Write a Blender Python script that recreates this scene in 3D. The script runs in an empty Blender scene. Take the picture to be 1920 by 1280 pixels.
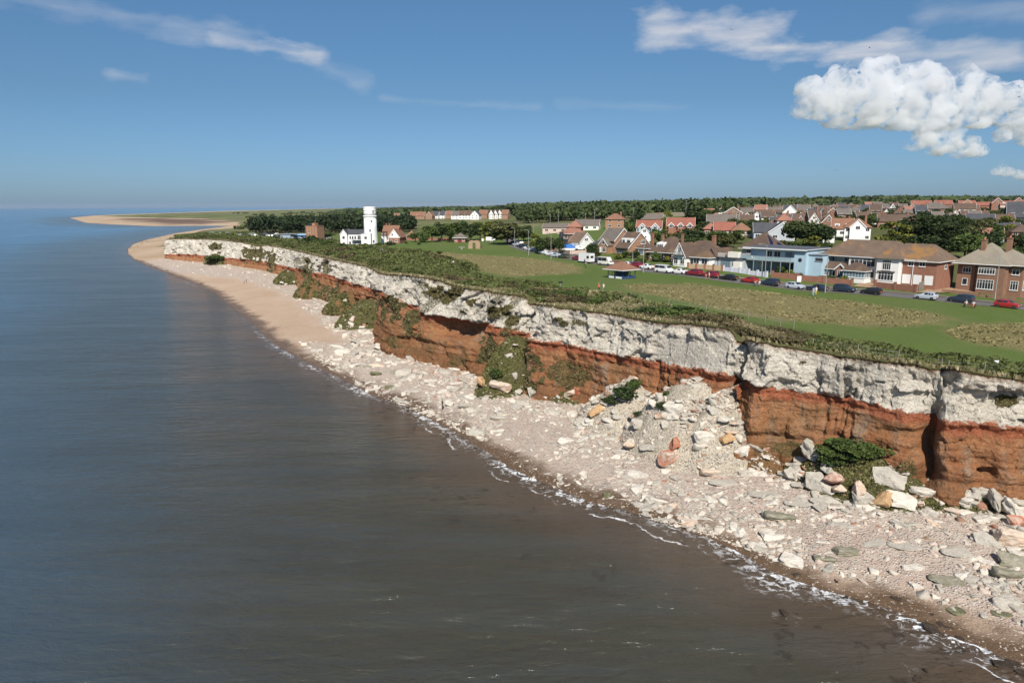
import bpy, bmesh, math, random
import numpy as np
from mathutils import Vector, Matrix
from mathutils.bvhtree import BVHTree
random.seed(7); rng = np.random.default_rng(11)
SC = bpy.context.scene; COL = SC.collection
R = math.radians
# ---------------------------------------------------------------- camera
H = 34.0; F = 1280.0; PITCH = math.atan(255.5/1280); ROLL = math.atan(3.9/1000)
cp, sp = math.cos(PITCH), math.sin(PITCH)
fw = np.array([0, cp, -sp]); up0 = np.array([0, sp, cp]); rt0 = np.array([1., 0, 0])
rt = rt0*math.cos(ROLL) - up0*math.sin(ROLL); up = up0*math.cos(ROLL) + rt0*math.sin(ROLL)
CAM = np.array([0, 0, H])
cam_d = bpy.data.cameras.new('camera'); cam = bpy.data.objects.new('camera', cam_d); COL.objects.link(cam)
cam_d.sensor_width = 36; cam_d.lens = 24; cam_d.clip_end = 120000; cam_d.clip_start = 0.5
cam.matrix_world = Matrix(((rt[0], up[0], -fw[0], 0), (rt[1], up[1], -fw[1], 0), (rt[2], up[2], -fw[2], H), (0, 0, 0, 1)))
SC.camera = cam
# ---------------------------------------------------------------- world, sun, exposure
SUN_EL, SUN_AZ = R(42), R(1)      # azimuth measured from straight behind the camera, towards the right
sdir = Vector((math.sin(SUN_AZ)*math.cos(SUN_EL), -math.cos(SUN_AZ)*math.cos(SUN_EL), math.sin(SUN_EL)))
wd = bpy.data.worlds.new('World'); SC.world = wd; wd.use_nodes = True
nt = wd.node_tree; nt.nodes.clear()
def N(nt, t, **k):
    n = nt.nodes.new(t)
    for a, b in k.items():
        if a.startswith('i_'):
            n.inputs[a[2:].replace('_', ' ')].default_value = b
        else: setattr(n, a, b)
    return n
def build_world():
    L = nt.links.new
    sky = N(nt, 'ShaderNodeTexSky', sky_type='NISHITA', sun_disc=False)
    sky.sun_elevation = SUN_EL
    sky.sun_rotation = math.atan2(sdir.x, sdir.y)
    sky.altitude = 30; sky.air_density = 1.0; sky.dust_density = 0.6; sky.ozone_density = 2.2
    out = N(nt, 'ShaderNodeOutputWorld'); bg = N(nt, 'ShaderNodeBackground')
    hs = N(nt, 'ShaderNodeHueSaturation'); hs.inputs['Saturation'].default_value = 0.96
    # thin high cloud streaks, laid out by direction in the sky
    tc = N(nt, 'ShaderNodeTexCoord')
    sep = N(nt, 'ShaderNodeSeparateXYZ'); L(tc.outputs['Generated'], sep.inputs[0])
    def M(op, a, b=None, c=None):
        m = N(nt, 'ShaderNodeMath', operation=op)
        for i, v in enumerate((a, b, c)):
            if v is None: continue
            if isinstance(v, (int, float)): m.inputs[i].default_value = v
            else: L(v, m.inputs[i])
        return m.outputs[0]
    az = M('ARCTAN2', sep.outputs[0], sep.outputs[1])
    el = M('ARCSINE', sep.outputs[2])
    # summer sky tint by height above the horizon
    cr = N(nt, 'ShaderNodeValToRGB'); L(M('DIVIDE', el, R(90)), cr.inputs[0]); e = cr.color_ramp.elements
    stops = [(0, (.45,.70,1.20)), (.033, (.45,.70,1.08)), (.09, (.45,.69,.90)), (.155, (.48,.78,.99)), (.35, (.80,.95,1.1)), (1, (1,1,1.05))]
    e[0].position = 0; e[0].color = (*stops[0][1], 1); e[1].position = 1; e[1].color = (*stops[-1][1], 1)
    for p_, c_ in stops[1:-1]: q = e.new(p_); q.color = (*c_, 1)
    tm = N(nt, 'ShaderNodeMix', data_type='RGBA', blend_type='MULTIPLY'); tm.inputs[0].default_value = 1; L(sky.outputs[0], tm.inputs[6]); L(cr.outputs[0], tm.inputs[7]); L(tm.outputs[2], hs.inputs['Color'])
    cmb = N(nt, 'ShaderNodeCombineXYZ'); L(az, cmb.inputs[0]); L(M('MULTIPLY', el, 2.6), cmb.inputs[1])
    no = N(nt, 'ShaderNodeTexNoise', noise_dimensions='2D'); no.inputs['Scale'].default_value = 9; no.inputs['Detail'].default_value = 7
    no.inputs['Roughness'].default_value = 0.58; L(cmb.outputs[0], no.inputs['Vector'])
    nz = no.outputs['Fac']
    cmb3 = N(nt, 'ShaderNodeCombineXYZ'); L(M('MULTIPLY', az, 0.5), cmb3.inputs[0]); L(M('MULTIPLY', el, 3), cmb3.inputs[1])
    no3 = N(nt, 'ShaderNodeTexNoise', noise_dimensions='2D'); no3.inputs['Scale'].default_value = 26; no3.inputs['Detail'].default_value = 6
    L(cmb3.outputs[0], no3.inputs['Vector'])
    def blob(a0, e0, a1, e1, w, gain):
        # soft streak between two directions (degrees)
        a0, e0, a1, e1, w = map(R, (a0, e0, a1, e1, w))
        dx, de = a1-a0, e1-e0; l2 = dx*dx+de*de
        t = M('MULTIPLY', M('ADD', M('MULTIPLY', M('SUBTRACT', az, a0), dx), M('MULTIPLY', M('SUBTRACT', el, e0), de)), 1/l2)
        t = M('MINIMUM', M('MAXIMUM', t, 0.0), 1.0)
        qx = M('SUBTRACT', M('SUBTRACT', az, a0), M('MULTIPLY', t, dx)); qe = M('SUBTRACT', M('SUBTRACT', el, e0), M('MULTIPLY', t, de))
        d = M('SQRT', M('ADD', M('MULTIPLY', M('MULTIPLY', qx, qx), 0.45), M('MULTIPLY', qe, qe)))
        d = M('ADD', d, M('MULTIPLY', M('SUBTRACT', nz, 0.5), w*3.2))
        v = M('SUBTRACT', 1.0, M('DIVIDE', d, w)); v = M('MAXIMUM', v, 0.0)
        v = M('SMOOTH_MIN', M('MULTIPLY', v, 1.15), 1.0, 0.2)
        return M('MULTIPLY', v, gain)
    bl = [blob(12, 12.8, 19, 12.3, 1.7, .66), blob(17, 11.5, 27, 10.5, 1.25, .74), blob(24, 10.7, 34.5, 9.5, 1.1, .58), blob(30, 12.6, 38, 11.6, 1.0, .2), blob(33, 13.6, 40, 13.2, .6, .3),
          blob(-35, 12.9, -26, 12.7, .9, .2), blob(-25, 12.3, -20, 11.9, 1.1, .25), blob(-22, 11.8, -15, 11.0, .8, .55), blob(-14.5, 10.4, -12, 9.2, .8, .16),
          blob(-28.8, 8.9, -27, 8.7, .45, .25), blob(-10, 8.2, 2, 7.6, .4, .12), blob(4, 7.8, 14, 7.4, .4, .08)]
    tot = bl[0]
    for b in bl[1:]: tot = M('MAXIMUM', tot, b)
    tot = M('MULTIPLY', tot, M('ADD', 0.20, M('MULTIPLY', no3.outputs['Fac'], 1.4)))
    mx = N(nt, 'ShaderNodeMix', data_type='RGBA'); L(tot, mx.inputs[0]); L(hs.outputs[0], mx.inputs[6]); mx.inputs[7].default_value = (8.0, 8.1, 8.6, 1)
    L(mx.outputs[2], bg.inputs['Color']); bg.inputs['Strength'].default_value = 0.067
    L(bg.outputs[0], out.inputs[0])
build_world()
sl = bpy.data.lights.new('sun', 'SUN'); sl.energy = 4.9; sl.angle = R(0.53); sl.color = (1, 0.94, 0.85)
so = bpy.data.objects.new('sun', sl); COL.objects.link(so); so.rotation_euler = sdir.to_track_quat('Z', 'Y').to_euler(); so.location = (0, -50, 200)
SC.view_settings.view_transform = 'Standard'; SC.view_settings.look = 'None'; SC.view_settings.gamma = 1; SC.view_settings.exposure = 0.32
SC.cycles.max_bounces = 5; SC.cycles.diffuse_bounces = 2; SC.cycles.glossy_bounces = 2; SC.cycles.transparent_max_bounces = 12; SC.cycles.volume_bounces = 1
SC.cycles.transmission_bounces = 2; SC.cycles.caustics_reflective = False; SC.cycles.caustics_refractive = False
# ---------------------------------------------------------------- projection helpers (photo pixels <-> world points)
def ray(x, y):
    x = np.asarray(x, float); y = np.asarray(y, float)
    return fw + np.multiply.outer((x-960)/F, rt) - np.multiply.outer((y-640)/F, up)
def P(x, y, z=0.0):
    d = ray(x, y); t = (z-H)/d[..., 2]
    return CAM + d*t[..., None]
def proj(p):
    q = np.asarray(p, float)-CAM
    c = q@fw
    return 960+F*(q@rt)/c, 640-F*(q@up)/c
def at(x, depth, y=640):          # point on the vertical through column x at horizontal distance Y=depth
    d = ray(x, y); return d[0]/d[1]*depth, depth
def zray(x, y, depth):
    d = ray(x, y); return H + d[2]/d[1]*depth
# ---------------------------------------------------------------- numpy noise
def _h(ix, iy, iz, s):
    n = (ix.astype(np.int64)*374761393 + iy.astype(np.int64)*668265263 + iz.astype(np.int64)*2147483647 + s*1274126177) & 0xffffffff
    n = ((n ^ (n >> 13))*1274126177) & 0xffffffff
    n = ((n ^ (n >> 16))*2246822519) & 0xffffffff
    return ((n ^ (n >> 15)) & 0xffffff)/16777215.0
def vnoise(x, y, z=None, s=0):
    x = np.asarray(x, float); y = np.asarray(y, float); z = np.zeros_like(x) if z is None else np.asarray(z, float)
    xi, yi, zi = np.floor(x), np.floor(y), np.floor(z); fx, fy, fz = x-xi, y-yi, z-zi
    u, v, w = (t*t*t*(t*(t*6-15)+10) for t in (fx, fy, fz)); r = 0
    for a in (0, 1):
        for b in (0, 1):
            for c in (0, 1):
                r = r + _h(xi+a, yi+b, zi+c, s)*(u if a else 1-u)*(v if b else 1-v)*(w if c else 1-w)
    return r*2-1
def fbm(x, y, z=None, o=4, s=0, g=.5):
    r = 0; a = 1; z = np.zeros_like(x) if z is None else z; t = 0
    for i in range(o):
        r = r + a*vnoise(x*2**i, y*2**i, z*2**i, s+i*17); t += a; a *= g
    return r/t
def worley(x, y, z, s=0):
    xi, yi, zi = np.floor(x), np.floor(y), np.floor(z)
    f1 = np.full_like(x, 9.); f2 = np.full_like(x, 9.); cx = np.zeros_like(x); cy = cx.copy(); cz = cx.copy(); ex = cx.copy(); ey = cx.copy(); ez = cx.copy()
    for a in (-1, 0, 1):
        for b in (-1, 0, 1):
            for c in (-1, 0, 1):
                gx, gy, gz = xi+a, yi+b, zi+c
                px, py, pz = gx+_h(gx, gy, gz, s), gy+_h(gx, gy, gz, s+1), gz+_h(gx, gy, gz, s+2)
                d = np.sqrt((px-x)**2+(py-y)**2+(pz-z)**2)
                m = d < f1
                f2 = np.where(m, f1, np.minimum(f2, d)); f1 = np.where(m, d, f1)
                cx = np.where(m, gx, cx); cy = np.where(m, gy, cy); cz = np.where(m, gz, cz)
                ex = np.where(m, x-px, ex); ey = np.where(m, y-py, ey); ez = np.where(m, z-pz, ez)
    return f1, f2, (_h(cx, cy, cz, s+5), _h(cx, cy, cz, s+6)-.5, _h(cx, cy, cz, s+7)-.5, _h(cx, cy, cz, s+8)-.5), (ex, ey, ez)
def sstep(a, b, x): t = np.clip((x-a)/(b-a), 0, 1); return t*t*(3-2*t)
# ---------------------------------------------------------------- polygons / polylines
def inpoly(X, Y, poly):
    X = np.asarray(X); Y = np.asarray(Y); r = np.zeros(X.shape, bool); n = len(poly)
    for i in range(n):
        x0, y0 = poly[i][:2]; x1, y1 = poly[(i+1) % n][:2]
        if y0 == y1: continue
        c = ((y0 > Y) != (y1 > Y)) & (X < (x1-x0)*(Y-y0)/(y1-y0)+x0); r ^= c
    return r
def pdist(X, Y, pl, closed=False):
    d = np.full(np.shape(X), 1e18); n = len(pl)
    for i in range(n if closed else n-1):
        x0, y0 = pl[i][:2]; x1, y1 = pl[(i+1) % n][:2]; dx, dy = x1-x0, y1-y0; l = dx*dx+dy*dy+1e-12
        t = np.clip(((X-x0)*dx+(Y-y0)*dy)/l, 0, 1)
        d = np.minimum(d, (X-x0-t*dx)**2+(Y-y0-t*dy)**2)
    return np.sqrt(d)
def sdist(X, Y, poly): return np.where(inpoly(X, Y, poly), 1, -1)*pdist(X, Y, poly, True)
# ---------------------------------------------------------------- object helpers
def tag(o, label=None, cat=None, group=None, kind=None):
    if label: o['label'] = label
    if cat: o['category'] = cat
    if group: o['group'] = group
    if kind: o['kind'] = kind
    return o
def empty(name, loc, rz=0, label=None, cat=None, group=None):
    o = bpy.data.objects.new(name, None); COL.objects.link(o); o.location = loc; o.rotation_euler = (0, 0, rz); o.empty_display_size = .2
    return tag(o, label, cat, group)
def link(name, me, parent=None, loc=None, mat=None):
    o = bpy.data.objects.new(name, me); COL.objects.link(o)
    if parent is not None: o.parent = parent
    if loc is not None: o.location = loc
    return o
def npmesh(name, V, Fq, mats=(), smooth=False, mi=None, attrs=None):
    """V (n,3); Fq (m,3 or 4) int array; attrs {name: (type, domain, flat array)}"""
    me = bpy.data.meshes.new(name); V = np.asarray(V, np.float32); Fq = np.asarray(Fq, np.int32); k = Fq.shape[1]
    me.vertices.add(len(V)); me.vertices.foreach_set('co', V.ravel())
    me.loops.add(Fq.size); me.loops.foreach_set('vertex_index', Fq.ravel())
    me.polygons.add(len(Fq)); me.polygons.foreach_set('loop_start', np.arange(0, Fq.size, k, dtype=np.int32))
    try: me.polygons.foreach_set('loop_total', np.full(len(Fq), k, np.int32))
    except Exception: pass
    for m in mats: me.materials.append(m)
    if mi is not None: me.polygons.foreach_set('material_index', np.asarray(mi, np.int32))
    me.update(calc_edges=True)
    if smooth: me.polygons.foreach_set('use_smooth', np.ones(len(Fq), bool))
    for n_, (t, dom, arr) in (attrs or {}).items():
        a = me.attributes.new(n_, t, dom); a.data.foreach_set('color' if 'COLOR' in t else 'value', np.asarray(arr, np.float32).ravel())
    return me
def gridfaces(nr, nc):
    i = np.arange((nr-1)*(nc-1)); r = i//(nc-1); c = i % (nc-1); a = r*nc+c
    return np.stack([a, a+1, a+nc+1, a+nc], 1)
class MB:
    def __init__(s): s.v = []; s.f = []; s.m = []
    def add(s, vs, fs, mi=0):
        b = len(s.v); s.v += [tuple(v) for v in vs]; s.f += [tuple(i+b for i in f) for f in fs]; s.m += [mi]*len(fs); return s
    def box(s, x0, x1, y0, y1, z0, z1, mi=0):
        return s.add([(x0,y0,z0),(x1,y0,z0),(x1,y1,z0),(x0,y1,z0),(x0,y0,z1),(x1,y0,z1),(x1,y1,z1),(x0,y1,z1)],
                     [(0,3,2,1),(4,5,6,7),(0,1,5,4),(1,2,6,5),(2,3,7,6),(3,0,4,7)], mi)
    def prism(s, pts, dv, mi=0):        # pts: planar polygon of 3-D points, dv: extrusion vector
        n = len(pts); q = [tuple(a+b for a, b in zip(p, dv)) for p in pts]
        return s.add(list(pts)+q, [tuple(range(n))[::-1], tuple(range(n, 2*n))]+[(i, (i+1) % n, (i+1) % n+n, i+n) for i in range(n)], mi)
    def tube(s, p0, p1, r0, r1=None, n=8, mi=0, cap=True):
        r1 = r0 if r1 is None else r1; p0 = Vector(p0); p1 = Vector(p1); d = (p1-p0).normalized()
        a = d.orthogonal().normalized(); b = d.cross(a); vs = []
        for p, r in ((p0, r0), (p1, r1)):
            for i in range(n):
                t = 2*math.pi*i/n; vs.append(p+a*math.cos(t)*r+b*math.sin(t)*r)
        fs = [(i, (i+1) % n, (i+1) % n+n, i+n) for i in range(n)]
        if cap: fs += [tuple(range(n))[::-1], tuple(range(n, 2*n))]
        return s.add(vs, fs, mi)
    def lathe(s, prof, n=32, c=(0, 0), mi=0):
        vs = [(c[0]+r*math.cos(2*math.pi*i/n), c[1]+r*math.sin(2*math.pi*i/n), z) for r, z in prof for i in range(n)]
        fs = [(k*n+i, k*n+(i+1) % n, (k+1)*n+(i+1) % n, (k+1)*n+i) for k in range(len(prof)-1) for i in range(n)]
        fs += [tuple(range(n))[::-1], tuple(range((len(prof)-1)*n, len(prof)*n))]
        return s.add(vs, fs, mi)
    def mesh(s, name, mats, smooth=False):
        me = bpy.data.meshes.new(name); me.from_pydata(s.v, [], s.f)
        for m in (mats if isinstance(mats, (list, tuple)) else [mats]): me.materials.append(m)
        me.polygons.foreach_set('material_index', s.m)
        if smooth: me.polygons.foreach_set('use_smooth', [True]*len(s.f))
        me.update(); return me
    def build(s, name, mats, parent=None, smooth=False):
        return link(name, s.mesh(name, mats, smooth), parent)
# ---------------------------------------------------------------- materials
class MT:
    def __init__(s, name):
        s.m = bpy.data.materials.new(name); s.m.use_nodes = True; s.nt = s.m.node_tree; s.b = s.nt.nodes['Principled BSDF']; s.out = s.nt.nodes['Material Output']
    def n(s, t, **k): return N(s.nt, t, **k)
    def l(s, a, b): s.nt.links.new(a, b)
    def M(s, op, a, b=None, c=None, clamp=False):
        m = s.n('ShaderNodeMath', operation=op); m.use_clamp = clamp
        for i, v in enumerate((a, b, c)):
            if v is None: continue
            if isinstance(v, (int, float)): m.inputs[i].default_value = v
            else: s.l(v, m.inputs[i])
        return m.outputs[0]
    def mix(s, f, a, b, blend='MIX'):
        m = s.n('ShaderNodeMix', data_type='RGBA', blend_type=blend); m.clamp_factor = True
        for i, v in ((0, f), (6, a), (7, b)):
            if isinstance(v, (int, float)): m.inputs[i].default_value = v
            elif isinstance(v, tuple): m.inputs[i].default_value = (*v[:3], 1)
            else: s.l(v, m.inputs[i])
        return m.outputs[2]
    def pos(s, sc=(1, 1, 1), obj=False):
        g = s.n('ShaderNodeTexCoord').outputs['Object'] if obj else s.n('ShaderNodeNewGeometry').outputs['Position']
        if sc == (1, 1, 1): return g
        m = s.n('ShaderNodeMapping'); m.inputs['Scale'].default_value = sc; s.l(g, m.inputs['Vector']); return m.outputs[0]
    def noise(s, vec, scale, detail=4, rough=.55, lo=None, hi=None, dist=0):
        n = s.n('ShaderNodeTexNoise'); n.inputs['Scale'].default_value = scale; n.inputs['Detail'].default_value = detail
        n.inputs['Roughness'].default_value = rough; n.inputs['Distortion'].default_value = dist; s.l(vec, n.inputs['Vector'])
        o = n.outputs['Fac']
        return o if lo is None else s.ramp(o, lo, hi)
    def vor(s, vec, scale, feat='F1', out='Distance', rnd=1):
        n = s.n('ShaderNodeTexVoronoi', feature=feat); n.inputs['Scale'].default_value = scale; n.inputs['Randomness'].default_value = rnd; s.l(vec, n.inputs['Vector']); return n.outputs[out]
    def ramp(s, v, lo, hi):
        m = s.n('ShaderNodeMapRange'); m.interpolation_type = 'SMOOTHSTEP'; s.l(v, m.inputs['Value']); m.inputs['From Min'].default_value = lo; m.inputs['From Max'].default_value = hi; return m.outputs[0]
    def attr(s, name, out='Fac'):
        a = s.n('ShaderNodeAttribute'); a.attribute_name = name; return a.outputs[out]
    def sep(s, c):
        a = s.n('ShaderNodeSeparateColor'); s.l(c, a.inputs[0]); return a.outputs
    def bump(s, h, dist, strength=1.0, nrm=None):
        b = s.n('ShaderNodeBump'); b.inputs['Distance'].default_value = dist; b.inputs['Strength'].default_value = strength; s.l(h, b.inputs['Height'])
        if nrm is not None: s.l(nrm, b.inputs['Normal'])
        return b.outputs[0]
    def done(s, col=None, rough=.8, nrm=None, metal=0, spec=None):
        if col is not None:
            if isinstance(col, tuple): s.b.inputs['Base Color'].default_value = (*col[:3], 1)
            else: s.l(col, s.b.inputs['Base Color'])
        if isinstance(rough, (int, float)): s.b.inputs['Roughness'].default_value = rough
        else: s.l(rough, s.b.inputs['Roughness'])
        if nrm is not None: s.l(nrm, s.b.inputs['Normal'])
        s.b.inputs['Metallic'].default_value = metal
        if spec is not None: s.b.inputs['Specular IOR Level'].default_value = spec
        return s.m
_pm = {}
def pm(name, c1, c2=None, scale=1.5, rough=.8, bump=0, bs=None, metal=0, spec=.3):
    """plain two-tone procedural material in object space"""
    if name in _pm: return _pm[name]
    t = MT(name); v = t.pos(obj=True); c2 = c2 or tuple(x*.82 for x in c1)
    n = t.noise(v, scale, 5, .62, .32, .68); n2 = t.noise(v, scale*7, 3, .6, .3, .7)
    c = t.mix(n, c1, c2); c = t.mix(t.M('MULTIPLY', n2, .35), c, tuple(x*.8 for x in c1))
    nr = t.bump(t.noise(v, bs or scale*6, 4), bump) if bump else None
    _pm[name] = t.done(c, rough, nr, metal, spec); return _pm[name]
# ================================================================ THE COAST: stations traced in the photograph, each given its own real place
def arr(l): return np.array(l, float)
TOPL = arr([(308,449),(350,448),(390,449),(430,452),(460,456),(482,462),(500,460),(520,463),(560,471),(600,481),(622,486),(640,490),(660,494),(690,501),(705,509),(720,515),(760,517),(800,522),(830,528),(850,536),(900,544),(940,551),(985,556),(992,570),(1040,575),(1100,583),(1160,592),(1200,600),(1280,607),(1340,613),(1370,618),(1380,636),(1420,643),(1480,652),(1560,665),(1620,674),(1700,684),(1745,692),(1800,697),(1860,706),(1920,716),(2100,748),(2500,830)])
BASL = arr([(308,482),(360,490),(420,497),(480,507),(520,519),(555,538),(600,560),(640,580),(690,603),(712,634),(740,656),(800,672),(870,694),(930,712),(985,724),(1000,731),(1060,746),(1110,757),(1200,786),(1300,823),(1380,850),(1420,860),(1500,874),(1600,898),(1700,922),(1745,934),(1800,938),(1860,941),(1920,946),(2100,985),(2500,1110)])
REDL = arr([(308,476),(360,477),(400,481),(480,488),(520,496),(560,504),(620,517),(660,531),(700,543),(712,549),(750,568),(800,588),(850,597),(900,606),(940,613),(985,622),(992,634),(1040,642),(1100,652),(1160,664),(1200,670),(1260,683),(1340,696),(1375,704),(1385,716),(1420,724),(1500,737),(1560,742),(1620,756),(1690,770),(1720,776),(1760,788),(1850,800),(1920,808),(2100,830),(2500,900)])
OFFL = arr([(308,0),(460,0),(490,-1.5),(520,-1),(560,.5),(600,1.2),(640,-.5),(700,-2.2),(710,-2.4),(714,2.4),(750,2.4),(800,1.2),(850,.2),(904,0),(912,1.2),(935,.8),(975,-2.0),(988,-3.0),(993,2.2),(1030,1.7),(1050,1.2),(1056,.3),(1075,1.2),(1180,.7),(1230,0),(1345,.8),(1362,-1.8),(1374,-2.2),(1380,2.6),(1415,2.6),(1440,.9),(1560,.4),(1680,.9),(1700,.2),(1716,-1.1),(1732,-1.3),(1760,1.0),(1790,1.2),(1830,.2),(1870,1.2),(1920,.6),(2100,.4),(2500,0)])
WATL = arr([(3400,2300),(2600,1560),(2200,1370),(2050,1300),(1920,1250),(1850,1216),(1770,1186),(1720,1160),(1640,1130),(1540,1104),(1450,1072),(1400,1042),(1330,1008),(1260,984),(1210,964),(1110,941),(1020,905),(960,878),(900,838),(860,812),(800,782),(760,758),(700,742),(640,710),(560,672),(510,642),(495,628),(480,611),(440,580),(400,548),(345,524),(290,504),(252,488),(240,476),(238,467),(250,457),(275,449),(330,437),(385,429),(430,424),(405,423.2),(350,423.5),(280,424),(200,420.5),(160,418),(130,408.5),(180,404),(260,401.5),(400,396.5),(600,391.6),(800,388.2)])
ztide = 0.0
WAT = P(WATL[:, 0], WATL[:, 1], ztide)[:, :2]
WAT = np.vstack([WAT, [[3000, 40000], [60000, 60000], [60000, -3000], [200, -200]]])   # closed round the land
# ---- cliff line
ci = np.concatenate([np.arange(308, 1000, .9), np.arange(1000, 2500, 1.3)])
bz = np.interp(ci, [308, 700, 1000, 1500, 2000], [2.2, 2.2, 2.0, 2.2, 2.5])
B0 = P(ci, np.interp(ci, BASL[:, 0], BASL[:, 1]), bz)[:, :2]
def smooth1(a, k):
    ker = np.hanning(k+2)[1:-1]; ker /= ker.sum(); pad = k//2
    return np.stack([np.convolve(np.pad(a[:, i], pad, mode='reflect', reflect_type='odd'), ker, 'valid')[:len(a)] for i in range(a.shape[1])], 1)
B0 = smooth1(B0, 41)
tan_ = np.gradient(B0, axis=0); tan_ = smooth1(tan_, 61); tan_ /= np.linalg.norm(tan_, axis=1)[:, None]
nrm_ = np.stack([tan_[:, 1], -tan_[:, 0]], 1)        # seaward
if (nrm_@np.array([-.8, -.6])).mean() < 0: nrm_ = -nrm_
BL = B0 + nrm_*np.interp(ci, OFFL[:, 0], OFFL[:, 1])[:, None]
LEAN = np.interp(ci, [308, 480, 560, 700, 1000, 1800], [2.5, 4.5, 4.5, 2.6, 2.0, 1.6])
TL = BL - nrm_*LEAN[:, None]
TLs = smooth1(TL, 9)
def vsolve(XY, line):
    z = np.full(len(XY), 15.)
    for _ in range(6):
        px, _y = proj(np.column_stack([XY, z])); yy = np.interp(px, line[:, 0], line[:, 1])
        d = ray(px, yy); z = H + d[:, 2]*(XY[:, 1]/d[:, 1])
    return z
zt = vsolve(TL, TOPL); zt = smooth1(zt[:, None], 9)[:, 0]
zr = vsolve(TL + nrm_*(LEAN*.5)[:, None], REDL)
zt = np.clip(zt, 9, 20); zr = np.clip(zr, 3, zt-2.5)
arc = np.concatenate([[0], np.cumsum(np.linalg.norm(np.diff(BL, axis=0), axis=1))])
print('edge z', [(int(ci[i]), round(zt[i], 1), round(zr[i], 1), [round(v) for v in TL[i]]) for i in range(0, len(ci), 120)])
# green land polygon = cliff top + coast beyond the corner
GR = [(TLs[i][0], TLs[i][1]) for i in range(0, len(TLs), 6)]
far_g = [((306,447),9,None),((318,443.5),6,None),((345,440),3.6,None),((420,435.5),3.2,None),((440,428),3,None),((455,422),3,None),((440,416),3,None),((380,411.5),3,None),((300,409.5),3,None),((225,407),3,None),((180,405),3,None),((260,402.6),3,None),((400,398),3,None),((600,392.6),3,None),((800,388.8),3,None)]
GF = [tuple(P(p[0], p[1], z)[:2]) for p, z, _ in far_g]
GREEN = GF[::-1] + GR + [(300, -100), (60000, -3000), (60000, 60000), (3000, 40000)]
# ---------------------------------------------------------------- plateau height
CPZ = [(700,458,16.),(560,452,15.5),(480,441,14.5),(400,440,12),(350,442,9),(880,465,17),(850,448,16.5),(1000,425,17),(870,413,17),(600,413,12),(750,400,13),(960,393,19),(1100,404,22),
       (1040,484,17),(1120,500,16.6),(1200,510,16.5),(1350,527,16),(1500,545,15.3),(1700,562,15),(1900,580,14.6),(980,462,17),(1100,540,17),(1400,560,16),(1700,620,15.2),(700,490,17.4),(900,520,17.6),
       (440,422,4),(420,409,4),(300,406,4),(500,404,5),(480,413,6),(450,430,10),(620,399,6),(700,394,5)]
CPD = [(1560,452,255),(1250,443,300),(1400,443,280),(1840,402,460),(1500,403,520),(1920,400,450),(1850,470,240),(1180,452,270),(1100,440,300),(1700,445,260),(1250,415,430),(1350,405,480),(1700,400,480),(1150,412,480),
       (1700,391,800),(1900,390,800),(1500,393,850),(1300,394,900),(1100,396,1100),(2200,400,450),(2300,560,200),
       (1650,374.5,3000),(1730,376.5,3000),(1800,378,3000),(1900,378,2800),(1580,377,3000),(1450,380,3200),(1300,383,3000),(1050,388.5,3000),(980,389,3400),(2300,376,3000),
       (1700,386,1600),(1400,389,1600),(1100,392,1700),(1900,384,1500)]
pts = []
for x, y, z in CPZ: q = P(x, y, z); pts.append((q[0], q[1], z))
for x, y, d in CPD: a_, b_ = at(x, d, y); pts.append((a_, b_, zray(x, y, d)))
for i in range(0, len(TL), 40): pts.append((TL[i, 0], TL[i, 1], zt[i]))
pts = np.array(pts); pts = pts[(pts[:, 0]**2+pts[:, 1]**2) > 900]
def tr(X, Y): return np.arctan2(X, Y)/.22, np.log(np.hypot(X, Y)+1)/.35
_a, _b = tr(pts[:, 0], pts[:, 1]); _D = np.hypot(_a[:, None]-_a, _b[:, None]-_b)
_n = len(pts); _A = np.zeros((_n+1, _n+1)); _A[:_n, :_n] = -_D - np.eye(_n)*.06; _A[:_n, _n] = 1; _A[_n, :_n] = 1
_w = np.linalg.solve(_A, np.concatenate([pts[:, 2], [0]]))
def zplat(X, Y):
    X = np.asarray(X, float); Y = np.asarray(Y, float); a, b = tr(X, Y); r = np.full(X.shape, _w[_n])
    for i in range(_n): r = r - _w[i]*np.hypot(a-_a[i], b-_b[i])
    return np.maximum(r, 2.5)
def zbeach(X, Y, ds=None):
    ds = sdist(X, Y, WAT) if ds is None else ds
    far = sstep(500, 900, Y)
    return np.where(ds > 0, np.minimum(ds*.085*(1-far*.6), 2.2+ds*.012), np.maximum(ds*.06, -6))
cornerY = TL[0, 1]
def zground(X, Y):
    X = np.asarray(X, float); Y = np.asarray(Y, float)
    ds = sdist(X, Y, WAT); dg = sdist(X, Y, GREEN); zb = zbeach(X, Y, ds); zp = zplat(X, Y)
    L = np.where(Y > cornerY-4, 26, 2.0); o = np.where(Y > cornerY-4, -2, 3.0)
    und = .25*fbm(X/14, Y/14, o=3)*sstep(3, 12, dg)+fbm(X/160, Y/160, s=5)*1.6*sstep(500, 900, Y)*sstep(10, 60, dg)
    return zb + (zp+und-zb)*sstep(0, 1, (dg-o)/L), ds, dg
def gz(x, y): return float(zplat(np.array([x]), np.array([y]))[0] + .25*fbm(np.array([x/14]), np.array([y/14]), o=3)[0])
def gp(px, py, it=60):
    """first point of the plateau seen through photo pixel (px, py)"""
    d = ray(px, py); lo = 60.; t = lo; last = lo
    ts = np.geomspace(60, 6000, 400); p = CAM+np.outer(ts, d); zz = zplat(p[:, 0], p[:, 1]); s = p[:, 2]-zz
    k = np.argmax(s < 0) if (s < 0).any() else len(ts)-1
    k = max(k, 1); a, b = s[k-1], s[k]; t = ts[k-1]+(ts[k]-ts[k-1])*(a/(a-b) if a != b else 0)
    q = CAM+t*d; return float(q[0]), float(q[1]), gz(q[0], q[1])
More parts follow.
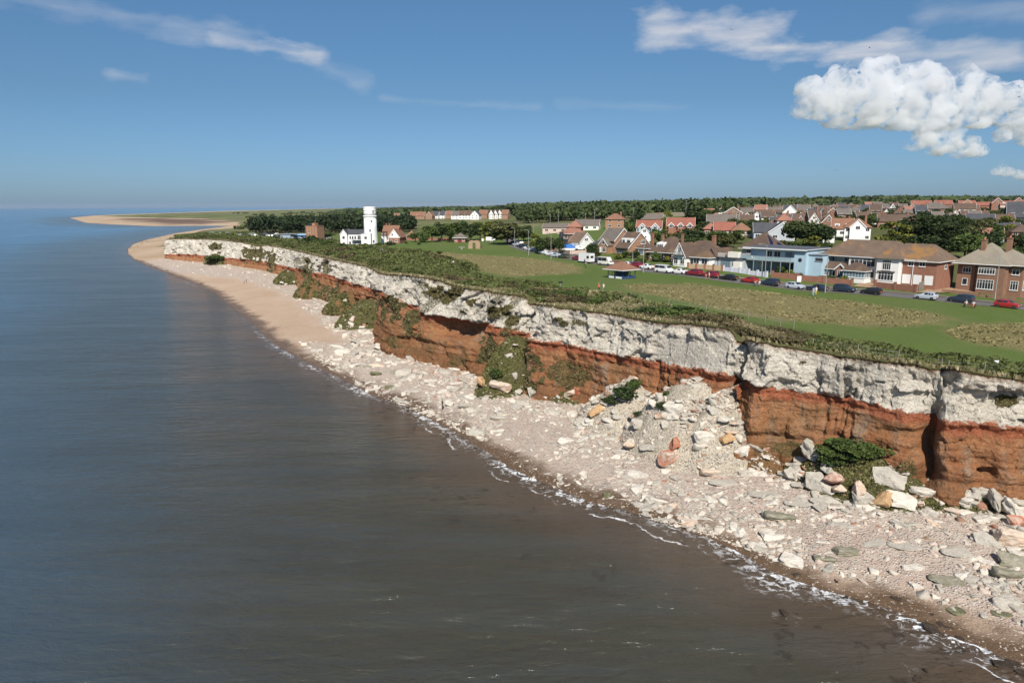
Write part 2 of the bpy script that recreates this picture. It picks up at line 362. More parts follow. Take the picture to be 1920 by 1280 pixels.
# ---------------------------------------------------------------- terrain sheet (polar grid reaching the horizon)
def polar(t0, t1, nt_, r0, r1, nr_):
    th = np.linspace(R(t0), R(t1), nt_); rr = np.geomspace(r0, r1, nr_)
    T, RR = np.meshgrid(th, rr); return RR*np.sin(T), RR*np.cos(T)
GX, GY = polar(-50, 62, 1000, 46, 21000, 415)
GZ, GDS, GDG = zground(GX, GY)
GZ = np.where(GY > 9000, np.minimum(GZ, 3), GZ)
sh = GX.shape
def pxpoly(pl, z=None):
    return [tuple(gp(x, y)[:2]) if z is None else tuple(P(x, y, z)[:2]) for x, y in pl]
LONG = [pxpoly([(700,476),(760,472),(840,474),(930,480),(1000,485),(1060,492),(1095,503),(1080,512),(1040,515),(960,518),(880,506),(800,494),(740,484)]),
        pxpoly([(1165,537),(1200,532),(1300,533),(1400,543),(1500,556),(1620,570),(1720,583),(1778,595),(1770,606),(1700,613),(1600,612),(1500,602),(1400,590),(1300,570),(1210,552)]),
        pxpoly([(1775,622),(1810,608),(1880,604),(2000,610),(2300,640),(2300,690),(2000,670),(1880,650),(1800,638)])]
lm = np.full(sh, -1e9)
for p in LONG: lm = np.maximum(lm, sdist(GX, GY, p))
lm = sstep(-2.6, 2.4, lm + fbm(GX/3, GY/3, s=3)*2.6)
wall = sstep(350, 600, GY)
SCRW = np.interp(np.arctan2(GX, GY), np.sort(np.arctan2(TL[::40, 0], TL[::40, 1])), np.interp(ci[::40], [300, 500, 640, 720, 900, 1000, 1200, 1400, 1700, 2000], [60, 60, 40, 30, 20, 21, 16, 13, 13, 13])[np.argsort(np.arctan2(TL[::40, 0], TL[::40, 1]))])
dcl = pdist(GX, GY, [tuple(v) for v in TLs[::6]])
VILL = pxpoly([(1205,483),(1340,499),(1530,512),(1790,536),(2300,560),(2300,397),(1330,399),(1180,432)])
villm = sstep(-3, 4, sdist(GX, GY, VILL))*(fbm(GX/8, GY/8, s=77) > -.45)
scr = sstep(2, -2, dcl - SCRW + fbm(GX/9, GY/9, s=9)*5)*(GY < 640); scr = np.maximum(scr, villm*.8)
RUBL = [tuple(P(x, y, 1.2)[:2]) for x, y in [(270,488),(330,484),(430,500),(520,522),(600,560),(650,590),(712,640),(800,672),(900,708),(1000,740),(1110,760),(1420,862),(1720,930),(1930,950),(2500,1110),(2500,1300),(1920,1170),(1850,1140),(1700,1100),(1560,1055),(1450,1030),(1330,985),(1250,962),(1110,925),(1000,880),(930,826),(860,795),(790,762),(720,735),(650,700),(590,665),(560,635),(640,640),(600,600),(560,575),(500,540),(430,522),(350,512),(280,500)]]
drub = sdist(GX, GY, RUBL)
rub = sstep(-3, 4, drub + fbm(GX/5, GY/5, s=21)*4)
green = sstep(-1.5, 1.5, GDG + fbm(GX/12, GY/12, s=31)*np.where(GY > cornerY, 8, 0))
green = np.where((GY < cornerY) & (GDG > 1), 1, green)
beachm = (GDG < 3.5) & (GY < cornerY+2) | (GDS < 0)
# mud of the lagoon behind the spit
mudp = [tuple(P(x, y, .5)[:2]) for x, y in [(225,412),(330,412.6),(430,416),(432,419),(380,421.6),(290,420.6),(235,417)]]
mud = sstep(-30, 40, sdist(GX, GY, mudp) + fbm(GX/90, GY/60, s=8)*60)
col1 = np.stack([lm, green, scr, np.ones(sh)], -1); col2 = np.stack([rub, np.clip(GDS/40, -1, 1)*.5+.5, mud, np.ones(sh)], -1)
Vg = np.stack([GX, GY, GZ], -1).reshape(-1, 3); FG = gridfaces(*sh)
fm = beachm.ravel()[FG].any(1) & (GDG.ravel()[FG] < 5).all(1)
keep_b = fm & (GDS.ravel()[FG] > -60).any(1); keep_g = ~fm
# ---- ground material
t = MT('turf_ground'); v = t.pos(); c1 = t.sep(t.attr('ca', 'Color')); c2 = t.sep(t.attr('cb', 'Color'))
n1 = t.noise(v, .035, 6, .6, .3, .7); n2 = t.noise(v, .45, 5, .7, .3, .7); n3 = t.noise(v, 3.2, 3, .7, .25, .75)
st = t.noise(t.pos((.18, 1.1, 1)), .5, 4, .6, .35, .65)
lawn = t.mix(n1, (.094,.152,.030), (.124,.176,.042)); mw = t.noise(t.pos((.9, .12, 1)), .16, 4, .6, .40, .60); lawn = t.mix(t.M('MULTIPLY', mw, .5), lawn, (.145,.175,.060)); lawn = t.mix(t.M('MULTIPLY', n2, .45), lawn, (.125,.145,.048)); lawn = t.mix(t.M('MULTIPLY', n3, .3), lawn, (.078,.118,.028))
lng = t.mix(n2, (.27,.225,.105), (.195,.180,.070)); lng = t.mix(t.M('MULTIPLY', st, .55), lng, (.25,.215,.105)); lng = t.mix(t.M('MULTIPLY', n3, .35), lng, (.085,.075,.03))
nf = t.noise(v, .0045, 5, .6, .42, .58); nff = t.noise(t.pos((1, .35, 1)), .02, 5, .6, .35, .65)
fld = t.mix(nf, (.150,.180,.062), (.220,.205,.105)); fld = t.mix(nff, fld, (.095,.105,.042))
sc_ = t.mix(n2, (.060,.075,.024), (.105,.105,.040)); sc_ = t.mix(t.M('MULTIPLY', n3, .5), sc_, (.15,.13,.065))
sx = t.n('ShaderNodeSeparateXYZ'); t.l(t.pos(), sx.inputs[0]); farf = t.ramp(sx.outputs[1], 330, 520)
g = t.mix(c1[0], lawn, lng); g = t.mix(farf, g, fld); g = t.mix(c1[2], g, sc_)
sand = t.mix(t.noise(v, .02, 5, .6, .35, .65), (.40,.285,.185), (.48,.37,.26)); sand = t.mix(c2[2], sand, (.15,.10,.075))
g = t.mix(c1[1], sand, g)
b1 = t.bump(n3, .18, .8)
TURF = t.done(g, .95, b1, spec=.12)
# ---- beach material
t = MT('beach_shingle'); v = t.pos(); c2 = t.sep(t.attr('cb', 'Color')); rubf = c2[0]
n1 = t.noise(v, .05, 6, .65, .3, .7); n2 = t.noise(v, 1.2, 6, .7, .3, .7); n3 = t.noise(v, 7, 3, .7, .3, .7)
sand = t.mix(n1, (.43,.300,.200), (.50,.37,.265)); sand = t.mix(t.M('MULTIPLY', n2, .35), sand, (.34,.24,.165)); sand = t.mix(t.M('MULTIPLY', n3, .2), sand, (.56,.46,.37))
rb = t.mix(n2, (.44,.345,.28), (.56,.48,.40)); rb = t.mix(t.M('MULTIPLY', n1, .5), rb, (.46,.33,.26))
pb = t.vor(v, 3.6, out='Color'); pbd = t.vor(v, 3.6); ps = t.sep(pb)
rb = t.mix(t.M('MULTIPLY', t.ramp(ps[0], .45, .55), t.ramp(pbd, .42, .28)), rb, (.66,.61,.53)); rb = t.mix(t.M('MULTIPLY', t.ramp(ps[1], .8, .86), t.ramp(pbd, .4, .3)), rb, (.30,.26,.22))
pl = t.vor(t.pos((1, .7, 1)), .62, out='Color'); pls = t.sep(pl); pld = t.vor(t.pos((1, .7, 1)), .62, 'DISTANCE_TO_EDGE')
rb = t.mix(t.M('MULTIPLY', t.ramp(pls[2], .45, .6), t.M('MULTIPLY', t.ramp(pld, .03, .07), .35)), rb, t.mix(pls[0], (.40,.365,.31), (.54,.49,.42)))
col = t.mix(rubf, sand, rb)
vd_ = t.n('ShaderNodeVectorMath', operation='ADD'); t.l(v, vd_.inputs[0]); nd_ = t.n('ShaderNodeTexNoise'); nd_.inputs['Scale'].default_value = 2.5; t.l(v, nd_.inputs['Vector']); t.l(nd_.outputs['Color'], vd_.inputs[1]); gv = t.vor(vd_.outputs[0], 3.6, out='Color'); gs_ = t.sep(gv); gd = t.vor(vd_.outputs[0], 3.6)
shd = t.M('MULTIPLY', t.M('SUBTRACT', c2[1], .5), 80)      # metres above the water line
strand = t.M('MULTIPLY', t.ramp(shd, 9, 1.5), t.M('MULTIPLY', t.ramp(gs_[0], .62, .7), t.ramp(gd, .36, .22)))
wet = t.ramp(t.M('ADD', shd, t.M('MULTIPLY', t.M('SUBTRACT', t.noise(v, .22, 4), .5), 9)), 5.0, .8)
col = t.mix(wet, col, (.135,.085,.050)); col = t.mix(strand, col, (.62,.56,.47))
h = t.M('ADD', t.M('MULTIPLY', n2, .5), t.M('ADD', t.M('MULTIPLY', n3, .3), t.M('MULTIPLY', t.ramp(pbd, .5, .1), rubf)))
h2 = t.M('MULTIPLY', t.M('MULTIPLY', t.ramp(pld, 0, .06), t.ramp(pls[2], .45, .5)), rubf)
nb = t.bump(h, .16, .9); nb = t.bump(h2, .10, .5, nb)
BEACH = t.done(col, t.M('SUBTRACT', .95, t.M('MULTIPLY', wet, .5)), nb, spec=.3)
def sub(V, Fq, sel, *cols):
    Fq = Fq[sel]; u, inv = np.unique(Fq, return_inverse=True); return V[u], inv.reshape(Fq.shape), [c.reshape(-1, 4)[u] for c in cols]
V_, F_, cc = sub(Vg, FG, keep_g & ~((GDS.ravel()[FG] < -80).all(1)), col1, col2)
tag(link('ground', npmesh('ground', V_, F_, [TURF], True, attrs={'ca': ('FLOAT_COLOR', 'POINT', cc[0]), 'cb': ('FLOAT_COLOR', 'POINT', cc[1])})), kind='structure')
bn = (fbm(GX/1.6, GY/1.6, o=4, s=40)*.16*(.35+rub) + (1-worley(GX/1.5, GY/1.5, GX*0, 44)[0])*.22*rub).ravel()*(GDS.ravel() > .5)
Vb = Vg.copy(); Vb[:, 2] += bn
V_, F_, cc = sub(Vb, FG, keep_b, col1, col2)
tag(link('beach', npmesh('beach', V_, F_, [BEACH], True, attrs={'ca': ('FLOAT_COLOR', 'POINT', cc[0]), 'cb': ('FLOAT_COLOR', 'POINT', cc[1])})), kind='structure')
# ---------------------------------------------------------------- sea
SX, SY = polar(-88, 88, 560, 8, 22000, 500)
sdl = sdist(SX, SY, WAT)
t = MT('sea_water'); v = t.pos(); a = t.attr('shore')
wn = t.noise(v, .03, 5, .6); wn2 = t.noise(t.pos((1, .6, 1)), .012, 5, .6)
d = t.M('ADD', a, t.M('MULTIPLY', t.M('SUBTRACT', wn2, .5), 50))
water_sky = t.mix(t.ramp(d, 26, 130), (.047,.045,.031), (.050,.130,.230)); water_sky = t.mix(t.ramp(d, 700, 2600), water_sky, (.020,.075,.160))  # water tone; the offshore blue has sky reflection put into the base colour
col = t.mix(t.ramp(t.M('ADD', a, t.M('MULTIPLY', t.M('SUBTRACT', wn, .5), 14)), 15, 0), water_sky, (.085,.058,.036))
swl = t.noise(t.pos((.35, 1.6, 1)), .035, 5, .62, .38, .62); swf = t.noise(t.pos((.25, 1.5, 1)), .16, 4, .6, .40, .62); col = t.mix(t.M('MULTIPLY', swl, .13), col, (.016,.028,.034)); col = t.mix(t.M('MULTIPLY', swf, .10), col, (.07,.105,.135))
dk = t.M('MULTIPLY', t.noise(v, .35, 4, .7, .57, .64), t.ramp(a, 26, 4)); dk = t.M('MULTIPLY', dk, t.noise(v, .05, 3, .6, .46, .54))
col = t.mix(t.M('MULTIPLY', dk, .75), col, (.024,.019,.014))
# foam where the small waves break on the shingle
f1 = t.noise(v, 1.1, 6, .72, dist=.8); f2 = t.noise(v, .11, 3, .5, .44, .60); fvor = t.vor(t.pos(), 1.5, 'DISTANCE_TO_EDGE')
edge = t.M('MULTIPLY', t.ramp(a, 4.2, .6), t.ramp(a, -1.5, .1))
fo = t.M('MULTIPLY', t.ramp(t.M('ADD', f1, t.M('MULTIPLY', edge, .10)), .60, .68), t.M('MULTIPLY', edge, t.M('ADD', f2, .25)))
sxy = t.n('ShaderNodeSeparateXYZ'); t.l(t.pos(), sxy.inputs[0])
fo = t.M('MULTIPLY', fo, t.ramp(sxy.outputs[1], 230, 110), clamp=True)
sw = t.M('MULTIPLY', t.ramp(f1, .50, .62), t.attr('surf'), clamp=True)
ln = 0
for off_, wd_, ns_c in ((.8, .30, .35), (2.8, .20, .22)):
    q_ = t.M('ABSOLUTE', t.M('SUBTRACT', t.M('ADD', a, t.M('MULTIPLY', t.M('SUBTRACT', t.noise(v, ns_c, 4, .6), .5), 5.0)), off_)); q_ = t.M('MULTIPLY', t.ramp(q_, wd_, .05), t.noise(v, .13, 3, .5, .48, .60)); q_ = t.M('MULTIPLY', q_, t.ramp(f1, .36, .5)); fo = t.M('MAXIMUM', fo, t.M('MULTIPLY', t.M('MULTIPLY', q_, t.ramp(sxy.outputs[1], 125, 85)), .85))
fo = t.M('MAXIMUM', fo, sw)
col = t.mix(fo, col, (.74,.75,.76))
w1 = t.noise(t.pos((.55, 1.5, 1)), .55, 5, .65, dist=.4); w2 = t.noise(t.pos((.4, 1.3, 1)), .09, 4, .6); w3 = t.noise(t.pos((.6, 1, 1)), 2.6, 3, .6)
nb = t.bump(w1, .5, .9); nb = t.bump(w2, 1.8, .7, nb); nb = t.bump(w3, .05, .8, nb)
t.b.inputs['IOR'].default_value = 1.42
SEA = t.done(col, t.M('ADD', t.M('ADD', .12, t.M('MULTIPLY', swl, .05)), t.M('MULTIPLY', fo, .6)), nb, spec=.5)
surf = np.zeros(SX.shape)
for pl, w in (([(1425,1040),(1450,1075),(1500,1088),(1560,1100),(1632,1124)], 1.7), ([(1425,1060),(1440,1092),(1490,1098)], 1.2), ([(1665,1130),(1690,1150),(1720,1165),(1765,1186)], 1.3), ([(1020,890),(1060,915),(1130,938),(1210,952),(1230,968),(1300,985)], 1.0),
              ([(1230,965),(1330,1003),(1400,1035)], .8), ([(905,842),(930,858),(955,872)], .5), ([(858,812),(864,832)], .7), ([(800,788),(850,800)], .6), ([(700,738),(752,748)], .7), ([(1790,1150),(1830,1160)], .3), ([(1700,1200),(1740,1206)], .4), ([(1830,1180),(1880,1185)], .3), ([(1450,1150),(1500,1160)], .2),
              ([(690*.65,545),(470,575)], .6), ([(345,526),(372,535)], .6), ([(1690,1250),(1720,1262)], .2)):
    W3 = P(arr(pl)[:, 0], arr(pl)[:, 1], .05)[:, :2]; surf = np.maximum(surf, sstep(w*2.1, .2, pdist(SX, SY, [tuple(q) for q in W3]))*min(1, w+.1))
for pl in ([(62,424),(75,423.6)], [(58,417.5),(75,417)], [(95,417),(125,416.5)], [(30,441.5),(48,441)]):
    W3 = P(arr(pl)[:, 0], arr(pl)[:, 1], .05)[:, :2]; surf = np.maximum(surf, sstep(14, 2, pdist(SX, SY, [tuple(q) for q in W3]))*.7)
Vs = np.stack([SX, SY, np.full(SX.shape, .0)], -1).reshape(-1, 3); Fs = gridfaces(*SX.shape)
kp = (sdl.ravel()[Fs] < 12).any(1)
tag(link('sea', npmesh('sea', Vs, Fs[kp], [SEA], True, attrs={'shore': ('FLOAT', 'POINT', -sdl.ravel()), 'surf': ('FLOAT', 'POINT', surf.ravel())})), kind='structure')
# ================================================================ THE CLIFF
ns = len(ci); NT = 84
tt = np.linspace(0, 1, NT); TT, SS = np.meshgrid(tt, np.arange(ns), indexing='ij')
arcS = arc[SS]; zb_ = bz-2.0
zz = zb_[SS] + (zt[SS]-zb_[SS])*TT
zj = zz + fbm(arcS/6, zz/5, s=61)*.5
hb = zz - zr[SS] + fbm(arcS/3.5, zz/8, s=62)*.45 + fbm(arcS/.8, zz/.8, s=63, o=3)*.22
isw = sstep(-.15, .15, hb)
bx = B0[:, 0][SS]; by = B0[:, 1][SS]
# chalk: fractured facets + ledges ; carrstone: smoother with gullies
_, _, h1, e1 = worley(arcS/4.2+fbm(arcS/3, zz/3, s=70)*.35, zz/3.2, arcS*0, 71)
_, _, h2, e2 = worley(arcS/1.5, zz/1.1, arcS*0, 75); _, _, h3, e3 = worley(arcS/.6, zz/.45, arcS*0, 79)
_, _, h0, e0 = worley(arcS/11, zz/9, arcS*0, 67)
chalk = (h0[0]-.5)*1.3 + (e0[0]*h0[1]+e0[1]*h0[2])*3.2 + (h1[0]-.5)*1.1 + (e1[0]*h1[1]+e1[1]*h1[2])*2.4 + (h2[0]-.5)*.42 + (e2[0]*h2[1]+e2[1]*h2[2])*.8 + (h3[0]-.5)*.17
pxs = ci[SS]; pxw = pxs+fbm(zz/2.6, arcS/30, s=57, o=3)*np.interp(pxs, [500, 1000, 1700], [4, 9, 17]); 
smoothpan = sstep(1205, 1235, pxs)*sstep(1362, 1345, pxs)*sstep(1, 0, (zz-(zt[SS]-2.2))/1.2)      # the big smooth slab scar
chalk = chalk*(1-.82*smoothpan)
lip = sstep(1.6, .3, zt[SS]-zz)
chalk = chalk*(1-.45*lip)
gul = np.abs(fbm(arcS/2.6, zz/9, s=81, o=3)); car = -(1-np.clip(gul*3.2, 0, 1))*.6*sstep(-.1, .35, fbm(arcS/12, zz/20, s=80)) + fbm(arcS/6, zz/5, s=82)*.9 + fbm(arcS/1.1, zz/.8, s=83, o=4)*.22 + (h2[0]-.5)*.16
car = car + (h1[0]-.5)*.9*sstep(-.2, .3, fbm(arcS/9, zz/12, s=59)) + np.round(fbm(arcS/14, zz*.9, s=60, o=2)*4)/4*.5
car = car - .35*sstep(0, -1.4, hb)                                                      # undercut below the chalk
red = sstep(-1.5, -.2, hb)*(1-isw); car = car + red*(.28*np.sin(zz*5.2+fbm(arcS/2, zz, s=85))*.5)
foot = sstep(3.2, 0, zz-zb_[SS]-1.6); car = car + foot*.5
cave = np.maximum(0, sstep(806, 822, pxs)*sstep(908, 898, pxs))*sstep(-4.6, -3.2, hb)*(1-isw)*2.6
cave += sstep(1348, 1362, pxs)*sstep(1412, 1384, pxs)*(1-isw)*sstep(-9, -7, hb)*1.6
cave += sstep(1706, 1724, pxw)*sstep(1756, 1736, pxw)*(1-isw)*sstep(2.5, 5, zz)*1.6 + sstep(1820, 1826, pxs)*sstep(1862, 1856, pxs)*sstep(-5.8, -5.4, hb)*sstep(-4.4, -4.8, hb)*1.2
bed = ((zz/.62+fbm(arcS/9, zz/7, s=54)*1.2) % 1.0); jnt = np.abs(fbm(arcS/2.4, zz/14, s=55, o=3)); chalk = chalk+(bed-.5)*.14*(1-.6*smoothpan)-(1-np.clip(jnt*9, 0, 1))*.30*sstep(-.1, .3, fbm(arcS/7, zz/6, s=52))*(1-.8*smoothpan); car = car+(((zz/1.1+fbm(arcS/11, zz/9, s=53)*.8) % 1.0)-.5)*.16
disp = isw*(chalk*.85+fbm(arcS/4.5, zz/16, s=58, o=3)*1.5*(1-.8*smoothpan)*(1-lip*.6)) + (1-isw)*(car-cave)
farS = sstep(560, 480, pxs); disp = disp*(1-.15*farS)
prof = TT**1.0
veg = np.zeros(TT.shape)
offc = np.clip(np.interp(ci, OFFL[:, 0], OFFL[:, 1]), -9, 9); ow = (np.interp(pxw, OFFL[:, 0], OFFL[:, 1])-offc[SS])*sstep(ci[0]+25, ci[0]+60, pxs)*sstep(0, 1.2, zt[SS]-zz); fil = smooth1(offc[:, None], 121)[:, 0]; dd_ = (fil-offc)[SS]*sstep(-.6, 2.2, hb)*.75*(pxs > 1100)+ow   # the clefts close up in the chalk
X = BL[:, 0][SS] + nrm_[:, 0][SS]*dd_ - nrm_[:, 0][SS]*LEAN[SS]*prof + nrm_[:, 0][SS]*disp
Y = BL[:, 1][SS] + nrm_[:, 1][SS]*dd_ - nrm_[:, 1][SS]*LEAN[SS]*prof + nrm_[:, 1][SS]*disp
zc = zz + (1-lip)*fbm(arcS/2, zz/2, s=88)*.2*isw
PX, PY = proj(np.stack([X, Y, zc], -1).reshape(-1, 3)); PX = PX.reshape(X.shape); PY = PY.reshape(X.shape)
# where plants grow on the face: (column, row, half width, half height, amount)
VEG = [(405,463,12,9,.9),(355,462,7,6,.4),(478,476,20,14,1),(511,487,12,16,1),(500,520,26,14,1),(540,545,26,18,.8),(560,490,10,16,.5),(576,505,9,22,.8),(588,545,14,20,.9),(622,556,16,20,.9),(655,572,22,16,.8),(612,500,7,14,.6),
       (735,580,34,24,1),(770,600,18,30,.7),(792,532,14,8,.55),(815,546,20,14,1),(838,556,14,12,.9),(856,545,12,10,.7),(870,583,16,7,.8),(884,568,12,8,.9),(900,562,10,7,.7),(925,588,12,12,.8),(950,578,12,12,.9),(965,600,14,14,.8),(960,560,9,7,.5),(970,620,20,10,.6),(915,660,26,26,.75),(955,680,34,46,.95),(985,700,26,40,.9),
       (1042,600,12,5,.8),(1066,606,20,7,.9),(1085,605,14,6,.6),(1050,690,20,24,.6),(1075,710,30,24,.6),(1110,700,14,30,.5),(1485,686,22,6,.8),(1505,680,14,8,.9),(1500,708,16,6,.4),(1890,752,20,12,.95),(1905,745,14,8,.7),
       (1460,845,50,16,.55),(1700,880,26,34,.6),(1660,850,30,20,.5),(1560,700,12,4,.3),(1780,735,20,5,.35),(1440,800,30,22,.35),(1800,770,26,8,.35),(700,545,10,8,.5),(745,640,26,12,.55),(800,655,40,14,.4),(860,672,30,14,.5)]
for a, b, w, h_, s_ in VEG:
    q = ((PX-a)/w)**2+((PY-b)/h_)**2; veg = np.maximum(veg, s_*sstep(1.35, .4, q+fbm(arcS/2.6, zz/1.6, s=90, o=5)*2.3))
# tilted stains across the white face
scar = sstep(.1, .32, fbm(arcS/2.2-zz*.45, zz/5, s=93, o=3))*.6*sstep(700, 800, pxs)*sstep(1000, 985, pxs)
grey = np.clip(sstep(.05, .5, fbm(arcS/5, zz/3.5, s=95, o=4))*.6 + smoothpan*.35, 0, 1)
cA = np.stack([np.clip(hb*.05+.5, 0, 1), np.maximum(veg, scar*.85*isw), grey, np.ones(TT.shape)], -1)
t = MT('cliff_rock'); v = t.pos(); c = t.sep(t.attr('ca', 'Color')); hb_ = t.M('MULTIPLY', t.M('SUBTRACT', c[0], .5), 20)
vs = t.pos((1, 1, .25)); n1 = t.noise(v, .22, 6, .65, .3, .7); n2 = t.noise(v, 1.4, 6, .7, .3, .7); n3 = t.noise(v, 6, 4, .7, .3, .7); ns_ = t.noise(vs, .9, 5, .65, .35, .65)
ch = t.mix(n1, (.87,.805,.69), (.79,.72,.605)); ch = t.mix(t.M('MULTIPLY', ns_, .25), ch, (.55,.505,.43)); ch = t.mix(t.M('MULTIPLY', c[2], .5), ch, (.54,.51,.45)); ch = t.mix(t.M('MULTIPLY', n3, .15), ch, (.45,.41,.35))
crk = t.vor(t.pos((1, 1, 1.5)), .9, 'DISTANCE_TO_EDGE'); ch = t.mix(t.M('MULTIPLY', t.ramp(crk, .05, .0), .30), ch, (.28,.25,.21))
bl_ = t.noise(t.pos((.12, .12, 5)), 1.0, 4, .6, .54, .66); ch = t.mix(t.M('MULTIPLY', bl_, .35), ch, (.45,.40,.33)); topm = t.attr('topd'); ch = t.mix(t.M('MULTIPLY', t.ramp(t.M('ADD', topm, t.M('MULTIPLY', n2, .5)), 1.0, .35), .75), ch, (.46,.36,.27)); ch = t.mix(t.ramp(t.M('ADD', topm, t.M('MULTIPLY', n2, .3)), .42, .2), ch, (.13,.075,.04))
rd = t.mix(n2, (.45,.15,.07), (.34,.095,.05)); rd = t.mix(t.M('MULTIPLY', n3, .3), rd, (.52,.26,.15))
ca = t.mix(n1, (.47,.215,.095), (.39,.155,.068)); ca = t.mix(t.M('MULTIPLY', ns_, .5), ca, (.46,.27,.15)); ca = t.mix(t.M('MULTIPLY', n2, .35), ca, (.26,.115,.05))
ca = t.mix(t.M('MULTIPLY', t.noise(t.pos((1, 1, .12)), .55, 4, .6, .52, .66), .7), ca, (.36,.28,.20)); ca = t.mix(t.M('MULTIPLY', t.noise(v, .12, 4, .6, .5, .68), .45), ca, (.22,.165,.085))
ca = t.mix(t.ramp(hb_, -5.0, -9.0), ca, t.mix(n2, (.34,.17,.08), (.22,.105,.05)))
bz_ = t.noise(t.pos((.15, .15, 2.6)), 1.0, 4, .65, .5, .62); ca = t.mix(t.M('MULTIPLY', bz_, .5), ca, (.22,.10,.05)); ca = t.mix(t.M('MULTIPLY', t.noise(v, .3, 4, .6, .55, .68), .5), ca, (.52,.30,.17))
low = t.mix(t.ramp(t.M('ADD', hb_, t.M('MULTIPLY', n2, .8)), -1.4, -.5), ca, rd)
cl = t.mix(t.ramp(t.M('ADD', hb_, t.M('MULTIPLY', t.M('SUBTRACT', n2, .5), .5)), -.12, .1), low, ch)
vg = t.mix(n3, (.115,.098,.038), (.070,.070,.024)); vg = t.mix(t.M('MULTIPLY', n2, .5), vg, (.20,.155,.075))
cl = t.mix(t.ramp(t.M('ADD', c[1], t.M('MULTIPLY', t.M('SUBTRACT', n3, .5), .5)), .35, .6), cl, vg)
nb = t.bump(n3, .16, .8); nb = t.bump(n2, .35, .8, nb); nb = t.bump(t.vor(t.pos((1, 1, 1.6)), 2.4, out='Distance'), .12, .6, nb)
CLIFF = t.done(cl, .92, nb, spec=.15)
Vc = np.stack([X, Y, zc], -1).reshape(-1, 3); Fc = gridfaces(NT, ns)[:, ::-1]
# hidden return behind the far corner so the headland has a thickness
me = npmesh('cliff', Vc, Fc, [CLIFF], False, attrs={'ca': ('FLOAT_COLOR', 'POINT', cA), 'topd': ('FLOAT', 'POINT', (zt[SS]-zz))})
cliffo = tag(link('cliff', me), kind='structure')
# top strip from the lip inland
edge_x, edge_y, edge_z = X[-1], Y[-1], zc[-1]
NI = 16; dd = np.array([0, .12, .4, .9, 1.6, 2.4, 3.2, 4, 4.8, 5.6, 6.4, 7.2, 8, 8.8, 9.6, 10.4])
EX = edge_x[None]-nrm_[:, 0][None]*dd[:, None]; EY = edge_y[None]-nrm_[:, 1][None]*dd[:, None]
zp = zplat(EX, EY)+.25*fbm(EX/14, EY/14, o=3)*sstep(3, 12, dd)[:, None]
w = sstep(0, 2.5, dd)[:, None]; EZ = edge_z[None]*(1-w)+zp*w + .12*sstep(.05, .5, dd)[:, None] + fbm(EX/1.2, EY/1.2, s=99)*.10*sstep(.2, 1, dd)[:, None] + .08*(1-sstep(7, 10.4, dd))[:, None] - .35*sstep(7, 10.4, dd)[:, None]
sc2 = np.stack([EX*0, EX*0+1, EX*0+1, EX*0+1], -1)
tag(link('clifftop_ground', npmesh('clifftop_ground', np.stack([EX, EY, EZ], -1).reshape(-1, 3), gridfaces(NI, ns)[:, ::-1], [TURF], True, attrs={'ca': ('FLOAT_COLOR', 'POINT', sc2), 'cb': ('FLOAT_COLOR', 'POINT', sc2*0)})), kind='structure')
# far end wall of the headland
c0 = TL[0]; e0_ = np.array([edge_x[0], edge_y[0]])
steps = [(0, 0), (1.5, 2.5), (4, 5), (8, 9), (14, 14), (22, 20)]
Vw = []; 
for k, (a_, b_) in enumerate(steps):
    for j in range(NT):
        p = Vc[j*ns]; f = tt[j]; hgt = p[2]*(1-k*.05*f)
        q = np.array([p[0]+a_, p[1]+b_, hgt]); q[:2] += (fbm(np.array([k*1.3]), np.array([j*.13]), s=7)[0]*1.2*(k > 0))
        Vw.append(q)
cw = np.tile(cA.reshape(NT, ns, 4)[:, 0], (len(steps), 1))
tag(link('cliff_end', npmesh('cliff_end', np.array(Vw), gridfaces(len(steps), NT), [CLIFF], False, attrs={'ca': ('FLOAT_COLOR', 'POINT', cw), 'topd': ('FLOAT', 'POINT', np.tile((zt[0]-zz[:, 0]), len(steps)))})), kind='structure')
# ================================================================ FOLIAGE AND ROCK BUILDERS
def quads(C, size, up=.0, flat=1.0, asp=1.0, rg=rng):
    """one randomly turned leaf-clump quad per centre; returns V, F"""
    n = len(C); size = np.broadcast_to(size, n)
    a = rg.normal(size=(n, 3)); a[:, 2] *= flat; a /= np.linalg.norm(a, axis=1)[:, None]+1e-9
    b = rg.normal(size=(n, 3)); b[:, 2] += up; b -= a*(a*b).sum(1)[:, None]; b /= np.linalg.norm(b, axis=1)[:, None]+1e-9
    a = a*size[:, None]*.5; b = b*size[:, None]*.5*asp
    j = rg.uniform(.7, 1.2, (n, 4, 1))
    V = np.stack([C-(a+b)*j[:, 0], C+(a-b)*j[:, 1], C+(a+b)*j[:, 2], C-(a-b)*j[:, 3]], 1).reshape(-1, 3)
    return V, np.arange(4*n).reshape(n, 4)
def leafmat(name, c1, c2, c3=None, tr=.12):
    t = MT(name); r = t.attr('tint'); c3 = c3 or c1
    c = t.mix(t.ramp(r, 0, .5), c2, c1); c = t.mix(t.ramp(r, .55, 1), c, c3)
    m = t.done(c, .75, spec=.15)
    ts = t.n('ShaderNodeBsdfTranslucent'); t.l(c, ts.inputs[0]); mx = t.n('ShaderNodeMixShader'); mx.inputs[0].default_value = tr
    t.l(t.b.outputs[0], mx.inputs[1]); t.l(ts.outputs[0], mx.inputs[2]); t.l(mx.outputs[0], t.out.inputs[0]); return m
def leafobj(name, C, size, mat, tint=None, **k):
    V, Fq = quads(C, size, **k); tint = rng.random(len(C)) if tint is None else tint
    return npmesh(name, V, Fq, [mat], attrs={'tint': ('FLOAT', 'POINT', np.repeat(tint, 4))})
L_BRD = leafmat('leaves_broadleaf', (.072,.105,.028), (.034,.054,.016), (.125,.155,.046))
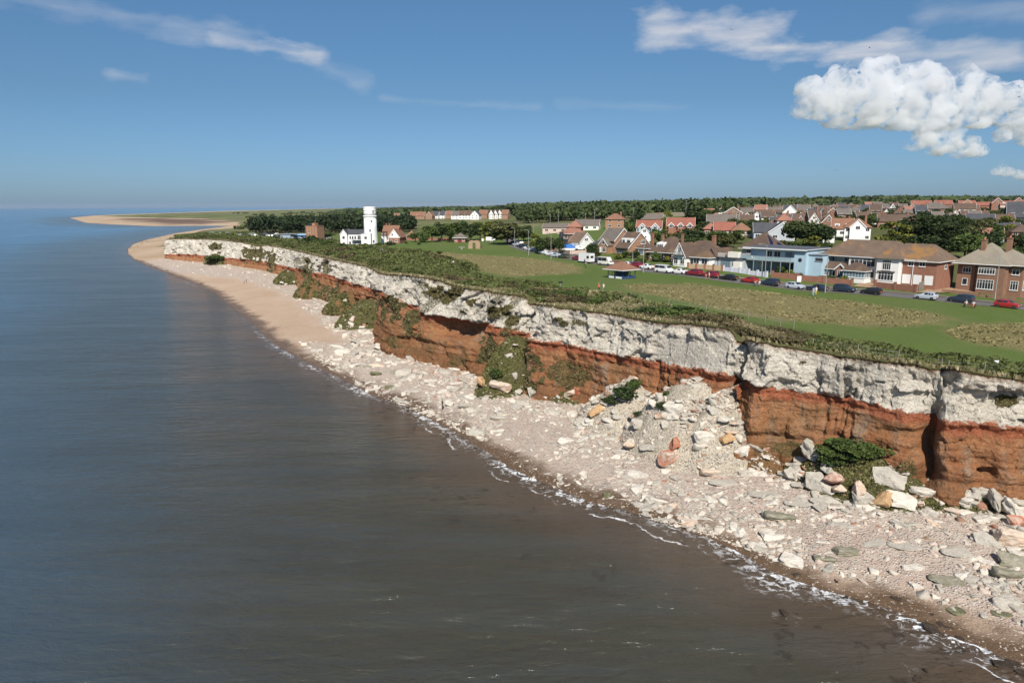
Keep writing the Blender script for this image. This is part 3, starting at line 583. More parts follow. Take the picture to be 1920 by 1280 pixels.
L_DRK = leafmat('leaves_dark', (.046,.068,.024), (.020,.032,.013), (.088,.112,.038))
L_YEL = leafmat('leaves_golden', (.150,.160,.030), (.055,.075,.018), (.26,.24,.045))
L_OLV = leafmat('leaves_olive', (.085,.092,.030), (.040,.048,.018), (.150,.145,.060))
L_SCR = leafmat('scrub_leaves', (.100,.118,.038), (.058,.070,.025), (.145,.158,.058))
L_BRN = leafmat('scrub_bronze', (.105,.088,.042), (.055,.048,.026), (.155,.125,.065))
L_DRY = leafmat('dry_grass', (.26,.22,.12), (.145,.130,.060), (.40,.35,.225), tr=.2)
L_LNG = leafmat('meadow_grass', (.26,.225,.105), (.20,.185,.078), (.32,.275,.14), tr=.2)
BARK = pm('bark', (.10,.075,.05), (.06,.045,.03), 2, .9, .05)
def crown_pts(n, rx, rz, lobes, kind, rg):
    if kind == 'layer':           # cedar / cypress: flattened tiers
        z = rg.uniform(-1, 1, lobes); r = np.sqrt(np.clip(1-np.abs(z)**1.7, .05, 1))*rg.uniform(.3, .8, lobes); a = rg.uniform(0, 2*np.pi, lobes)
        c = np.stack([r*np.cos(a), r*np.sin(a), z], 1); rad = np.stack([rg.uniform(.35, .55, lobes)]*2+[rg.uniform(.10, .17, lobes)], 1)
    else:
        d = rg.normal(size=(lobes, 3)); d /= np.linalg.norm(d, axis=1)[:, None]; c = d*rg.uniform(.35, .75, (lobes, 1)); c[:, 2] = c[:, 2]*.9+.05
        q = rg.uniform(.24, .42, lobes); rad = np.stack([q, q, q*.85], 1)
    k = rg.integers(0, lobes, n); d = rg.normal(size=(n, 3)); d /= np.linalg.norm(d, axis=1)[:, None]
    s = rg.uniform(.72, 1.05, (n, 1)); p = c[k]+d*rad[k]*s
    return p*np.array([rx, rx, rz]), np.clip(.45+rg.normal(0, .18, lobes)[k]+rg.normal(0, .16, n), 0, 1)
def tree_meshes(kind, mat, seed, H_=9., W_=8., trunk=.28, n=1300, leaf=.52):
    rg = np.random.default_rng(seed); ch = H_*(1-trunk*.55); p, tn = crown_pts(n, W_/2, ch/2, 22 if kind != 'layer' else 26, kind, rg); p[:, 2] += H_-ch/2
    V, Fq = quads(p, rg.uniform(.6, 1.3, n)*leaf, flat=(.5 if kind == 'layer' else 1), rg=rg)
    cm = npmesh('crown', V, Fq, [mat], attrs={'tint': ('FLOAT', 'POINT', np.repeat(tn, 4))})
    mb = MB(); r0 = H_*.028; top = Vector((rg.normal(0, .2), rg.normal(0, .2), H_*(trunk+.22)))
    mb.tube((0, 0, -.6), top*.55, r0, r0*.75, 7); mb.tube(top*.55, top, r0*.75, r0*.5, 7)
    for i in range(6):
        a = 2*math.pi*i/6+rg.uniform(-.4, .4); s = top*rg.uniform(.5, .95)
        mb.tube(s, s+Vector((math.cos(a)*W_*.27, math.sin(a)*W_*.27, H_*rg.uniform(.15, .3))), r0*.42, r0*.12, 5)
    return cm, mb.mesh('trunk', BARK)
TREES = {k: [tree_meshes(*a[:2], a[2]+i, **a[3]) for i in range(a[4])] for k, a in {
    'broad': ('blob', L_BRD, 100, dict(), 4), 'dark': ('blob', L_DRK, 200, dict(H_=9, W_=9, trunk=.15, n=1500), 3), 'cedar': ('layer', L_DRK, 300, dict(H_=10, W_=9, trunk=.12, n=1700, leaf=.5), 2),
    'golden': ('layer', L_YEL, 400, dict(H_=8, W_=7.5, trunk=.08, n=1500), 1), 'olive': ('blob', L_OLV, 500, dict(H_=8, W_=8, trunk=.12), 2), 'bush': ('blob', L_BRD, 600, dict(H_=2.4, W_=3.0, trunk=.02, n=800, leaf=.22), 2),
    'darkbush': ('blob', L_DRK, 700, dict(H_=2.4, W_=3.0, trunk=.02, n=800, leaf=.22), 1), 'wide': ('blob', L_BRD, 760, dict(H_=2.4, W_=7, trunk=.02, n=3400, leaf=.24), 1), 'yellowbush': ('blob', L_YEL, 720, dict(H_=2.2, W_=2.4, trunk=.02, n=420, leaf=.28), 1)}.items()}
TSZ = {'wide': (2.4, 7), 'broad': (9, 8), 'dark': (9, 9), 'cedar': (10, 9), 'golden': (8, 7.5), 'olive': (8, 8), 'bush': (2.4, 3), 'darkbush': (2.4, 3), 'yellowbush': (2.2, 2.4)}
def tree(x, y, z, h, w, kind, label, group=None, cat=None, name=None):
    cm, tm = random.choice(TREES[kind]); H_, W_ = TSZ[kind]; bush = 'bush' in kind or kind == 'wide'
    e = empty(name or ('bush' if bush else 'tree'), (x, y, z), random.uniform(0, 6.28), label, cat or ('bush' if bush else 'tree'), group)
    e.scale = (w/W_*1.18, w/W_*1.18, h/H_*1.18); link('foliage' if bush else 'crown', cm, e); link('stem' if bush else 'trunk', tm, e); return e
# ---------------------------------------------------------------- rocks
def rockmesh(seed, flat, n=26, name='rock'):
    rg = np.random.default_rng(seed); bm = bmesh.new(); n = 15 if flat < .5 else 20; p = rg.uniform(-1, 1, (n, 3)); p = np.sign(p)*np.abs(p)**.5; p[:, :2] *= np.array([1, rg.uniform(.6, .9)])
    p /= np.maximum(1, np.linalg.norm(p[:, :2], axis=1)/1.0)[:, None]**.6; p[:, 2] *= flat
    for q in p: bm.verts.new(q*.5)
    r = bmesh.ops.convex_hull(bm, input=bm.verts); bmesh.ops.delete(bm, geom=[v for v in bm.verts if not v.link_faces], context='VERTS')
    bmesh.ops.bevel(bm, geom=bm.edges[:], offset=.012, segments=1, affect='EDGES'); bmesh.ops.triangulate(bm, faces=bm.faces[:])
    me = bpy.data.meshes.new(name); bm.to_mesh(me); bm.free(); return me
def hires(me, seed):
    bm = bmesh.new(); bm.from_mesh(me); bmesh.ops.subdivide_edges(bm, edges=[e for e in bm.edges if e.calc_length() > .12], cuts=3, use_grid_fill=True); bmesh.ops.triangulate(bm, faces=bm.faces[:])
    bmesh.ops.subdivide_edges(bm, edges=[e for e in bm.edges if e.calc_length() > .11], cuts=1); bmesh.ops.triangulate(bm, faces=bm.faces[:]); bm.normal_update()
    P_ = np.array([v.co[:] for v in bm.verts]); N_ = np.array([v.normal[:] for v in bm.verts]); d = fbm(P_[:, 0]*3, P_[:, 1]*3, P_[:, 2]*7, o=4, s=seed)*.075; f1, f2, h, e = worley(P_[:, 0]*3.2, P_[:, 1]*3.2, P_[:, 2]*6, seed+50); d += (h[0]-.5)*.035
    for v, q, n_, dd in zip(bm.verts, P_, N_, d): v.co = q+n_*dd
    m2 = bpy.data.meshes.new('rock'); bm.to_mesh(m2); bm.free(); return m2
RK = [rockmesh(i, f) for i, f in enumerate([.28, .22, .34, .55, .75, .18, .5, .9])]
RKH = [hires(m, 900+i) for i, m in enumerate(RK)]
RKN = [(np.array([v.co[:] for v in m.vertices]), np.array([p.vertices[:] for p in m.polygons])) for m in RK]
def rockmat(name, c1, c2, c3, w=.5, sc=.9):
    t = MT(name); v = t.pos(); a = t.noise(v, sc, 5, .65, .35, .65); b = t.noise(v, sc*5, 4, .7, .3, .7)
    c = t.mix(a, c1, c2); c = t.mix(t.M('MULTIPLY', b, w), c, c3); h = t.bump(t.noise(t.pos((1, 1, 2.5)), 4.5, 5, .7), .12, .9)
    return t.done(c, .93, h, spec=.15)
RM = {'grey': rockmat('rock_grey', (.44,.405,.345), (.36,.33,.28), (.52,.48,.41)), 'white': rockmat('rock_chalk', (.66,.62,.54), (.56,.51,.44), (.46,.42,.36)),
      'pink': rockmat('rock_pink_chalk', (.55,.46,.38), (.58,.40,.27), (.62,.56,.47)), 'red': rockmat('rock_red', (.38,.125,.065), (.46,.26,.17), (.30,.085,.05)),
      'ochre': rockmat('rock_ochre', (.48,.31,.16), (.40,.22,.10), (.56,.42,.26)), 'brown': rockmat('rock_carrstone', (.22,.105,.05), (.32,.15,.06), (.14,.07,.035)),
      'weed': rockmat('rock_weed', (.24,.225,.16), (.38,.35,.28), (.13,.125,.08), .55), 'dark': rockmat('rock_seaweed', (.045,.035,.027), (.075,.055,.042), (.025,.02,.016)), 'algae': rockmat('rock_green_algae', (.14,.14,.065), (.08,.085,.04), (.30,.28,.20)),
      'redwhite': rockmat('rock_red_and_white', (.42,.15,.085), (.60,.54,.45), (.36,.12,.06), .4, .55)}
RMESH = {}
def rock_me(k, c):
    if (k, c) not in RMESH: m = RKH[k].copy(); m.materials.append(RM[c]); RMESH[(k, c)] = m
    return RMESH[(k, c)]
# mounds of fallen rock at the foot of the cliff: (column of top, row of top, half width, length out, colours)
def cliffframe(px):
    i = int(np.argmin(np.abs(ci-px))); return B0[i], nrm_[i], tan_[i], i
MOUNDS = []
def mound_h(X, Y, m):
    (bx_, by_), n_, t_, za, w_, l_, p_ = m[:7]; dx, dy = X-bx_, Y-by_; u = (dx*t_[0]+dy*t_[1])/w_; v_ = (dx*n_[0]+dy*n_[1])/l_; v_ = np.where(v_ < 0, v_*.35, v_)
    r = np.sqrt(u*u+v_*v_); g_ = np.clip(1-r, -.3, 1); return (za-1.0)*np.where(g_ > 0, g_*(1+.9*r*p_*.5), g_)*1.0+1.0-np.where(r > 1, (r-1)*2, 0)
def rubblemat(name, c1, c2, c3, c4):
    t = MT(name); v = t.pos(); a = t.noise(v, .35, 5, .65, .35, .65); b = t.noise(v, 4, 4, .7, .35, .65); pv = t.vor(v, 3.4, out='Color'); pd = t.vor(v, 3.4); s = t.sep(pv)
    c = t.mix(a, c1, c2); c = t.mix(t.M('MULTIPLY', t.ramp(s[0], .5, .6), t.ramp(pd, .42, .26)), c, c3); c = t.mix(t.M('MULTIPLY', b, .35), c, c4)
    nb = t.bump(t.ramp(pd, .5, .1), .16, 1.0); nb = t.bump(b, .15, .9, nb); return t.done(c, .95, nb, spec=.1)
RB_W = rubblemat('rubble_chalk', (.62,.55,.44), (.54,.47,.37), (.72,.66,.56), (.42,.36,.28)); RB_G = rubblemat('rubble_overgrown', (.13,.115,.045), (.095,.10,.035), (.30,.26,.19), (.07,.07,.025)); RB_R = rubblemat('rubble_red', (.26,.135,.065), (.19,.12,.05), (.36,.22,.13), (.10,.085,.035))
def mound(px, ytop, w_, l_, mats, label, p_=1.0, amp=.35, cat='rubble mound', apex_in=-0.5, parent_list=None):
    b, n_, t_, i = cliffframe(px); off = float(np.interp(px, OFFL[:, 0], OFFL[:, 1])); ap = b+n_*(off*0-apex_in)
    za = zray(px, ytop, ap[1]); m = (ap, n_, t_, za, w_, l_, p_); MOUNDS.append(m)
    st = .32 if ap[1] < 140 else .6; u = np.arange(-w_*1.15, w_*1.15, st); v_ = np.arange(-2.6, l_*1.2, st); U, V_ = np.meshgrid(u, v_)
    Xm = ap[0]+t_[0]*U+n_[0]*V_; Ym = ap[1]+t_[1]*U+n_[1]*V_; Zm = mound_h(Xm, Ym, m)
    f1 = worley(Xm/1.3, Ym/1.3, Xm*0, 301)[0]; Zm = Zm+(fbm(Xm/2.2, Ym/2.2, o=4, s=300)*amp*2+(1-f1)*amp*.7)*np.clip(Zm-1.2, 0, 1)
    me = npmesh('rubble_mound', np.stack([Xm, Ym, Zm], -1).reshape(-1, 3), gridfaces(*Xm.shape), [mats], True)
    return tag(link('rubble_mound', me), label, cat)
mound(1300, 709, 10.8, 9.5, RB_W, 'large pale fan of chalk rubble heaped high against the red cliff', 1.0)
mound(1352, 732, 6.4, 8.0, RB_W, 'rubble heap with ochre blocks, right shoulder of the large pale fan')
mound(1185, 712, 9.0, 8.2, RB_W, 'chalk rubble heap with green plants, left shoulder of the large pale fan')
mound(1612, 838, 9.2, 5.6, RB_G, 'mound topped with a bright green bush at the foot of the right cliff', cat='grassy mound')
mound(962, 628, 5.2, 8.0, RB_G, 'steep green overgrown slump leaning on the cliff between two brown bluffs', 1.2, cat='grassy mound')
mound(690, 562, 10, 9.0, RB_G, 'grey green slump of broken rock left of the brown bluff with the cave', cat='grassy mound')
mound(648, 548, 8, 7.0, RB_R, 'overgrown brown slump under the white cliff, nearer of the two on the sandy beach', cat='grassy mound')
mound(588, 524, 12, 7.0, RB_R, 'overgrown brown slump under the white cliff at the end of the sandy beach', cat='grassy mound')
mound(540, 508, 14, 6.0, RB_G, 'green brown slump below the middle of the white cliff', cat='grassy mound')
mound(405, 476, 12, 5.0, RB_G, 'small dark green slump under the far white cliff', cat='grassy mound')
mound(1425, 832, 4.0, 3.2, RB_R, 'low red and ochre scree in the dark corner of the cliff', amp=.2)
mound(1060, 738, 7, 2.6, RB_G, 'low grassy skirt along the foot of the brown cliff', cat='grassy mound', amp=.15)
mound(1835, 924, 9, 2.2, RB_G, 'low grassy skirt below the notched red cliff', cat='grassy mound', amp=.15)
def zsurf(X, Y):
    X = np.atleast_1d(np.asarray(X, float)); Y = np.atleast_1d(np.asarray(Y, float)); z = zbeach(X, Y)
    for m in MOUNDS: z = np.maximum(z, mound_h(X, Y, m))
    return z
def beach_pt(px, py):
    d = ray(px, py); ts = np.geomspace(45, 1600, 3000); p = CAM+np.outer(ts, d); k = np.argmax(p[:, 2] < zsurf(p[:, 0], p[:, 1])); return p[k]
# hand-placed boulders: column, row, length (m), height factor, colour, mesh, turn (deg), tilt (deg), label
BIG = [(1253,868,3.2,1.3,'redwhite',4,35,8,'big rounded boulder, red on top and cream below, in front of the rubble fan'),
 (1262,840,2.6,1.9,'red',6,70,50,'bright red slab leaning on the rubble fan above the big rounded boulder'),
 (1084,748,2.2,2.6,'red',7,10,20,'orange red broken block at the left edge of the rubble fan'),(1074,745,2.6,3.2,'pink',3,100,68,'tall cream slab standing upright beside the orange red block'),
 (1312,843,2.2,1.5,'white',3,20,10,'white angular block low on the rubble fan, left of the larger white block'),(1180,838,3.2,1.2,'pink',3,70,40,'cream tilted slab at the left foot of the rubble fan'),(1215,843,3.4,1.0,'grey',0,-20,-14,'long grey slab tipped toward the sea at the foot of the rubble fan'),
 (1200,800,3.0,1.2,'grey',2,5,20,'grey flat block on the slope of the rubble fan'),(1115,780,2.4,2.2,'ochre',4,80,50,'cream yellow upright block on the left side of the rubble fan'),(1360,830,2.2,1.6,'ochre',4,90,60,'yellow upright block in the scree by the dark corner'),
 (1300,790,1.8,1.4,'white',3,40,50,'small white block half buried high on the rubble fan'),(1340,775,2.2,1.1,'grey',0,30,25,'grey flat block near the top right of the rubble fan'),(1318,828,3.0,1.4,'white',6,10,12,'largest white block low on the rubble fan'),
 (1385,856,1.8,1.3,'brown',6,0,10,'brown carrstone block in the dark corner of the cliff'),(1330,890,3.0,1.1,'pink',3,15,6,'cream and pink boulder on the beach right of the big rounded boulder'),(1355,908,3.8,.6,'grey',1,10,3,'wide flat grey slab below the cream and pink boulder'),
 (1520,858,5.6,1.6,'grey',2,60,35,'huge pale slab tilted up against the green mound'),(1535,915,4.2,1.2,'grey',0,-25,30,'large grey slab sloping down in front of the green mound'),(1562,905,3.4,1.6,'redwhite',3,55,45,'red and cream striped slab leaning beside the large grey slab'),(1572,922,2.4,1.5,'pink',3,70,50,'cream pink block below the red and cream striped slab'),
 (1606,925,3.0,1.5,'pink',6,55,45,'cream slab standing on edge below the middle of the green mound'),(1665,905,4.4,1.0,'grey',0,-20,28,'big pale slab tilted seaward at the right of the green mound'),(1690,943,4.0,1.0,'white',2,-5,20,'white flat boulder right of the striped slab, lowest on the pile'),(1655,945,2.4,1.6,'ochre',4,120,50,'orange tan block wedged beside the white flat boulder'),
 (1615,942,2.6,1.5,'grey',6,0,15,'rounded grey block under the cream slab standing on edge'),(1630,955,2.2,.9,'white',2,0,10,'white low block at the sea side of the rock pile'),(1490,893,3.0,.9,'grey',0,0,10,'grey slab at the left end of the rock pile by the green mound'),(1500,912,2.6,.9,'grey',1,20,5,'small grey slab in front of the left end of the rock pile'),
 (1400,890,2.8,.8,'grey',2,0,6,'pale slab on the beach below the dark corner'),(1432,930,4.0,.5,'grey',1,5,0,'oval grey slab lying flat on the open beach'),(1460,973,4.0,.8,'weed',3,0,0,'round boulder greenish with weed on the open shingle'),(1540,945,3.2,.8,'grey',2,20,5,'layered grey block below the large grey slab'),
 (1500,945,4.0,.4,'grey',1,10,0,'broad thin slab flat on the shingle left of the layered grey block'),(1838,930,2.6,1.3,'grey',3,0,8,'grey block under the notched red cliff'),(1812,942,2.0,1.1,'white',3,30,5,'pale block left of the grey block under the notched red cliff'),
 (1868,950,4.4,1.3,'grey',0,60,40,'large tilted pale slab at the right edge, left one of a pair'),(1893,962,4.6,1.4,'white',2,60,38,'large tilted white slab at the right edge, right one of a pair'),(1905,985,2.4,1.3,'redwhite',6,0,20,'red and white block below the pair of tilted slabs'),(1912,948,2.6,1.2,'grey',3,0,20,'grey block above the pair of tilted slabs'),
 (1888,1020,2.8,1.4,'pink',4,-10,10,'cream pink boulder on the shingle near the right edge'),(1850,1020,3.0,1.0,'grey',0,-20,20,'tilted grey slab left of the cream pink boulder'),(1795,1038,3.6,.5,'grey',1,15,6,'flat slab with a dark lower edge on the right shingle'),(1900,1060,3.4,1.0,'weed',2,-30,18,'green stained slab near the right edge above the waterline'),(1885,1082,3.0,1.2,'weed',3,0,5,'green stained block lowest on the right shingle'),
 (1775,1092,3.4,.6,'weed',1,-10,5,'flat grey green slab near the brown wet sand'),(1700,1025,4.0,.35,'grey',1,0,0,'very wide flat slab bedded in the right shingle'),(1545,1050,2.6,.7,'weed',3,0,0,'pale green rock at the edge of the wet sand'),(1585,1040,2.6,.7,'weed',4,0,0,'green topped rock on the shingle beside the wet sand'),
 (1138,932,1.3,1.2,'algae',4,0,0,'small green weed covered rock in the foam'),(1875,1150,2.2,.5,'algae',5,0,0,'bright green weed patch rock on the wet sand at the right'),(1793,1146,2.0,.4,'algae',5,20,0,'dark green weedy rock left of the bright green one'),
 (935,788,3.2,1.0,'grey',3,0,0,'smooth oval grey boulder on the sand near the waterline'),(1035,777,3.6,.8,'grey',0,0,6,'flat broad grey slab right of the smooth oval boulder'),(980,760,3.0,1.0,'grey',2,0,10,'grey block on the beach between the two broad slabs'),(885,772,2.6,.9,'grey',0,20,12,'dark edged slab left of the smooth oval boulder'),
 (938,728,4.6,1.1,'pink',3,0,8,'wide cream boulder with a red top left of the green slump'),(1000,742,3.2,1.5,'grey',6,40,30,'pointed grey slab at the foot of the brown cliff'),(970,735,2.4,1.0,'grey',2,-20,10,'grey slab between the cream boulder and the pointed slab'),(905,722,3.2,2.0,'ochre',5,60,50,'thin yellow slab standing on edge behind the beach'),
 (870,765,2.6,1.4,'grey',3,40,25,'grey block leaning on the slope left of the dark edged slab'),(705,703,2.8,1.0,'algae',3,0,0,'green weed covered boulder on the sand, upper of three'),(733,728,2.8,.9,'algae',2,20,0,'green weed covered boulder on the sand, lowest of three'),(690,690,2.4,.8,'weed',2,10,10,'half green slab above the weed covered boulders'),
 (742,702,3.6,.6,'weed',0,-10,8,'long dark edged slab right of the weed covered boulders'),(797,704,2.2,.9,'grey',3,0,5,'single grey rock on open sand below the cave'),(835,700,3.0,.6,'grey',0,0,8,'dark shadowed slab at the foot of the brown bluff'),(712,662,2.2,.9,'grey',3,0,8,'grey rock on the sand left of the brown bluff'),
 (1640,1020,3.0,.4,'grey',1,30,0,'thin flat slab in the middle of the right shingle'),(1580,985,3.0,.4,'grey',1,-10,0,'thin flat slab in the shingle seaward of the rock pile'),(1250,800,2.0,1.2,'grey',0,10,30,'grey slab resting halfway up the rubble fan'),(1140,800,2.6,1.2,'grey',2,-60,40,'dark sided slab at the left foot of the rubble fan')]
ROCKS = 0; BIGP = np.array([beach_pt(b[0], b[1])[:2] for b in BIG])
for k, (px, py, L_, hf, c, mi_, rz, ti, lab) in enumerate(BIG):
    p = beach_pt(px, py); o = link('boulder', rock_me(mi_, c)); s = L_*.9; o.location = (p[0], p[1], p[2]+L_*.10*hf); o.scale = (s, s*.85, s*hf*.85)
    o.rotation_euler = (R(ti), R(ti*.3), R(rz)); tag(o, lab, 'boulder'); ROCKS += 1
# random rocks inside the rubble belt
rx_ = np.array([q[0] for q in RUBL]); ry_ = np.array([q[1] for q in RUBL])
def belt(n, a=1.6, smin=.22, smax=2.6):
    lr = np.exp(rng.uniform(math.log(52), math.log(620), n)); th = rng.uniform(R(-33), R(43), n); X = lr*np.sin(th); Y = lr*np.cos(th); k = inpoly(X, Y, RUBL) & (Y < 470) & (Y > 46); X = X[k]; Y = Y[k]
    s = smin*(1-rng.random(len(X)))**(-1/a); k = s < smax; X, Y, s = X[k], Y[k], s[k]
    px, py = proj(np.column_stack([X, Y, X*0+1])); k = (px > 200) & (px < 2000); return X[k], Y[k], s[k]
RX, RY, RS = belt(260000, 1.75, .24, 2.6)
clear = fbm(RX/9, RY/9, s=400); dcl_ = pdist(RX, RY, [tuple(q) for q in B0[::6]])
nearc = np.exp(-(dcl_/7)**2); keep = (rng.random(len(RX)) < np.clip(.42+nearc*.9+clear*1.5+.35*((RY > 95) & (RY < 200)), .06, 1)) & ((RS < 1.4) | (rng.random(len(RX)) < .35+.6*nearc)); RX, RY, RS, nearc, dcl_ = (a[keep] for a in (RX, RY, RS, nearc, dcl_))
RS = RS*(1+.25*sstep(120, 260, RY)+.55*np.exp(-((RY-175)/45)**2))
RZ = zsurf(RX, RY); scr_ = RS/np.hypot(RX, RY); order = np.argsort(-scr_)
NIND = 220
on_grass = np.zeros(len(RX), bool)
for m in MOUNDS[3:10]: on_grass |= mound_h(RX, RY, m) > zbeach(RX, RY)+1.3
order = order[~(on_grass[order] & (rng.random(len(order)) < .85))]
redness = rng.random(len(RX)); redz = (nearc*.20+.008)*np.where(RY > 190, .25, 1)
zones = [(300, 'under the far white headland'), (560, 'on the sand below the vegetated slumps'), (720, 'below the brown bluff with the cave'), (905, 'on the beach below the brown bluffs'), (1080, 'left of the big rubble fan'), (1380, 'around the foot of the big rubble fan'), (1560, 'between the rubble fan and the green mound'), (1730, 'below the green mound'), (9999, 'below the notched red cliff')]
ipx, _ = proj(np.column_stack([RX, RY, RZ]))
def zone(x):
    n_ = zones[0][1]
    for a_, s_ in zones:
        if x >= a_: n_ = s_
    return n_
cols = np.where((redness < redz) & (RS < 1.25), np.where(rng.random(len(RX)) < .5, 3, 5), np.where(rng.random(len(RX)) < .40+.0*RX, 1, np.where(rng.random(len(RX)) < .2, 2, 0)))
cname = ['grey', 'white', 'pink', 'red', 'ochre', 'brown']; cword = ['grey', 'white chalk', 'cream pink', 'red', 'ochre', 'brown']
def place(i): return RX[i], RY[i], RZ[i]
for i in order[:NIND]:
    mi_ = int(rng.choice([0, 1, 2, 3, 5, 0, 1, 6])); c = int(cols[i]); o = link('rock', rock_me(mi_, cname[c])); s = RS[i]*1.15
    o.location = (RX[i], RY[i], RZ[i]+s*.03); ti = rng.normal(0, .14)+.35*nearc[i]*rng.normal(); o.rotation_euler = (ti, rng.normal(0, .1), rng.uniform(0, 6.28)); o.scale = (s, s*rng.uniform(.7, 1), s*rng.uniform(.7, 1.1))
    near = 'at the cliff foot,' if dcl_[i] < 5 else ('near the waterline,' if RZ[i] < 1.1 else 'mid beach,')
    lab = f"{cword[c]} {'flat slab' if mi_ in (0,1,2,5) else 'block'} {near} {zone(ipx[i])}"
    q_ = np.hypot(BIGP[:, 0]-RX[i], BIGP[:, 1]-RY[i]); j_ = int(np.argmin(q_))
    if q_[j_] < 7:
        gx_, gy_ = BIG[j_][0], BIG[j_][1]; _, ipy = proj([RX[i], RY[i], RZ[i]]); rel = ('left of' if ipx[i] < gx_ else 'right of') if abs(ipx[i]-gx_) > abs(ipy-gy_)*1.3 else ('behind' if ipy < gy_ else 'in front of'); dw = 'touching' if q_[j_] < 1.5 else ('just' if q_[j_] < 3.5 else 'somewhat')
        szw = 'small' if s < .75 else ('large' if s > 1.5 else 'middling'); sn = BIG[j_][8].split(',')[0].split()[:6]
        while sn[-1] in ('with', 'the', 'on', 'at', 'in', 'of', 'and', 'a', 'its', 'up', 'down', 'from', 'by', 'beside', 'to', 'toward', 'for', 'between', 'below', 'above', 'against', 'over', 'right', 'left', 'lower'): sn.pop()
        lab = f"{szw} {cword[c]} {'slab' if mi_ in (0,1,2,5) else 'block'} {dw} {rel} {' '.join(sn)}"
    tag(o, lab, 'rock', 'fallen rocks: '+lab)
def merge_rocks(name, idx, X, Y, Z, S, C, lo=False):
    Vs_, Fs_, Cs_ = [], [], []; off = 0
    for v in range(len(RKN)):
        sel = idx[(np.arange(len(idx)) % len(RKN)) == v]
        if not len(sel): continue
        V0, F0 = RKN[v] if not lo else (np.array([[.5,0,0],[0,.4,0],[-.5,0,0],[0,-.45,0],[.05,.05,.22],[0,0,-.2]]), np.array([[0,1,4],[1,2,4],[2,3,4],[3,0,4],[1,0,5],[2,1,5],[3,2,5],[0,3,5]]))
        n = len(sel); a = rng.uniform(0, 6.28, n); tx = rng.normal(0, .25, n); ty = rng.normal(0, .2, n); s = S[sel]
        P0 = V0[None]*np.stack([s, s*rng.uniform(.7, 1, n), s*rng.uniform(.7, 1.2, n)], 1)[:, None]
        z = P0[..., 2]+P0[..., 0]*ty[:, None]+P0[..., 1]*tx[:, None]; ca_, sa_ = np.cos(a)[:, None], np.sin(a)[:, None]
        P1 = np.stack([P0[..., 0]*ca_-P0[..., 1]*sa_+X[sel][:, None], P0[..., 0]*sa_+P0[..., 1]*ca_+Y[sel][:, None], z+(Z[sel]-s*rng.uniform(-.06, .12, n))[:, None]], -1)
        Vs_.append(P1.reshape(-1, 3)); Fs_.append((F0[None]+(np.arange(n)*len(V0))[:, None, None]).reshape(-1, 3)+off); Cs_.append(np.repeat(C[sel], len(V0), 0)); off += n*len(V0)
    return npmesh(name, np.vstack(Vs_), np.vstack(Fs_), [RUBBLE], attrs={'rc': ('FLOAT_COLOR', 'POINT', np.column_stack([np.vstack(Cs_), np.ones(off)]))})
t = MT('scattered_stone'); v = t.pos(); c = t.attr('rc', 'Color'); c = t.mix(t.M('MULTIPLY', t.noise(v, 5, 4, .7, .3, .7), .35), c, (.30,.27,.23)); RUBBLE = t.done(c, .93, t.bump(t.noise(v, 6, 4, .7), .06, .8), spec=.15)
pal = np.array([(.44,.40,.34), (.60,.545,.46), (.53,.43,.36), (.36,.16,.10), (.44,.30,.18), (.26,.15,.09)])
pc = pal[cols]*rng.uniform(.82, 1.12, (len(RX), 1)); rest = order[NIND:NIND+26000]
tag(link('rock_debris', merge_rocks('rock_debris', rest, RX, RY, RZ, RS, pc)), 'scattered smaller chalk stones and slabs all over the beach', 'rocks', kind='stuff')
CX, CY, CS = belt(240000, 3.2, .10, .4); k = rng.random(len(CX)) < np.clip(.35+fbm(CX/4, CY/4, s=420)*.9, 0, 1)*np.clip(140/np.hypot(CX, CY), 0, 1); CX, CY, CS = CX[k][:26000], CY[k][:26000], CS[k][:26000]
cc_ = pal[np.where(rng.random(len(CX)) < .03, 3, np.where(rng.random(len(CX)) < .72, 1, 0))]*rng.uniform(.9, 1.12, (len(CX), 1))
tag(link('shingle', merge_rocks('shingle', np.arange(len(CX)), CX, CY, zsurf(CX, CY), CS*1.15, cc_, True)), 'small white chips and pebbles strewn over the beach', 'pebbles', kind='stuff')
# dark weedy rocks at the waterline
SEAR = [(1775,1170,3.2),(1815,1175,3.6),(1840,1188,2.2),(1862,1197,1.4),(1850,1170,1.6),(1690,1110,1.6),(1705,1122,2.0),(1680,1123,1.8),(1650,1102,1.2),(1632,1098,.9),(1745,1178,2.6),(1800,1195,1.3),(1900,1240,2.2),(1880,1245,2.6),(1905,1210,1.4),(1860,1150,.9),(1843,1160,1.1),(1565,1090,1.5),(1493,1076,1.6),(1585,1118,1.0),
 (1468,1000,1.2),(1480,998,1.0),(1405,980,.8),(1750,1152,1.0),(1720,1270,1.4),(1735,1255,.9),(752,756,1.2),(765,763,1.4),(745,752,.8),(1920,1262,2.0),(1470,1148,1.6),(1590,1065,.9)]
SEAR += [(655+i*13+random.uniform(-8, 8), 713+i*4.2+random.uniform(-5, 5), random.uniform(.6, 1.2)) for i in range(9)] + [(502+i*9, 628+i*7+random.uniform(-4, 4), random.uniform(.6, 1.3)) for i in range(6)]
ORD = 'first second third fourth fifth sixth seventh eighth ninth tenth eleventh twelfth thirteenth fourteenth fifteenth sixteenth seventeenth eighteenth nineteenth twentieth twenty-first twenty-second twenty-third twenty-fourth'.split(); SEAO = {}
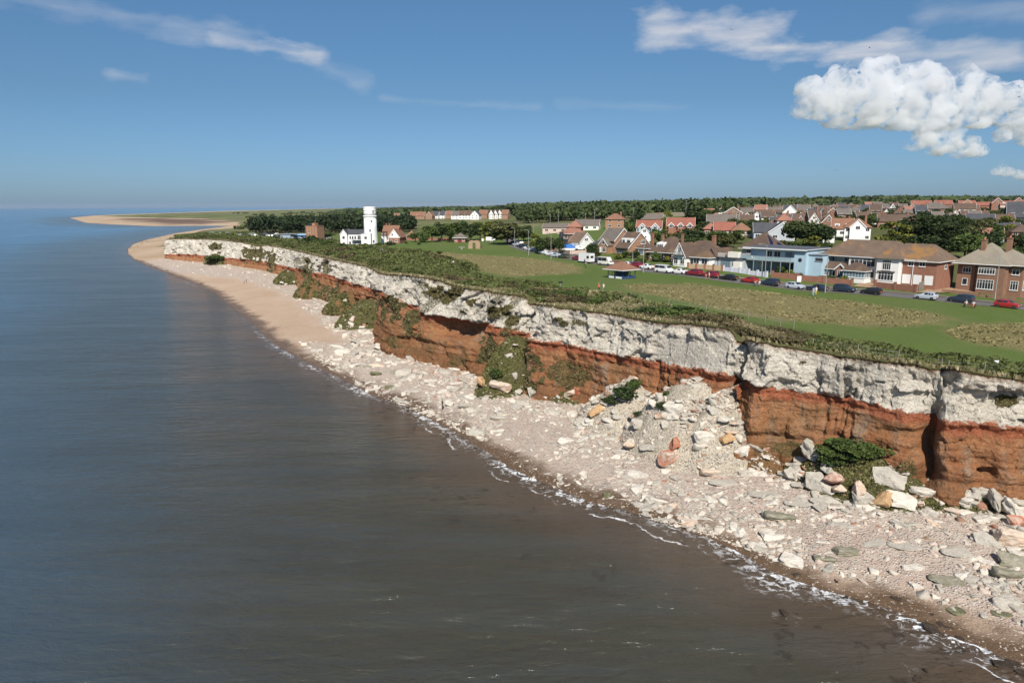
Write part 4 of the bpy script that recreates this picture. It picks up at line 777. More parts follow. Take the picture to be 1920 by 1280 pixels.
for px, py, s in sorted(SEAR):
    q = P(px, py, .1); o = link('seaweed_rock', rock_me(int(rng.integers(3, 8)), 'dark')); o.location = (q[0], q[1], .02); o.scale = (s*.58, s*.46, s*.34); o.rotation_euler = (0, 0, rng.uniform(0, 6))
    zl = 'off the right beach' if px > 1600 else ('by the wet sand' if px > 1380 else ('by the weedy boulders' if px > 640 else 'off the sandy beach')); sz = 'broad' if s > 1.9 else ('small' if s < 1.25 else 'middling')
    SEAO[zl] = SEAO.get(zl, 0)+1; lab = f'{sz} dark seaweed covered rock in shallow water {zl}, {ORD[SEAO[zl]-1]} from left'; tag(o, lab, 'seaweed rock', 'weedy rocks: '+lab)
# ================================================================ SCRUB, GRASS AND CLIFF PLANTS
def along(n, w0, w1, i0=0, i1=None):
    i = rng.integers(i0, i1 or len(ci), n); wmax = np.interp(ci[i], [300, 500, 640, 720, 900, 1000, 1200, 1400, 1700, 2000], w1); d = w0+(wmax-w0)*rng.random(n)
    X = TLs[i, 0]-nrm_[i, 0]*d; Y = TLs[i, 1]-nrm_[i, 1]*d; return X, Y, d, wmax, i
def zveg(X, Y, i, d): zp = zplat(X, Y)+.25*fbm(X/14, Y/14, o=3)*sstep(3, 12, d); w = sstep(0, 2.5, d); return zt[i]*(1-w)+zp*w
W1 = [30, 34, 31, 22, 17, 20, 15, 12.5, 12.5, 12.5]
arcw = np.gradient(arc); ip = np.cumsum(arcw*np.clip(150/np.hypot(TL[:, 0], TL[:, 1]), .25, 1)); ip /= ip[-1]
def along2(n, w0, W):
    i = np.searchsorted(ip, rng.random(n)); i = np.clip(i, 0, len(ci)-1); wmax = np.interp(ci[i], [300, 500, 640, 720, 900, 1000, 1200, 1400, 1700, 2000], W); d = w0+(wmax-w0)*rng.random(n)
    return TLs[i, 0]-nrm_[i, 0]*d, TLs[i, 1]-nrm_[i, 1]*d, d, wmax, i
X, Y, d, wm, i = along2(230000, 1.0, W1); Z = zveg(X, Y, i, d)
m = fbm(X/7, Y/7, s=501)+.25*fbm(X/2, Y/2, s=502); px = ci[i]
dens = np.clip(.62+m*1.4, 0, 1)*sstep(.3, 2.0, d)*sstep(wm+.8, wm-1.2, d+fbm(X/5, Y/5, s=503)*3); dens *= np.where((px > 975) & (px < 1210), np.clip(m*2.4+.05, 0, 1), 1); dens = np.maximum(dens, (px > 1375)*sstep(1.0, 2.2, d)*sstep(wm+.6, wm-1.5, d)*.8)
k = rng.random(len(X)) < dens; X, Y, Z, m, px, d = (a[k] for a in (X, Y, Z, m, px, d))
hgt = (.35+1.1*np.clip(m+.35, 0, 1))*(1+.15*sstep(760, 560, px)); C = np.stack([X, Y, Z+hgt*np.sqrt(rng.random(len(X)))], -1); sz = rng.uniform(.2, .42, len(X))*np.clip(np.hypot(X, Y)/130, .8, 2.2)
bro = (fbm(X/11, Y/11, s=505)+.5*(((px > 1180) & (px < 1480))) > .33) 
tint = np.clip(.45+fbm(X/2.5, Y/2.5, s=506)*.8+rng.normal(0, .2, len(X)), 0, 1)
tag(link('bramble_scrub', leafobj('bramble_scrub', C[~bro], sz[~bro], L_SCR, tint[~bro])), 'low dark green bramble scrub along the clifftop', 'scrub', kind='stuff')
tag(link('bronze_scrub', leafobj('bronze_scrub', C[bro], sz[bro], L_BRN, tint[bro])), 'brownish low scrub patches along the clifftop', 'scrub', kind='stuff')
X, Y, d, wm, i = along2(110000, .15, [8, 10, 8, 7, 12, 21, 14, 9, 8, 8]); Z = zveg(X, Y, i, d); m = fbm(X/4, Y/4, s=511)
k = rng.random(len(X)) < np.clip(.35+m*1.3+.45*((ci[i] > 980) & (ci[i] < 1210))+.3*(d < 1.6), 0, 1)*np.where(ci[i] < 700, .4, 1)*np.where(ci[i] > 1380, .35, 1); X, Y, Z, i, d = (a[k] for a in (X, Y, Z, i, d))
V, Fq = quads(np.stack([X, Y, Z+.28], -1), rng.uniform(.22, .5, len(X)), up=2, flat=.5, asp=1.0)
Vq = V.reshape(-1, 4, 3); mid = Vq.mean(1, keepdims=True); Vq[:, 2:] = Vq[:, 2:]*.35+(mid+np.array([0, 0, .3]))*.65
tag(link('dry_grass', npmesh('dry_grass', Vq.reshape(-1, 3), Fq, [L_DRY], attrs={'tint': ('FLOAT', 'POINT', np.repeat(np.clip(rng.normal(.45, .25, len(X)), 0, 1), 4))})), 'pale dry grass tufts along the cliff edge', 'dry grass', kind='stuff')
# meadow grass on the unmown patches
MX, MY = [], []
for p in LONG:
    a = np.array(p); n = 60000; X = rng.uniform(a[:, 0].min(), a[:, 0].max(), n); Y = rng.uniform(a[:, 1].min(), a[:, 1].max(), n)
    k = (sdist(X, Y, p)+fbm(X/3, Y/3, s=3)*1.6 > -.3) & (rng.random(n) < np.clip(.07+fbm(X/5, Y/2.5, s=521)*.25, .02, 1)); MX.append(X[k]); MY.append(Y[k])
X = np.concatenate(MX); Y = np.concatenate(MY); k = (np.hypot(X, Y) < 330) & (X < 190); X, Y = X[k], Y[k]; Z = zplat(X, Y)+.25*fbm(X/14, Y/14, o=3)
V, Fq = quads(np.stack([X, Y, Z+.16], -1), rng.uniform(.2, .42, len(X)), up=5, flat=.15); Vq = V.reshape(-1, 4, 3); Vq[..., 2] = Vq[..., 2]*.6+(Z+.16)[:, None]*.4
tag(link('meadow_grass', npmesh('meadow_grass', V, Fq, [L_LNG], attrs={'tint': ('FLOAT', 'POINT', np.repeat(np.clip(.5+fbm(X/6, Y/3, s=522)*.8+rng.normal(0, .12, len(X)), 0, 1), 4))})), 'long straw coloured meadow grass patches on the green', 'meadow grass', kind='stuff')
L_CLF = leafmat('cliff_plant_leaves', (.165,.145,.070), (.10,.09,.04), (.24,.21,.11))
# plants hanging on the cliff face, scattered over real rock where the face is overgrown
pts_, col_ = [], []
co = np.array([v.co[:] for v in cliffo.data.vertices]) if False else Vc
vg_ = cA[..., 1].ravel(); sel = np.where(vg_ > .55)[0]; 
wsel = rng.random(len(sel)) < np.clip(.55*np.hypot(Vc[sel, 0], Vc[sel, 1])/130, .3, 1); sel = sel[wsel]
nn = nrm_[SS].reshape(-1, 2)[sel]; C = Vc[sel]+rng.normal(0, .12, (len(sel), 3)); C[:, :2] += nn*.12
tag(link('cliff_plants', leafobj('cliff_plants', C, rng.uniform(.12, .30, len(C))*np.clip(np.hypot(C[:, 0], C[:, 1])/140, .75, 2), L_CLF, np.clip(rng.normal(.4, .25, len(C)), 0, 1))), 'olive brown plants growing on ledges of the cliff', 'cliff plants', kind='stuff')
L_SLG = leafmat('slump_grass_blades', (.130,.130,.045), (.085,.075,.030), (.185,.175,.075))
# grass on the slumps
pts_ = []
for mi_, dn, in ((3, 1), (4, 1), (5, .55), (6, .9), (7, .9), (8, .9), (9, .9), (11, .6), (12, .5)):
    m_ = MOUNDS[mi_]; n = int(5200*dn); u = rng.uniform(-1, 1, n)*m_[4]; v_ = rng.uniform(-.1, .98, n)*m_[5]; X = m_[0][0]+m_[2][0]*u+m_[1][0]*v_; Y = m_[0][1]+m_[2][1]*u+m_[1][1]*v_; Z = mound_h(X, Y, m_)
    k = (Z > zbeach(X, Y)+.15) & (fbm(X/1.8, Y/1.8, s=530) > .02-.12*dn); pts_.append(np.stack([X, Y, Z+.18+fbm(X/2.2, Y/2.2, o=4, s=300)*.6], -1)[k])
C = np.vstack(pts_); tag(link('slump_grass', leafobj('slump_grass', C, rng.uniform(.2, .42, len(C))*np.clip(np.hypot(C[:, 0], C[:, 1])/120, .8, 2), L_SLG, up=1)), 'rough grass and weeds covering the slumped ground', 'rough grass', kind='stuff')
def bushat(px, py, w, h, kind, lab, on='beach'):
    p = beach_pt(px, py) if on == 'beach' else gp(px, py); tree(p[0], p[1], p[2]-.15, h, w, kind, lab)
bushat(1605, 846, 6.0, 1.2, 'wide', 'bright green bush on top of the mound below the right cliff'); bushat(1572, 856, 4.5, 1.2, 'wide', 'bright green bush at the left end of the mound below the right cliff'); bushat(1560, 868, 3.5, 1.8, 'bush', 'small bright green bush low on the left of the mound')
bushat(1170, 748, 4.2, 1.9, 'darkbush', 'dark green bush on the left shoulder of the rubble fan'); bushat(1190, 728, 2.4, 1.3, 'bush', 'small green bush above the dark bush on the rubble fan'); bushat(1145, 757, 2.8, 1.2, 'darkbush', 'low dark shrub left of the dark bush on the rubble fan')
bushat(1243, 765, 2.0, .9, 'darkbush', 'small shrub in the middle of the rubble fan'); bushat(1200, 780, 1.8, .8, 'darkbush', 'little olive shrub low on the rubble fan'); bushat(930, 708, 2.6, 1.6, 'bush', 'round green bush at the foot of the green slump'); bushat(1250, 743, 1.2, .8, 'bush', 'tiny shrub near the top of the rubble fan')
bushat(402, 490, 11, 3.6, 'bush', 'dark green thicket under the far white cliff'); bushat(376, 488, 8, 3.0, 'bush', 'dark green thicket left of the larger one under the far white cliff')
for px, py, w, h, kd, lab in [(1060,562,6.5,1.7,'wide','wide rounded green bramble mound near the cliff edge by the walkers'),(1086,566,3,1.3,'bush','small round bush right of the wide bramble mound'),(1108,572,4.2,1.4,'bush','round bush nearest the cliff edge below the walkers'),(1040,560,4,1.4,'darkbush','dark bush left of the wide bramble mound'),(1270,592,9,1.4,'wide','wide low dark thicket at the cliff edge'),(1216,590,6,1.3,'darkbush','bronze tinged thicket left of the wide low dark one'),
    (780,477,2.2,1.3,'darkbush','lone dark bush on the lawn, middle of three'),(752,470,2.4,1.2,'bush','lone bush on the lawn, left of three'),(786,459,2,1.2,'darkbush','lone bush on the lawn, farthest of three'),(824,476,2.6,1.2,'olive','low brownish bush on the lawn by the meadow grass'),(762,457,2.2,1.1,'bush','small bush on the lawn near the gabled house'),(660,467,5,2.2,'bush','hedge bush in front of the lighthouse cottage'),(640,468,5,2.4,'darkbush','hedge bush at the corner of the lighthouse cottage'),(612,462,8,3,'wide','large hedge bush left of the lighthouse cottage'),(585,456,10,3.4,'darkbush','dark thicket in front of the brick lookout tower'),(690,468,4,1.4,'bush','low shrub beside the lighthouse'),(712,462,5,1.6,'bush','shrub right of the lighthouse foot'),(732,460,5,1.6,'darkbush','shrub in front of the gabled cottage')]:
    bushat(px, py, w, h, kd, lab, 'top')
# ================================================================ ROAD, DRIVES AND PAVEMENTS
def polyroad(name, pts, width, mat, lift, z=None, kind='structure'):
    P_ = np.array(pts, float); s = np.concatenate([[0], np.cumsum(np.linalg.norm(np.diff(P_, axis=0), axis=1))]); n = max(3, int(s[-1]/1.5)); q = np.linspace(0, s[-1], n)
    c = np.stack([np.interp(q, s, P_[:, 0]), np.interp(q, s, P_[:, 1])], 1); c = smooth1(c, 9) if n > 12 else c; tg = np.gradient(c, axis=0); tg /= np.linalg.norm(tg, axis=1)[:, None]; nn = np.stack([-tg[:, 1], tg[:, 0]], 1)
    k = np.linspace(-.5, .5, 7); X = c[:, 0][:, None]+nn[:, 0][:, None]*k*width; Y = c[:, 1][:, None]+nn[:, 1][:, None]*k*width
    Z = zplat(X, Y)+.25*fbm(X/14, Y/14, o=3)+lift; return tag(link(name, npmesh(name, np.stack([X, Y, Z], -1).reshape(-1, 3), gridfaces(n, 7)[:, ::-1], [mat], True)), kind=kind), c, nn
def tmat(name, c1, c2, c3, sc=.4, rough=.9, bump=.03):
    t = MT(name); v = t.pos(); a = t.noise(v, sc, 5, .6, .35, .65); b = t.noise(v, sc*12, 4, .7, .3, .7); return t.done(t.mix(t.M('MULTIPLY', b, .4), t.mix(a, c1, c2), c3), rough, t.bump(b, bump), spec=.25)
ASPH = tmat('asphalt', (.135,.125,.122), (.165,.152,.146), (.10,.094,.09)); PAVE = tmat('pavement', (.20,.175,.155), (.24,.21,.185), (.16,.14,.12)); GRAV = tmat('drive_gravel', (.46,.30,.18), (.54,.38,.25), (.38,.25,.15), 1.2, .95, .08)
road_px = [(2300,628),(2080,600),(1920,577.5),(1800,566),(1700,556.5),(1600,548),(1500,539),(1400,528.5),(1300,516),(1200,504),(1140,495),(1080,484.5),(1040,477),(1005,470),(985,466),(972,461),(960,456)]
rp = [gp(x, y)[:2] for x, y in road_px]
_, rc, rn = polyroad('road', rp, 7.6, ASPH, .04)
e_ = rp[3]; e2 = rp[11]; RD = np.array([e_[0]-e2[0], e_[1]-e2[1]]); RD /= np.linalg.norm(RD); RANG = math.atan2(RD[1], RD[0]); RN = np.array([-RD[1], RD[0]]); RN = RN if RN[1] > 0 else -RN
print('road dir', RD, math.degrees(RANG))
side = 1 if (rn[len(rn)//2]@RN) > 0 else -1
polyroad('pavement', [tuple(c+rn[i]*side*4.75) for i, c in enumerate(rc)][::4], 1.9, PAVE, .14)
polyroad('road', [gp(x, y)[:2] for x, y in [(975,460),(962,452),(952,447),(960,441)]], 6, ASPH, .05)
polyroad('path', [gp(x, y)[:2] for x, y in [(640,461),(700,460),(760,456)]], 2.4, PAVE, .05)
# ================================================================ HOUSES
def brick(name, c1, c2, c3):
    t = MT(name); v = t.pos(obj=True); a = t.noise(v, .8, 5, .6, .35, .65); b = t.vor(t.pos((4.2, 4.2, 12), True), 1, out='Color'); s = t.sep(b)
    c = t.mix(a, c1, c2); c = t.mix(t.M('MULTIPLY', s[0], .45), c, c3); return t.done(c, .9, t.bump(s[1], .01), spec=.15)
def tiles(name, c1, c2, c3, lich=None, amt=.5):
    t = MT(name); v = t.pos(obj=True); a = t.noise(v, .5, 5, .65, .35, .65); b = t.noise(v, 5, 4, .7, .3, .7); c = t.mix(a, c1, c2); c = t.mix(t.M('MULTIPLY', b, .45), c, c3)
    if lich: c = t.mix(t.M('MULTIPLY', t.noise(v, .22, 5, .7, .50, .64), amt), c, lich)
    w = t.n('ShaderNodeTexWave', wave_type='BANDS', bands_direction='Z'); w.inputs['Scale'].default_value = 1.6; w.inputs['Distortion'].default_value = .3; t.l(v, w.inputs['Vector'])
    return t.done(c, .88, t.bump(w.outputs['Fac'], .05, .7), spec=.15)
W_WHITE = pm('white_render', (.80,.79,.76), (.73,.72,.69), .6, .8); W_CREAM = pm('cream_render', (.78,.74,.65), (.72,.68,.59), .6, .8); W_BLUE = pm('pale_blue_render', (.40,.53,.61), (.36,.48,.57), .5, .8); W_GREY = pm('grey_render', (.44,.47,.50), (.38,.41,.44), .6, .8)
W_PINK = pm('pink_render', (.60,.46,.40), (.55,.42,.36), .6, .85); W_DARK = pm('dark_cladding', (.05,.05,.055), (.035,.035,.04), 1, .6)
BR_RED = brick('red_brick', (.27,.122,.085), (.22,.10,.068), (.34,.19,.13)); BR_BRN = brick('brown_brick', (.24,.135,.09), (.20,.11,.075), (.30,.18,.125)); BR_ORG = brick('orange_brick', (.32,.18,.11), (.27,.15,.09), (.38,.235,.155)); BR_BUF = brick('buff_brick', (.42,.30,.19), (.36,.26,.17), (.48,.36,.24)); ST_CARR = brick('carrstone_wall', (.33,.23,.15), (.27,.18,.11), (.40,.31,.22))
T_BRN = tiles('brown_tiles', (.118,.080,.062), (.088,.060,.048), (.15,.108,.084), (.26,.17,.075), .35); T_GRY = tiles('grey_brown_tiles', (.150,.128,.112), (.115,.100,.090), (.19,.165,.145), (.20,.175,.11), .4); T_RED = tiles('red_tiles', (.28,.105,.075), (.225,.085,.06), (.32,.145,.11)); T_ORG = tiles('orange_tiles', (.235,.122,.082), (.19,.095,.064), (.28,.165,.11), (.24,.15,.09), .5)
T_LICH = tiles('lichened_tiles', (.165,.115,.085), (.125,.088,.068), (.20,.15,.11), (.30,.16,.055), .85); T_SLT = tiles('slate_tiles', (.075,.078,.088), (.055,.058,.066), (.10,.10,.11)); T_STN = tiles('pale_stone_tiles', (.26,.225,.175), (.21,.19,.155), (.31,.27,.21), (.34,.24,.11), .4); T_PNK = tiles('pinkish_tiles', (.30,.14,.10), (.25,.115,.085), (.34,.19,.14))
FR_W = pm('white_frame', (.78,.78,.76), (.72,.72,.70), 2, .5); FR_G = pm('grey_frame', (.30,.33,.36), None, 2, .5); DARKM = pm('dark_metal', (.04,.042,.045), None, 3, .5); METAL = pm('galvanised_metal', (.42,.43,.42), (.34,.35,.34), 2, .5, metal=.4); COPP = pm('terracotta', (.42,.17,.09), None, 2, .85)
CONC = pm('concrete', (.36,.34,.31), (.30,.28,.26), 1, .9); WOOD = pm('weathered_wood', (.25,.22,.18), (.19,.165,.135), 1.5, .85, .02)
t = MT('window_glass'); GLASS = t.done((.022,.028,.035), .12, spec=.35)
t = MT('pale_glass'); PGLASS = t.done((.13,.19,.23), .12, spec=.6)
t = MT('solar_glass'); SOLAR = t.done((.010,.014,.045), .15, spec=.5)
class House:
    def __init__(s, name, x, y, z, rot, label, cat='house', group=None): s.r = empty(name, (x, y, z), rot, label, cat, group)
    def part(s, name, mb, mat, parent=None): return mb.build(name, mat, parent or s.r)
    def walls(s, x0, x1, y0, y1, z1, mat, z0=-1.2, gab=None, gh=0, mb=None, name='wall'):
        m = mb or MB(); m.box(x0, x1, y0, y1, z0, z1)
        if gab == 'x': m.prism([(x0, y0, z1), (x0, y1, z1), (x0, (y0+y1)/2, z1+gh-.05)], (x1-x0, 0, 0))
        if gab == 'y': m.prism([(x0, y0, z1), ((x0+x1)/2, y0, z1+gh-.05), (x1, y0, z1)], (0, y1-y0, 0))
        return s.part(name, m, mat)
    def gable(s, x0, x1, y0, y1, z, h, ax, mat, ov=.35, th=.16, barge=FR_W, eo=.25, name='roof', barge_ends=(1, 1)):
        m = MB(); b = MB()
        if ax == 'x':
            ym = (y0+y1)/2; k = h/(ym-y0); pr = [(y0-ov, z-ov*k), (ym, z+h), (y1+ov, z-ov*k)]; q = [(y, zz_+th*1.2) for y, zz_ in pr]
            m.prism([(x0-eo, y, zz_) for y, zz_ in pr+q[::-1]], (x1-x0+2*eo, 0, 0))
            for xx, on in ((x0-eo-.06, barge_ends[0]), (x1+eo, barge_ends[1])):
                if on: b.prism([(xx, y, zz_+th*1.35) for y, zz_ in pr]+[(xx, y, zz_-.16) for y, zz_ in pr[::-1]], (.06, 0, 0))
        else:
            xm = (x0+x1)/2; k = h/(xm-x0); pr = [(x0-ov, z-ov*k), (xm, z+h), (x1+ov, z-ov*k)]; q = [(x, zz_+th*1.2) for x, zz_ in pr]
            m.prism([(x, y0-eo, zz_) for x, zz_ in pr+q[::-1]], (0, y1-y0+2*eo, 0))
            for yy, on in ((y0-eo-.06, barge_ends[0]), (y1+eo, barge_ends[1])):
                if on: b.prism([(x, yy, zz_+th*1.35) for x, zz_ in pr]+[(x, yy, zz_-.16) for x, zz_ in pr[::-1]], (0, .06, 0))
        r = s.part(name, m, mat)
        if barge and any(barge_ends): s.part('bargeboard', b, barge, r)
        return r
    def hip(s, x0, x1, y0, y1, z, h, mat, ov=.5, name='roof', ridge=None, fascia=True):
        x0 -= ov; x1 += ov; y0 -= ov; y1 += ov; z -= .12; w, d = x1-x0, y1-y0
        if w >= d: i = min(d/2, w/2-.02) if ridge is None else (w-ridge)/2; R0, R1 = (x0+i, (y0+y1)/2, z+h), (x1-i, (y0+y1)/2, z+h)
        else: i = min(w/2, d/2-.02) if ridge is None else (d-ridge)/2; R0, R1 = ((x0+x1)/2, y0+i, z+h), ((x0+x1)/2, y1-i, z+h)
        m = MB(); c = [(x0, y0, z), (x1, y0, z), (x1, y1, z), (x0, y1, z)]; lo = [(a, b, z-.14) for a, b, _ in c]
        F_ = [(0, 1, 5, 4), (1, 2, 5), (2, 3, 4, 5), (3, 0, 4)] if w >= d else [(0, 1, 4), (1, 2, 5, 4), (2, 3, 5), (3, 0, 4, 5)]
        m.add(c+[R0, R1]+lo, F_+[(0, 6, 7, 1), (1, 7, 8, 2), (2, 8, 9, 3), (3, 9, 6, 0), (9, 8, 7, 6)]); r = s.part(name, m, mat)
        if fascia: f = MB(); f.box(x0-.03, x1+.03, y0-.04, y0-.003, z-.18, z-.02); f.box(x1+.003, x1+.04, y0, y1, z-.18, z-.02); s.part('gutter', f, FR_W, r)
        return r
    def win(s, cx, z, w, h, side='f', at_=0, nm=2, fr=FR_W, gl=GLASS, tr=True, parent=None, sill=True):
        """side f: wall plane y=at_, facing -y; r: x=at_, facing +x; l: x=at_, facing -x"""
        def B(m, a0, a1, z0, z1, d0, d1):
            if side == 'f': m.box(a0, a1, at_-d1, at_-d0, z0, z1)
            elif side == 'r': m.box(at_+d0, at_+d1, a0, a1, z0, z1)
            else: m.box(at_-d1, at_-d0, a0, a1, z0, z1)
        f = MB(); b = .09; x0, x1 = cx-w/2, cx+w/2
        B(f, x0, x1, z, z+b, .0, .07); B(f, x0, x1, z+h-b, z+h, .0, .07); B(f, x0, x0+b, z+b, z+h-b, .0, .07); B(f, x1-b, x1, z+b, z+h-b, .0, .07)
        for i in range(1, nm): xx = x0+w*i/nm; B(f, xx-.035, xx+.035, z+b, z+h-b, .0, .06)
        if tr: B(f, x0+b, x1-b, z+h*.70, z+h*.70+.06, .0, .055)
        if sill: B(f, x0-.1, x1+.1, z-.08, z-.002, -.02, .14)
        F_ = s.part('window', f, fr, parent); p = MB(); B(p, x0+.02, x1-.02, z+.02, z+h-.02, .0, .025); s.part('pane', p, gl, F_); return F_
    def door(s, cx, w, h, at_, mat, side='f', z=0):
        m = MB()
        if side == 'f': m.box(cx-w/2, cx+w/2, at_-.05, at_-.001, z, z+h)
        else: m.box(at_+.001, at_+.05, cx-w/2, cx+w/2, z, z+h)
        return s.part('door', m, mat)
    def chimney(s, x, y, z0, z1, w=.7, d=.9, mat=None, pots=2, roof=None):
        m = MB(); m.box(x-w/2, x+w/2, y-d/2, y+d/2, z0, z1); m.box(x-w/2-.1, x+w/2+.1, y-d/2-.1, y+d/2+.1, z1+.002, z1+.16); c = s.part('chimney', m, mat or BR_RED, roof)
        return c
    def pots(s, x, y, z, n, roof):
        m = MB()
        for i in range(n): m.tube((x, y-.25+.5*i/max(1, n-1), z+.16), (x, y-.25+.5*i/max(1, n-1), z+.62), .12, .10, 8)
        s.part('chimney_pots', m, COPP, roof)
def front(pxl, pyl, pxr, ang=None):
    a = gp(pxl, pyl); ang = RANG if ang is None else ang; w = 10.
    for _ in range(8):
        x, _y = proj([a[0]+w*math.cos(ang), a[1]+w*math.sin(ang), a[2]]); w *= (pxr-pxl)/(x-pxl)
    return a[0], a[1], a[2], w
# K: brown brick house at the right
x, y, z, w = front(1787, 543, 1879); h = House('brick_house', x, y, z, RANG, 'large brown brick house with hipped stone coloured roof and two chimneys at the right edge')
h.walls(0, w*.46, 1.2, 10, 6.3, BR_BRN); h.walls(w*.46, w, 0, 10, 6.3, BR_BRN, name='wall_bay'); h.walls(w+.002, w+2.6, 2.4, 12, 6.3, BR_BRN, name='side_wing')
rf = h.hip(0, w, .4, 10, 6.3, 4.4, T_STN, .8, ridge=1.2); h.hip(w*.5, w+2.6, 2, 12, 6.28, 3.0, T_STN, .7, ridge=1.0, name='side_roof')
h.chimney(w*.42, 3.2, 6.5, 11.2, .9, 1.0, BR_BRN, roof=rf); h.pots(w*.42, 3.2, 11.2, 3, rf); h.chimney(w*.82, 6.5, 7.5, 11.6, .9, 1.0, BR_BRN, roof=rf); h.pots(w*.82, 6.5, 11.6, 2, rf)
h.win(w*.20, 4.0, 1.7, 1.35, 'f', 1.2, 3); h.win(w*.18, 1.2, 1.1, 1.5, 'f', 1.2, 1, tr=False)
h.win(w*.64, 4.0, 3.2, 1.4, 'f', 0, 6); h.win(w*.64, .7, 3.2, 2.1, 'f', 0, 6); h.win(4.3, 4.0, 1.7, 1.3, 'r', w+2.6, 3); h.win(4.3, .7, 1.7, 2.1, 'r', w+2.6, 3); h.win(8.2, 4.0, 1.6, 1.3, 'r', w+2.6, 3); h.win(8.2, .9, 1.6, 2.0, 'r', w+2.6, 3)
h.win(w+1.3, 4.0, 1.4, 1.3, 'f', 2.4, 2); h.win(w+1.3, .7, 1.5, 2.0, 'f', 2.4, 3)
m = MB(); m.tube((w*.38, 1.1, 0), (w*.38, 1.1, 6.1), .05, n=6); h.part('drainpipe', m, DARKM)
# J: the long white mansion
x, y, z, w = front(1536, 519, 1684); h = House('white_mansion', x, y, z, RANG, 'long white mansion with orange lichened brown roof and brick garage wing')
a = w*.36; b = w*.74
h.walls(0, a, 3.0, 12, 5.7, W_CREAM, name='wall_left'); h.walls(a, b, .6, 12, 5.7, W_CREAM, name='wall_middle'); h.walls(b, w, -.6, 11, 5.7, W_WHITE, name='wall_right')
rf = h.hip(0, w, 1.0, 12, 5.7, 3.7, T_LICH, .8, ridge=w*.62); 
m = MB(); m.add([(b-.9, -1.3, 5.56), (w+.7, -1.3, 5.56), (w+.7, 6, 5.56), (b-.9, 6, 5.56), ((b+w)/2, 5.2, 9.0), ((b+w)/2, 6, 9.0)], [(0, 1, 4), (1, 2, 5, 4), (3, 0, 4, 5), (0, 3, 2, 1)]); h.part('front_roof', m, T_LICH)
h.win(a*.18, 3.9, 1.6, 1.2, 'f', 3.0, 2); h.win(a*.78, 3.9, 1.5, 1.2, 'f', 3.0, 2); h.win(a+1.9, 3.6, 3.0, 1.5, 'f', .6, 3); h.win(b-2.4, 3.3, 3.0, 1.9, 'f', .6, 3); h.win(b-2.4, .6, 3.0, 2.1, 'f', .6, 3)
h.win((b+w)/2-.2, 2.9, 1.9, 2.3, 'f', -.6, 4); h.win((b+w)/2-.2, .5, 3.4, 1.9, 'f', -.6, 5); m = MB(); m.box((b+w)/2-2.1, (b+w)/2+1.8, -.95, -.62, 2.5, 2.66); h.part('canopy', m, T_BRN)
# single storey brick front range with porch gable and white sun room
m = MB(); m.box(-3.6, a*.98, -.6, 2.9, -1.2, 2.5); fr_ = h.part('front_range', m, BR_RED); h.hip(-3.6, a*.98, -.6, 2.9, 2.5, 1.7, T_BRN, .45, name='front_range_roof', ridge=a*.98+3.6-3.2)
h.win(-1.8, .7, 2.3, 1.4, 'f', -.6, 3); h.win(2.3, .6, 4.0, 1.6, 'f', -.6, 5)
m = MB(); m.box(a*.70, a*.70+2.4, -1.5, -.61, -.5, 2.5); m.prism([(a*.70, -1.5, 2.5), (a*.70+2.4, -1.5, 2.5), (a*.70+1.2, -1.5, 3.6)], (0, .89, 0)); h.part('porch', m, BR_RED); h.gable(a*.70, a*.70+2.4, -1.5, .6, 2.5, 1.15, 'y', T_BRN, .3, name='porch_roof', barge_ends=(1, 0)); h.win(a*.70+1.2, .05, 1.4, 2.1, 'f', -1.5, 3, tr=False, sill=False)
m = MB(); m.box(a+.3, a+5.4, -2.4, .58, -1.0, .8); h.part('sunroom_wall', m, W_WHITE); m = MB(); m.box(a+.42, a+5.28, -2.3, .5, .8, 2.5); sr = h.part('sunroom', m, PGLASS); h.hip(a+.3, a+5.4, -2.4, .58, 2.55, 1.9, T_BRN, .4, name='sunroom_roof', ridge=1.6)
h.win(a+2.85, .8, 5.0, 1.65, 'f', -2.4, 7, gl=PGLASS); h.win(-1.0, .8, 2.6, 1.65, 'r', a+5.4, 3, gl=PGLASS)
x2, y2, z2, w2 = front(1686, 522, 1746); 
m = MB(); m.box(w+.003, w+w2, 1.0, 11, -1.2, 5.4); h.part('garage_wing', m, BR_RED); h.hip(w-4.5, w+w2, 1.0, 11.5, 5.42, 3.55, T_LICH, .6, name='garage_roof', ridge=w2*.86)
for i in range(3):
    gx = w+w2*(.17+.32*i); m = MB(); m.box(gx-w2*.12, gx+w2*.12, .93, .999, 0, 2.1); g_ = h.part('garage_door', m, FR_W)
    if i < 2: h.win(gx+.7, 4.0, 1.3, 1.25, 'f', 1.0, 2); m = MB(); m.box(gx-.3, gx+1.7, .55, .98, 5.30, 5.5); h.part('dormer_cap', m, W_CREAM)
m = MB(); m.tube((w+w2*.335, .93, -.5), (w+w2*.335, .93, 5.2), .07, n=6); m.tube((w+.1, .9, -.5), (w+.1, .9, 5.2), .07, n=6); h.part('drainpipe', m, FR_W)
h.win(6, 3.4, 1.2, 1.2, 'r', w+w2, 1)
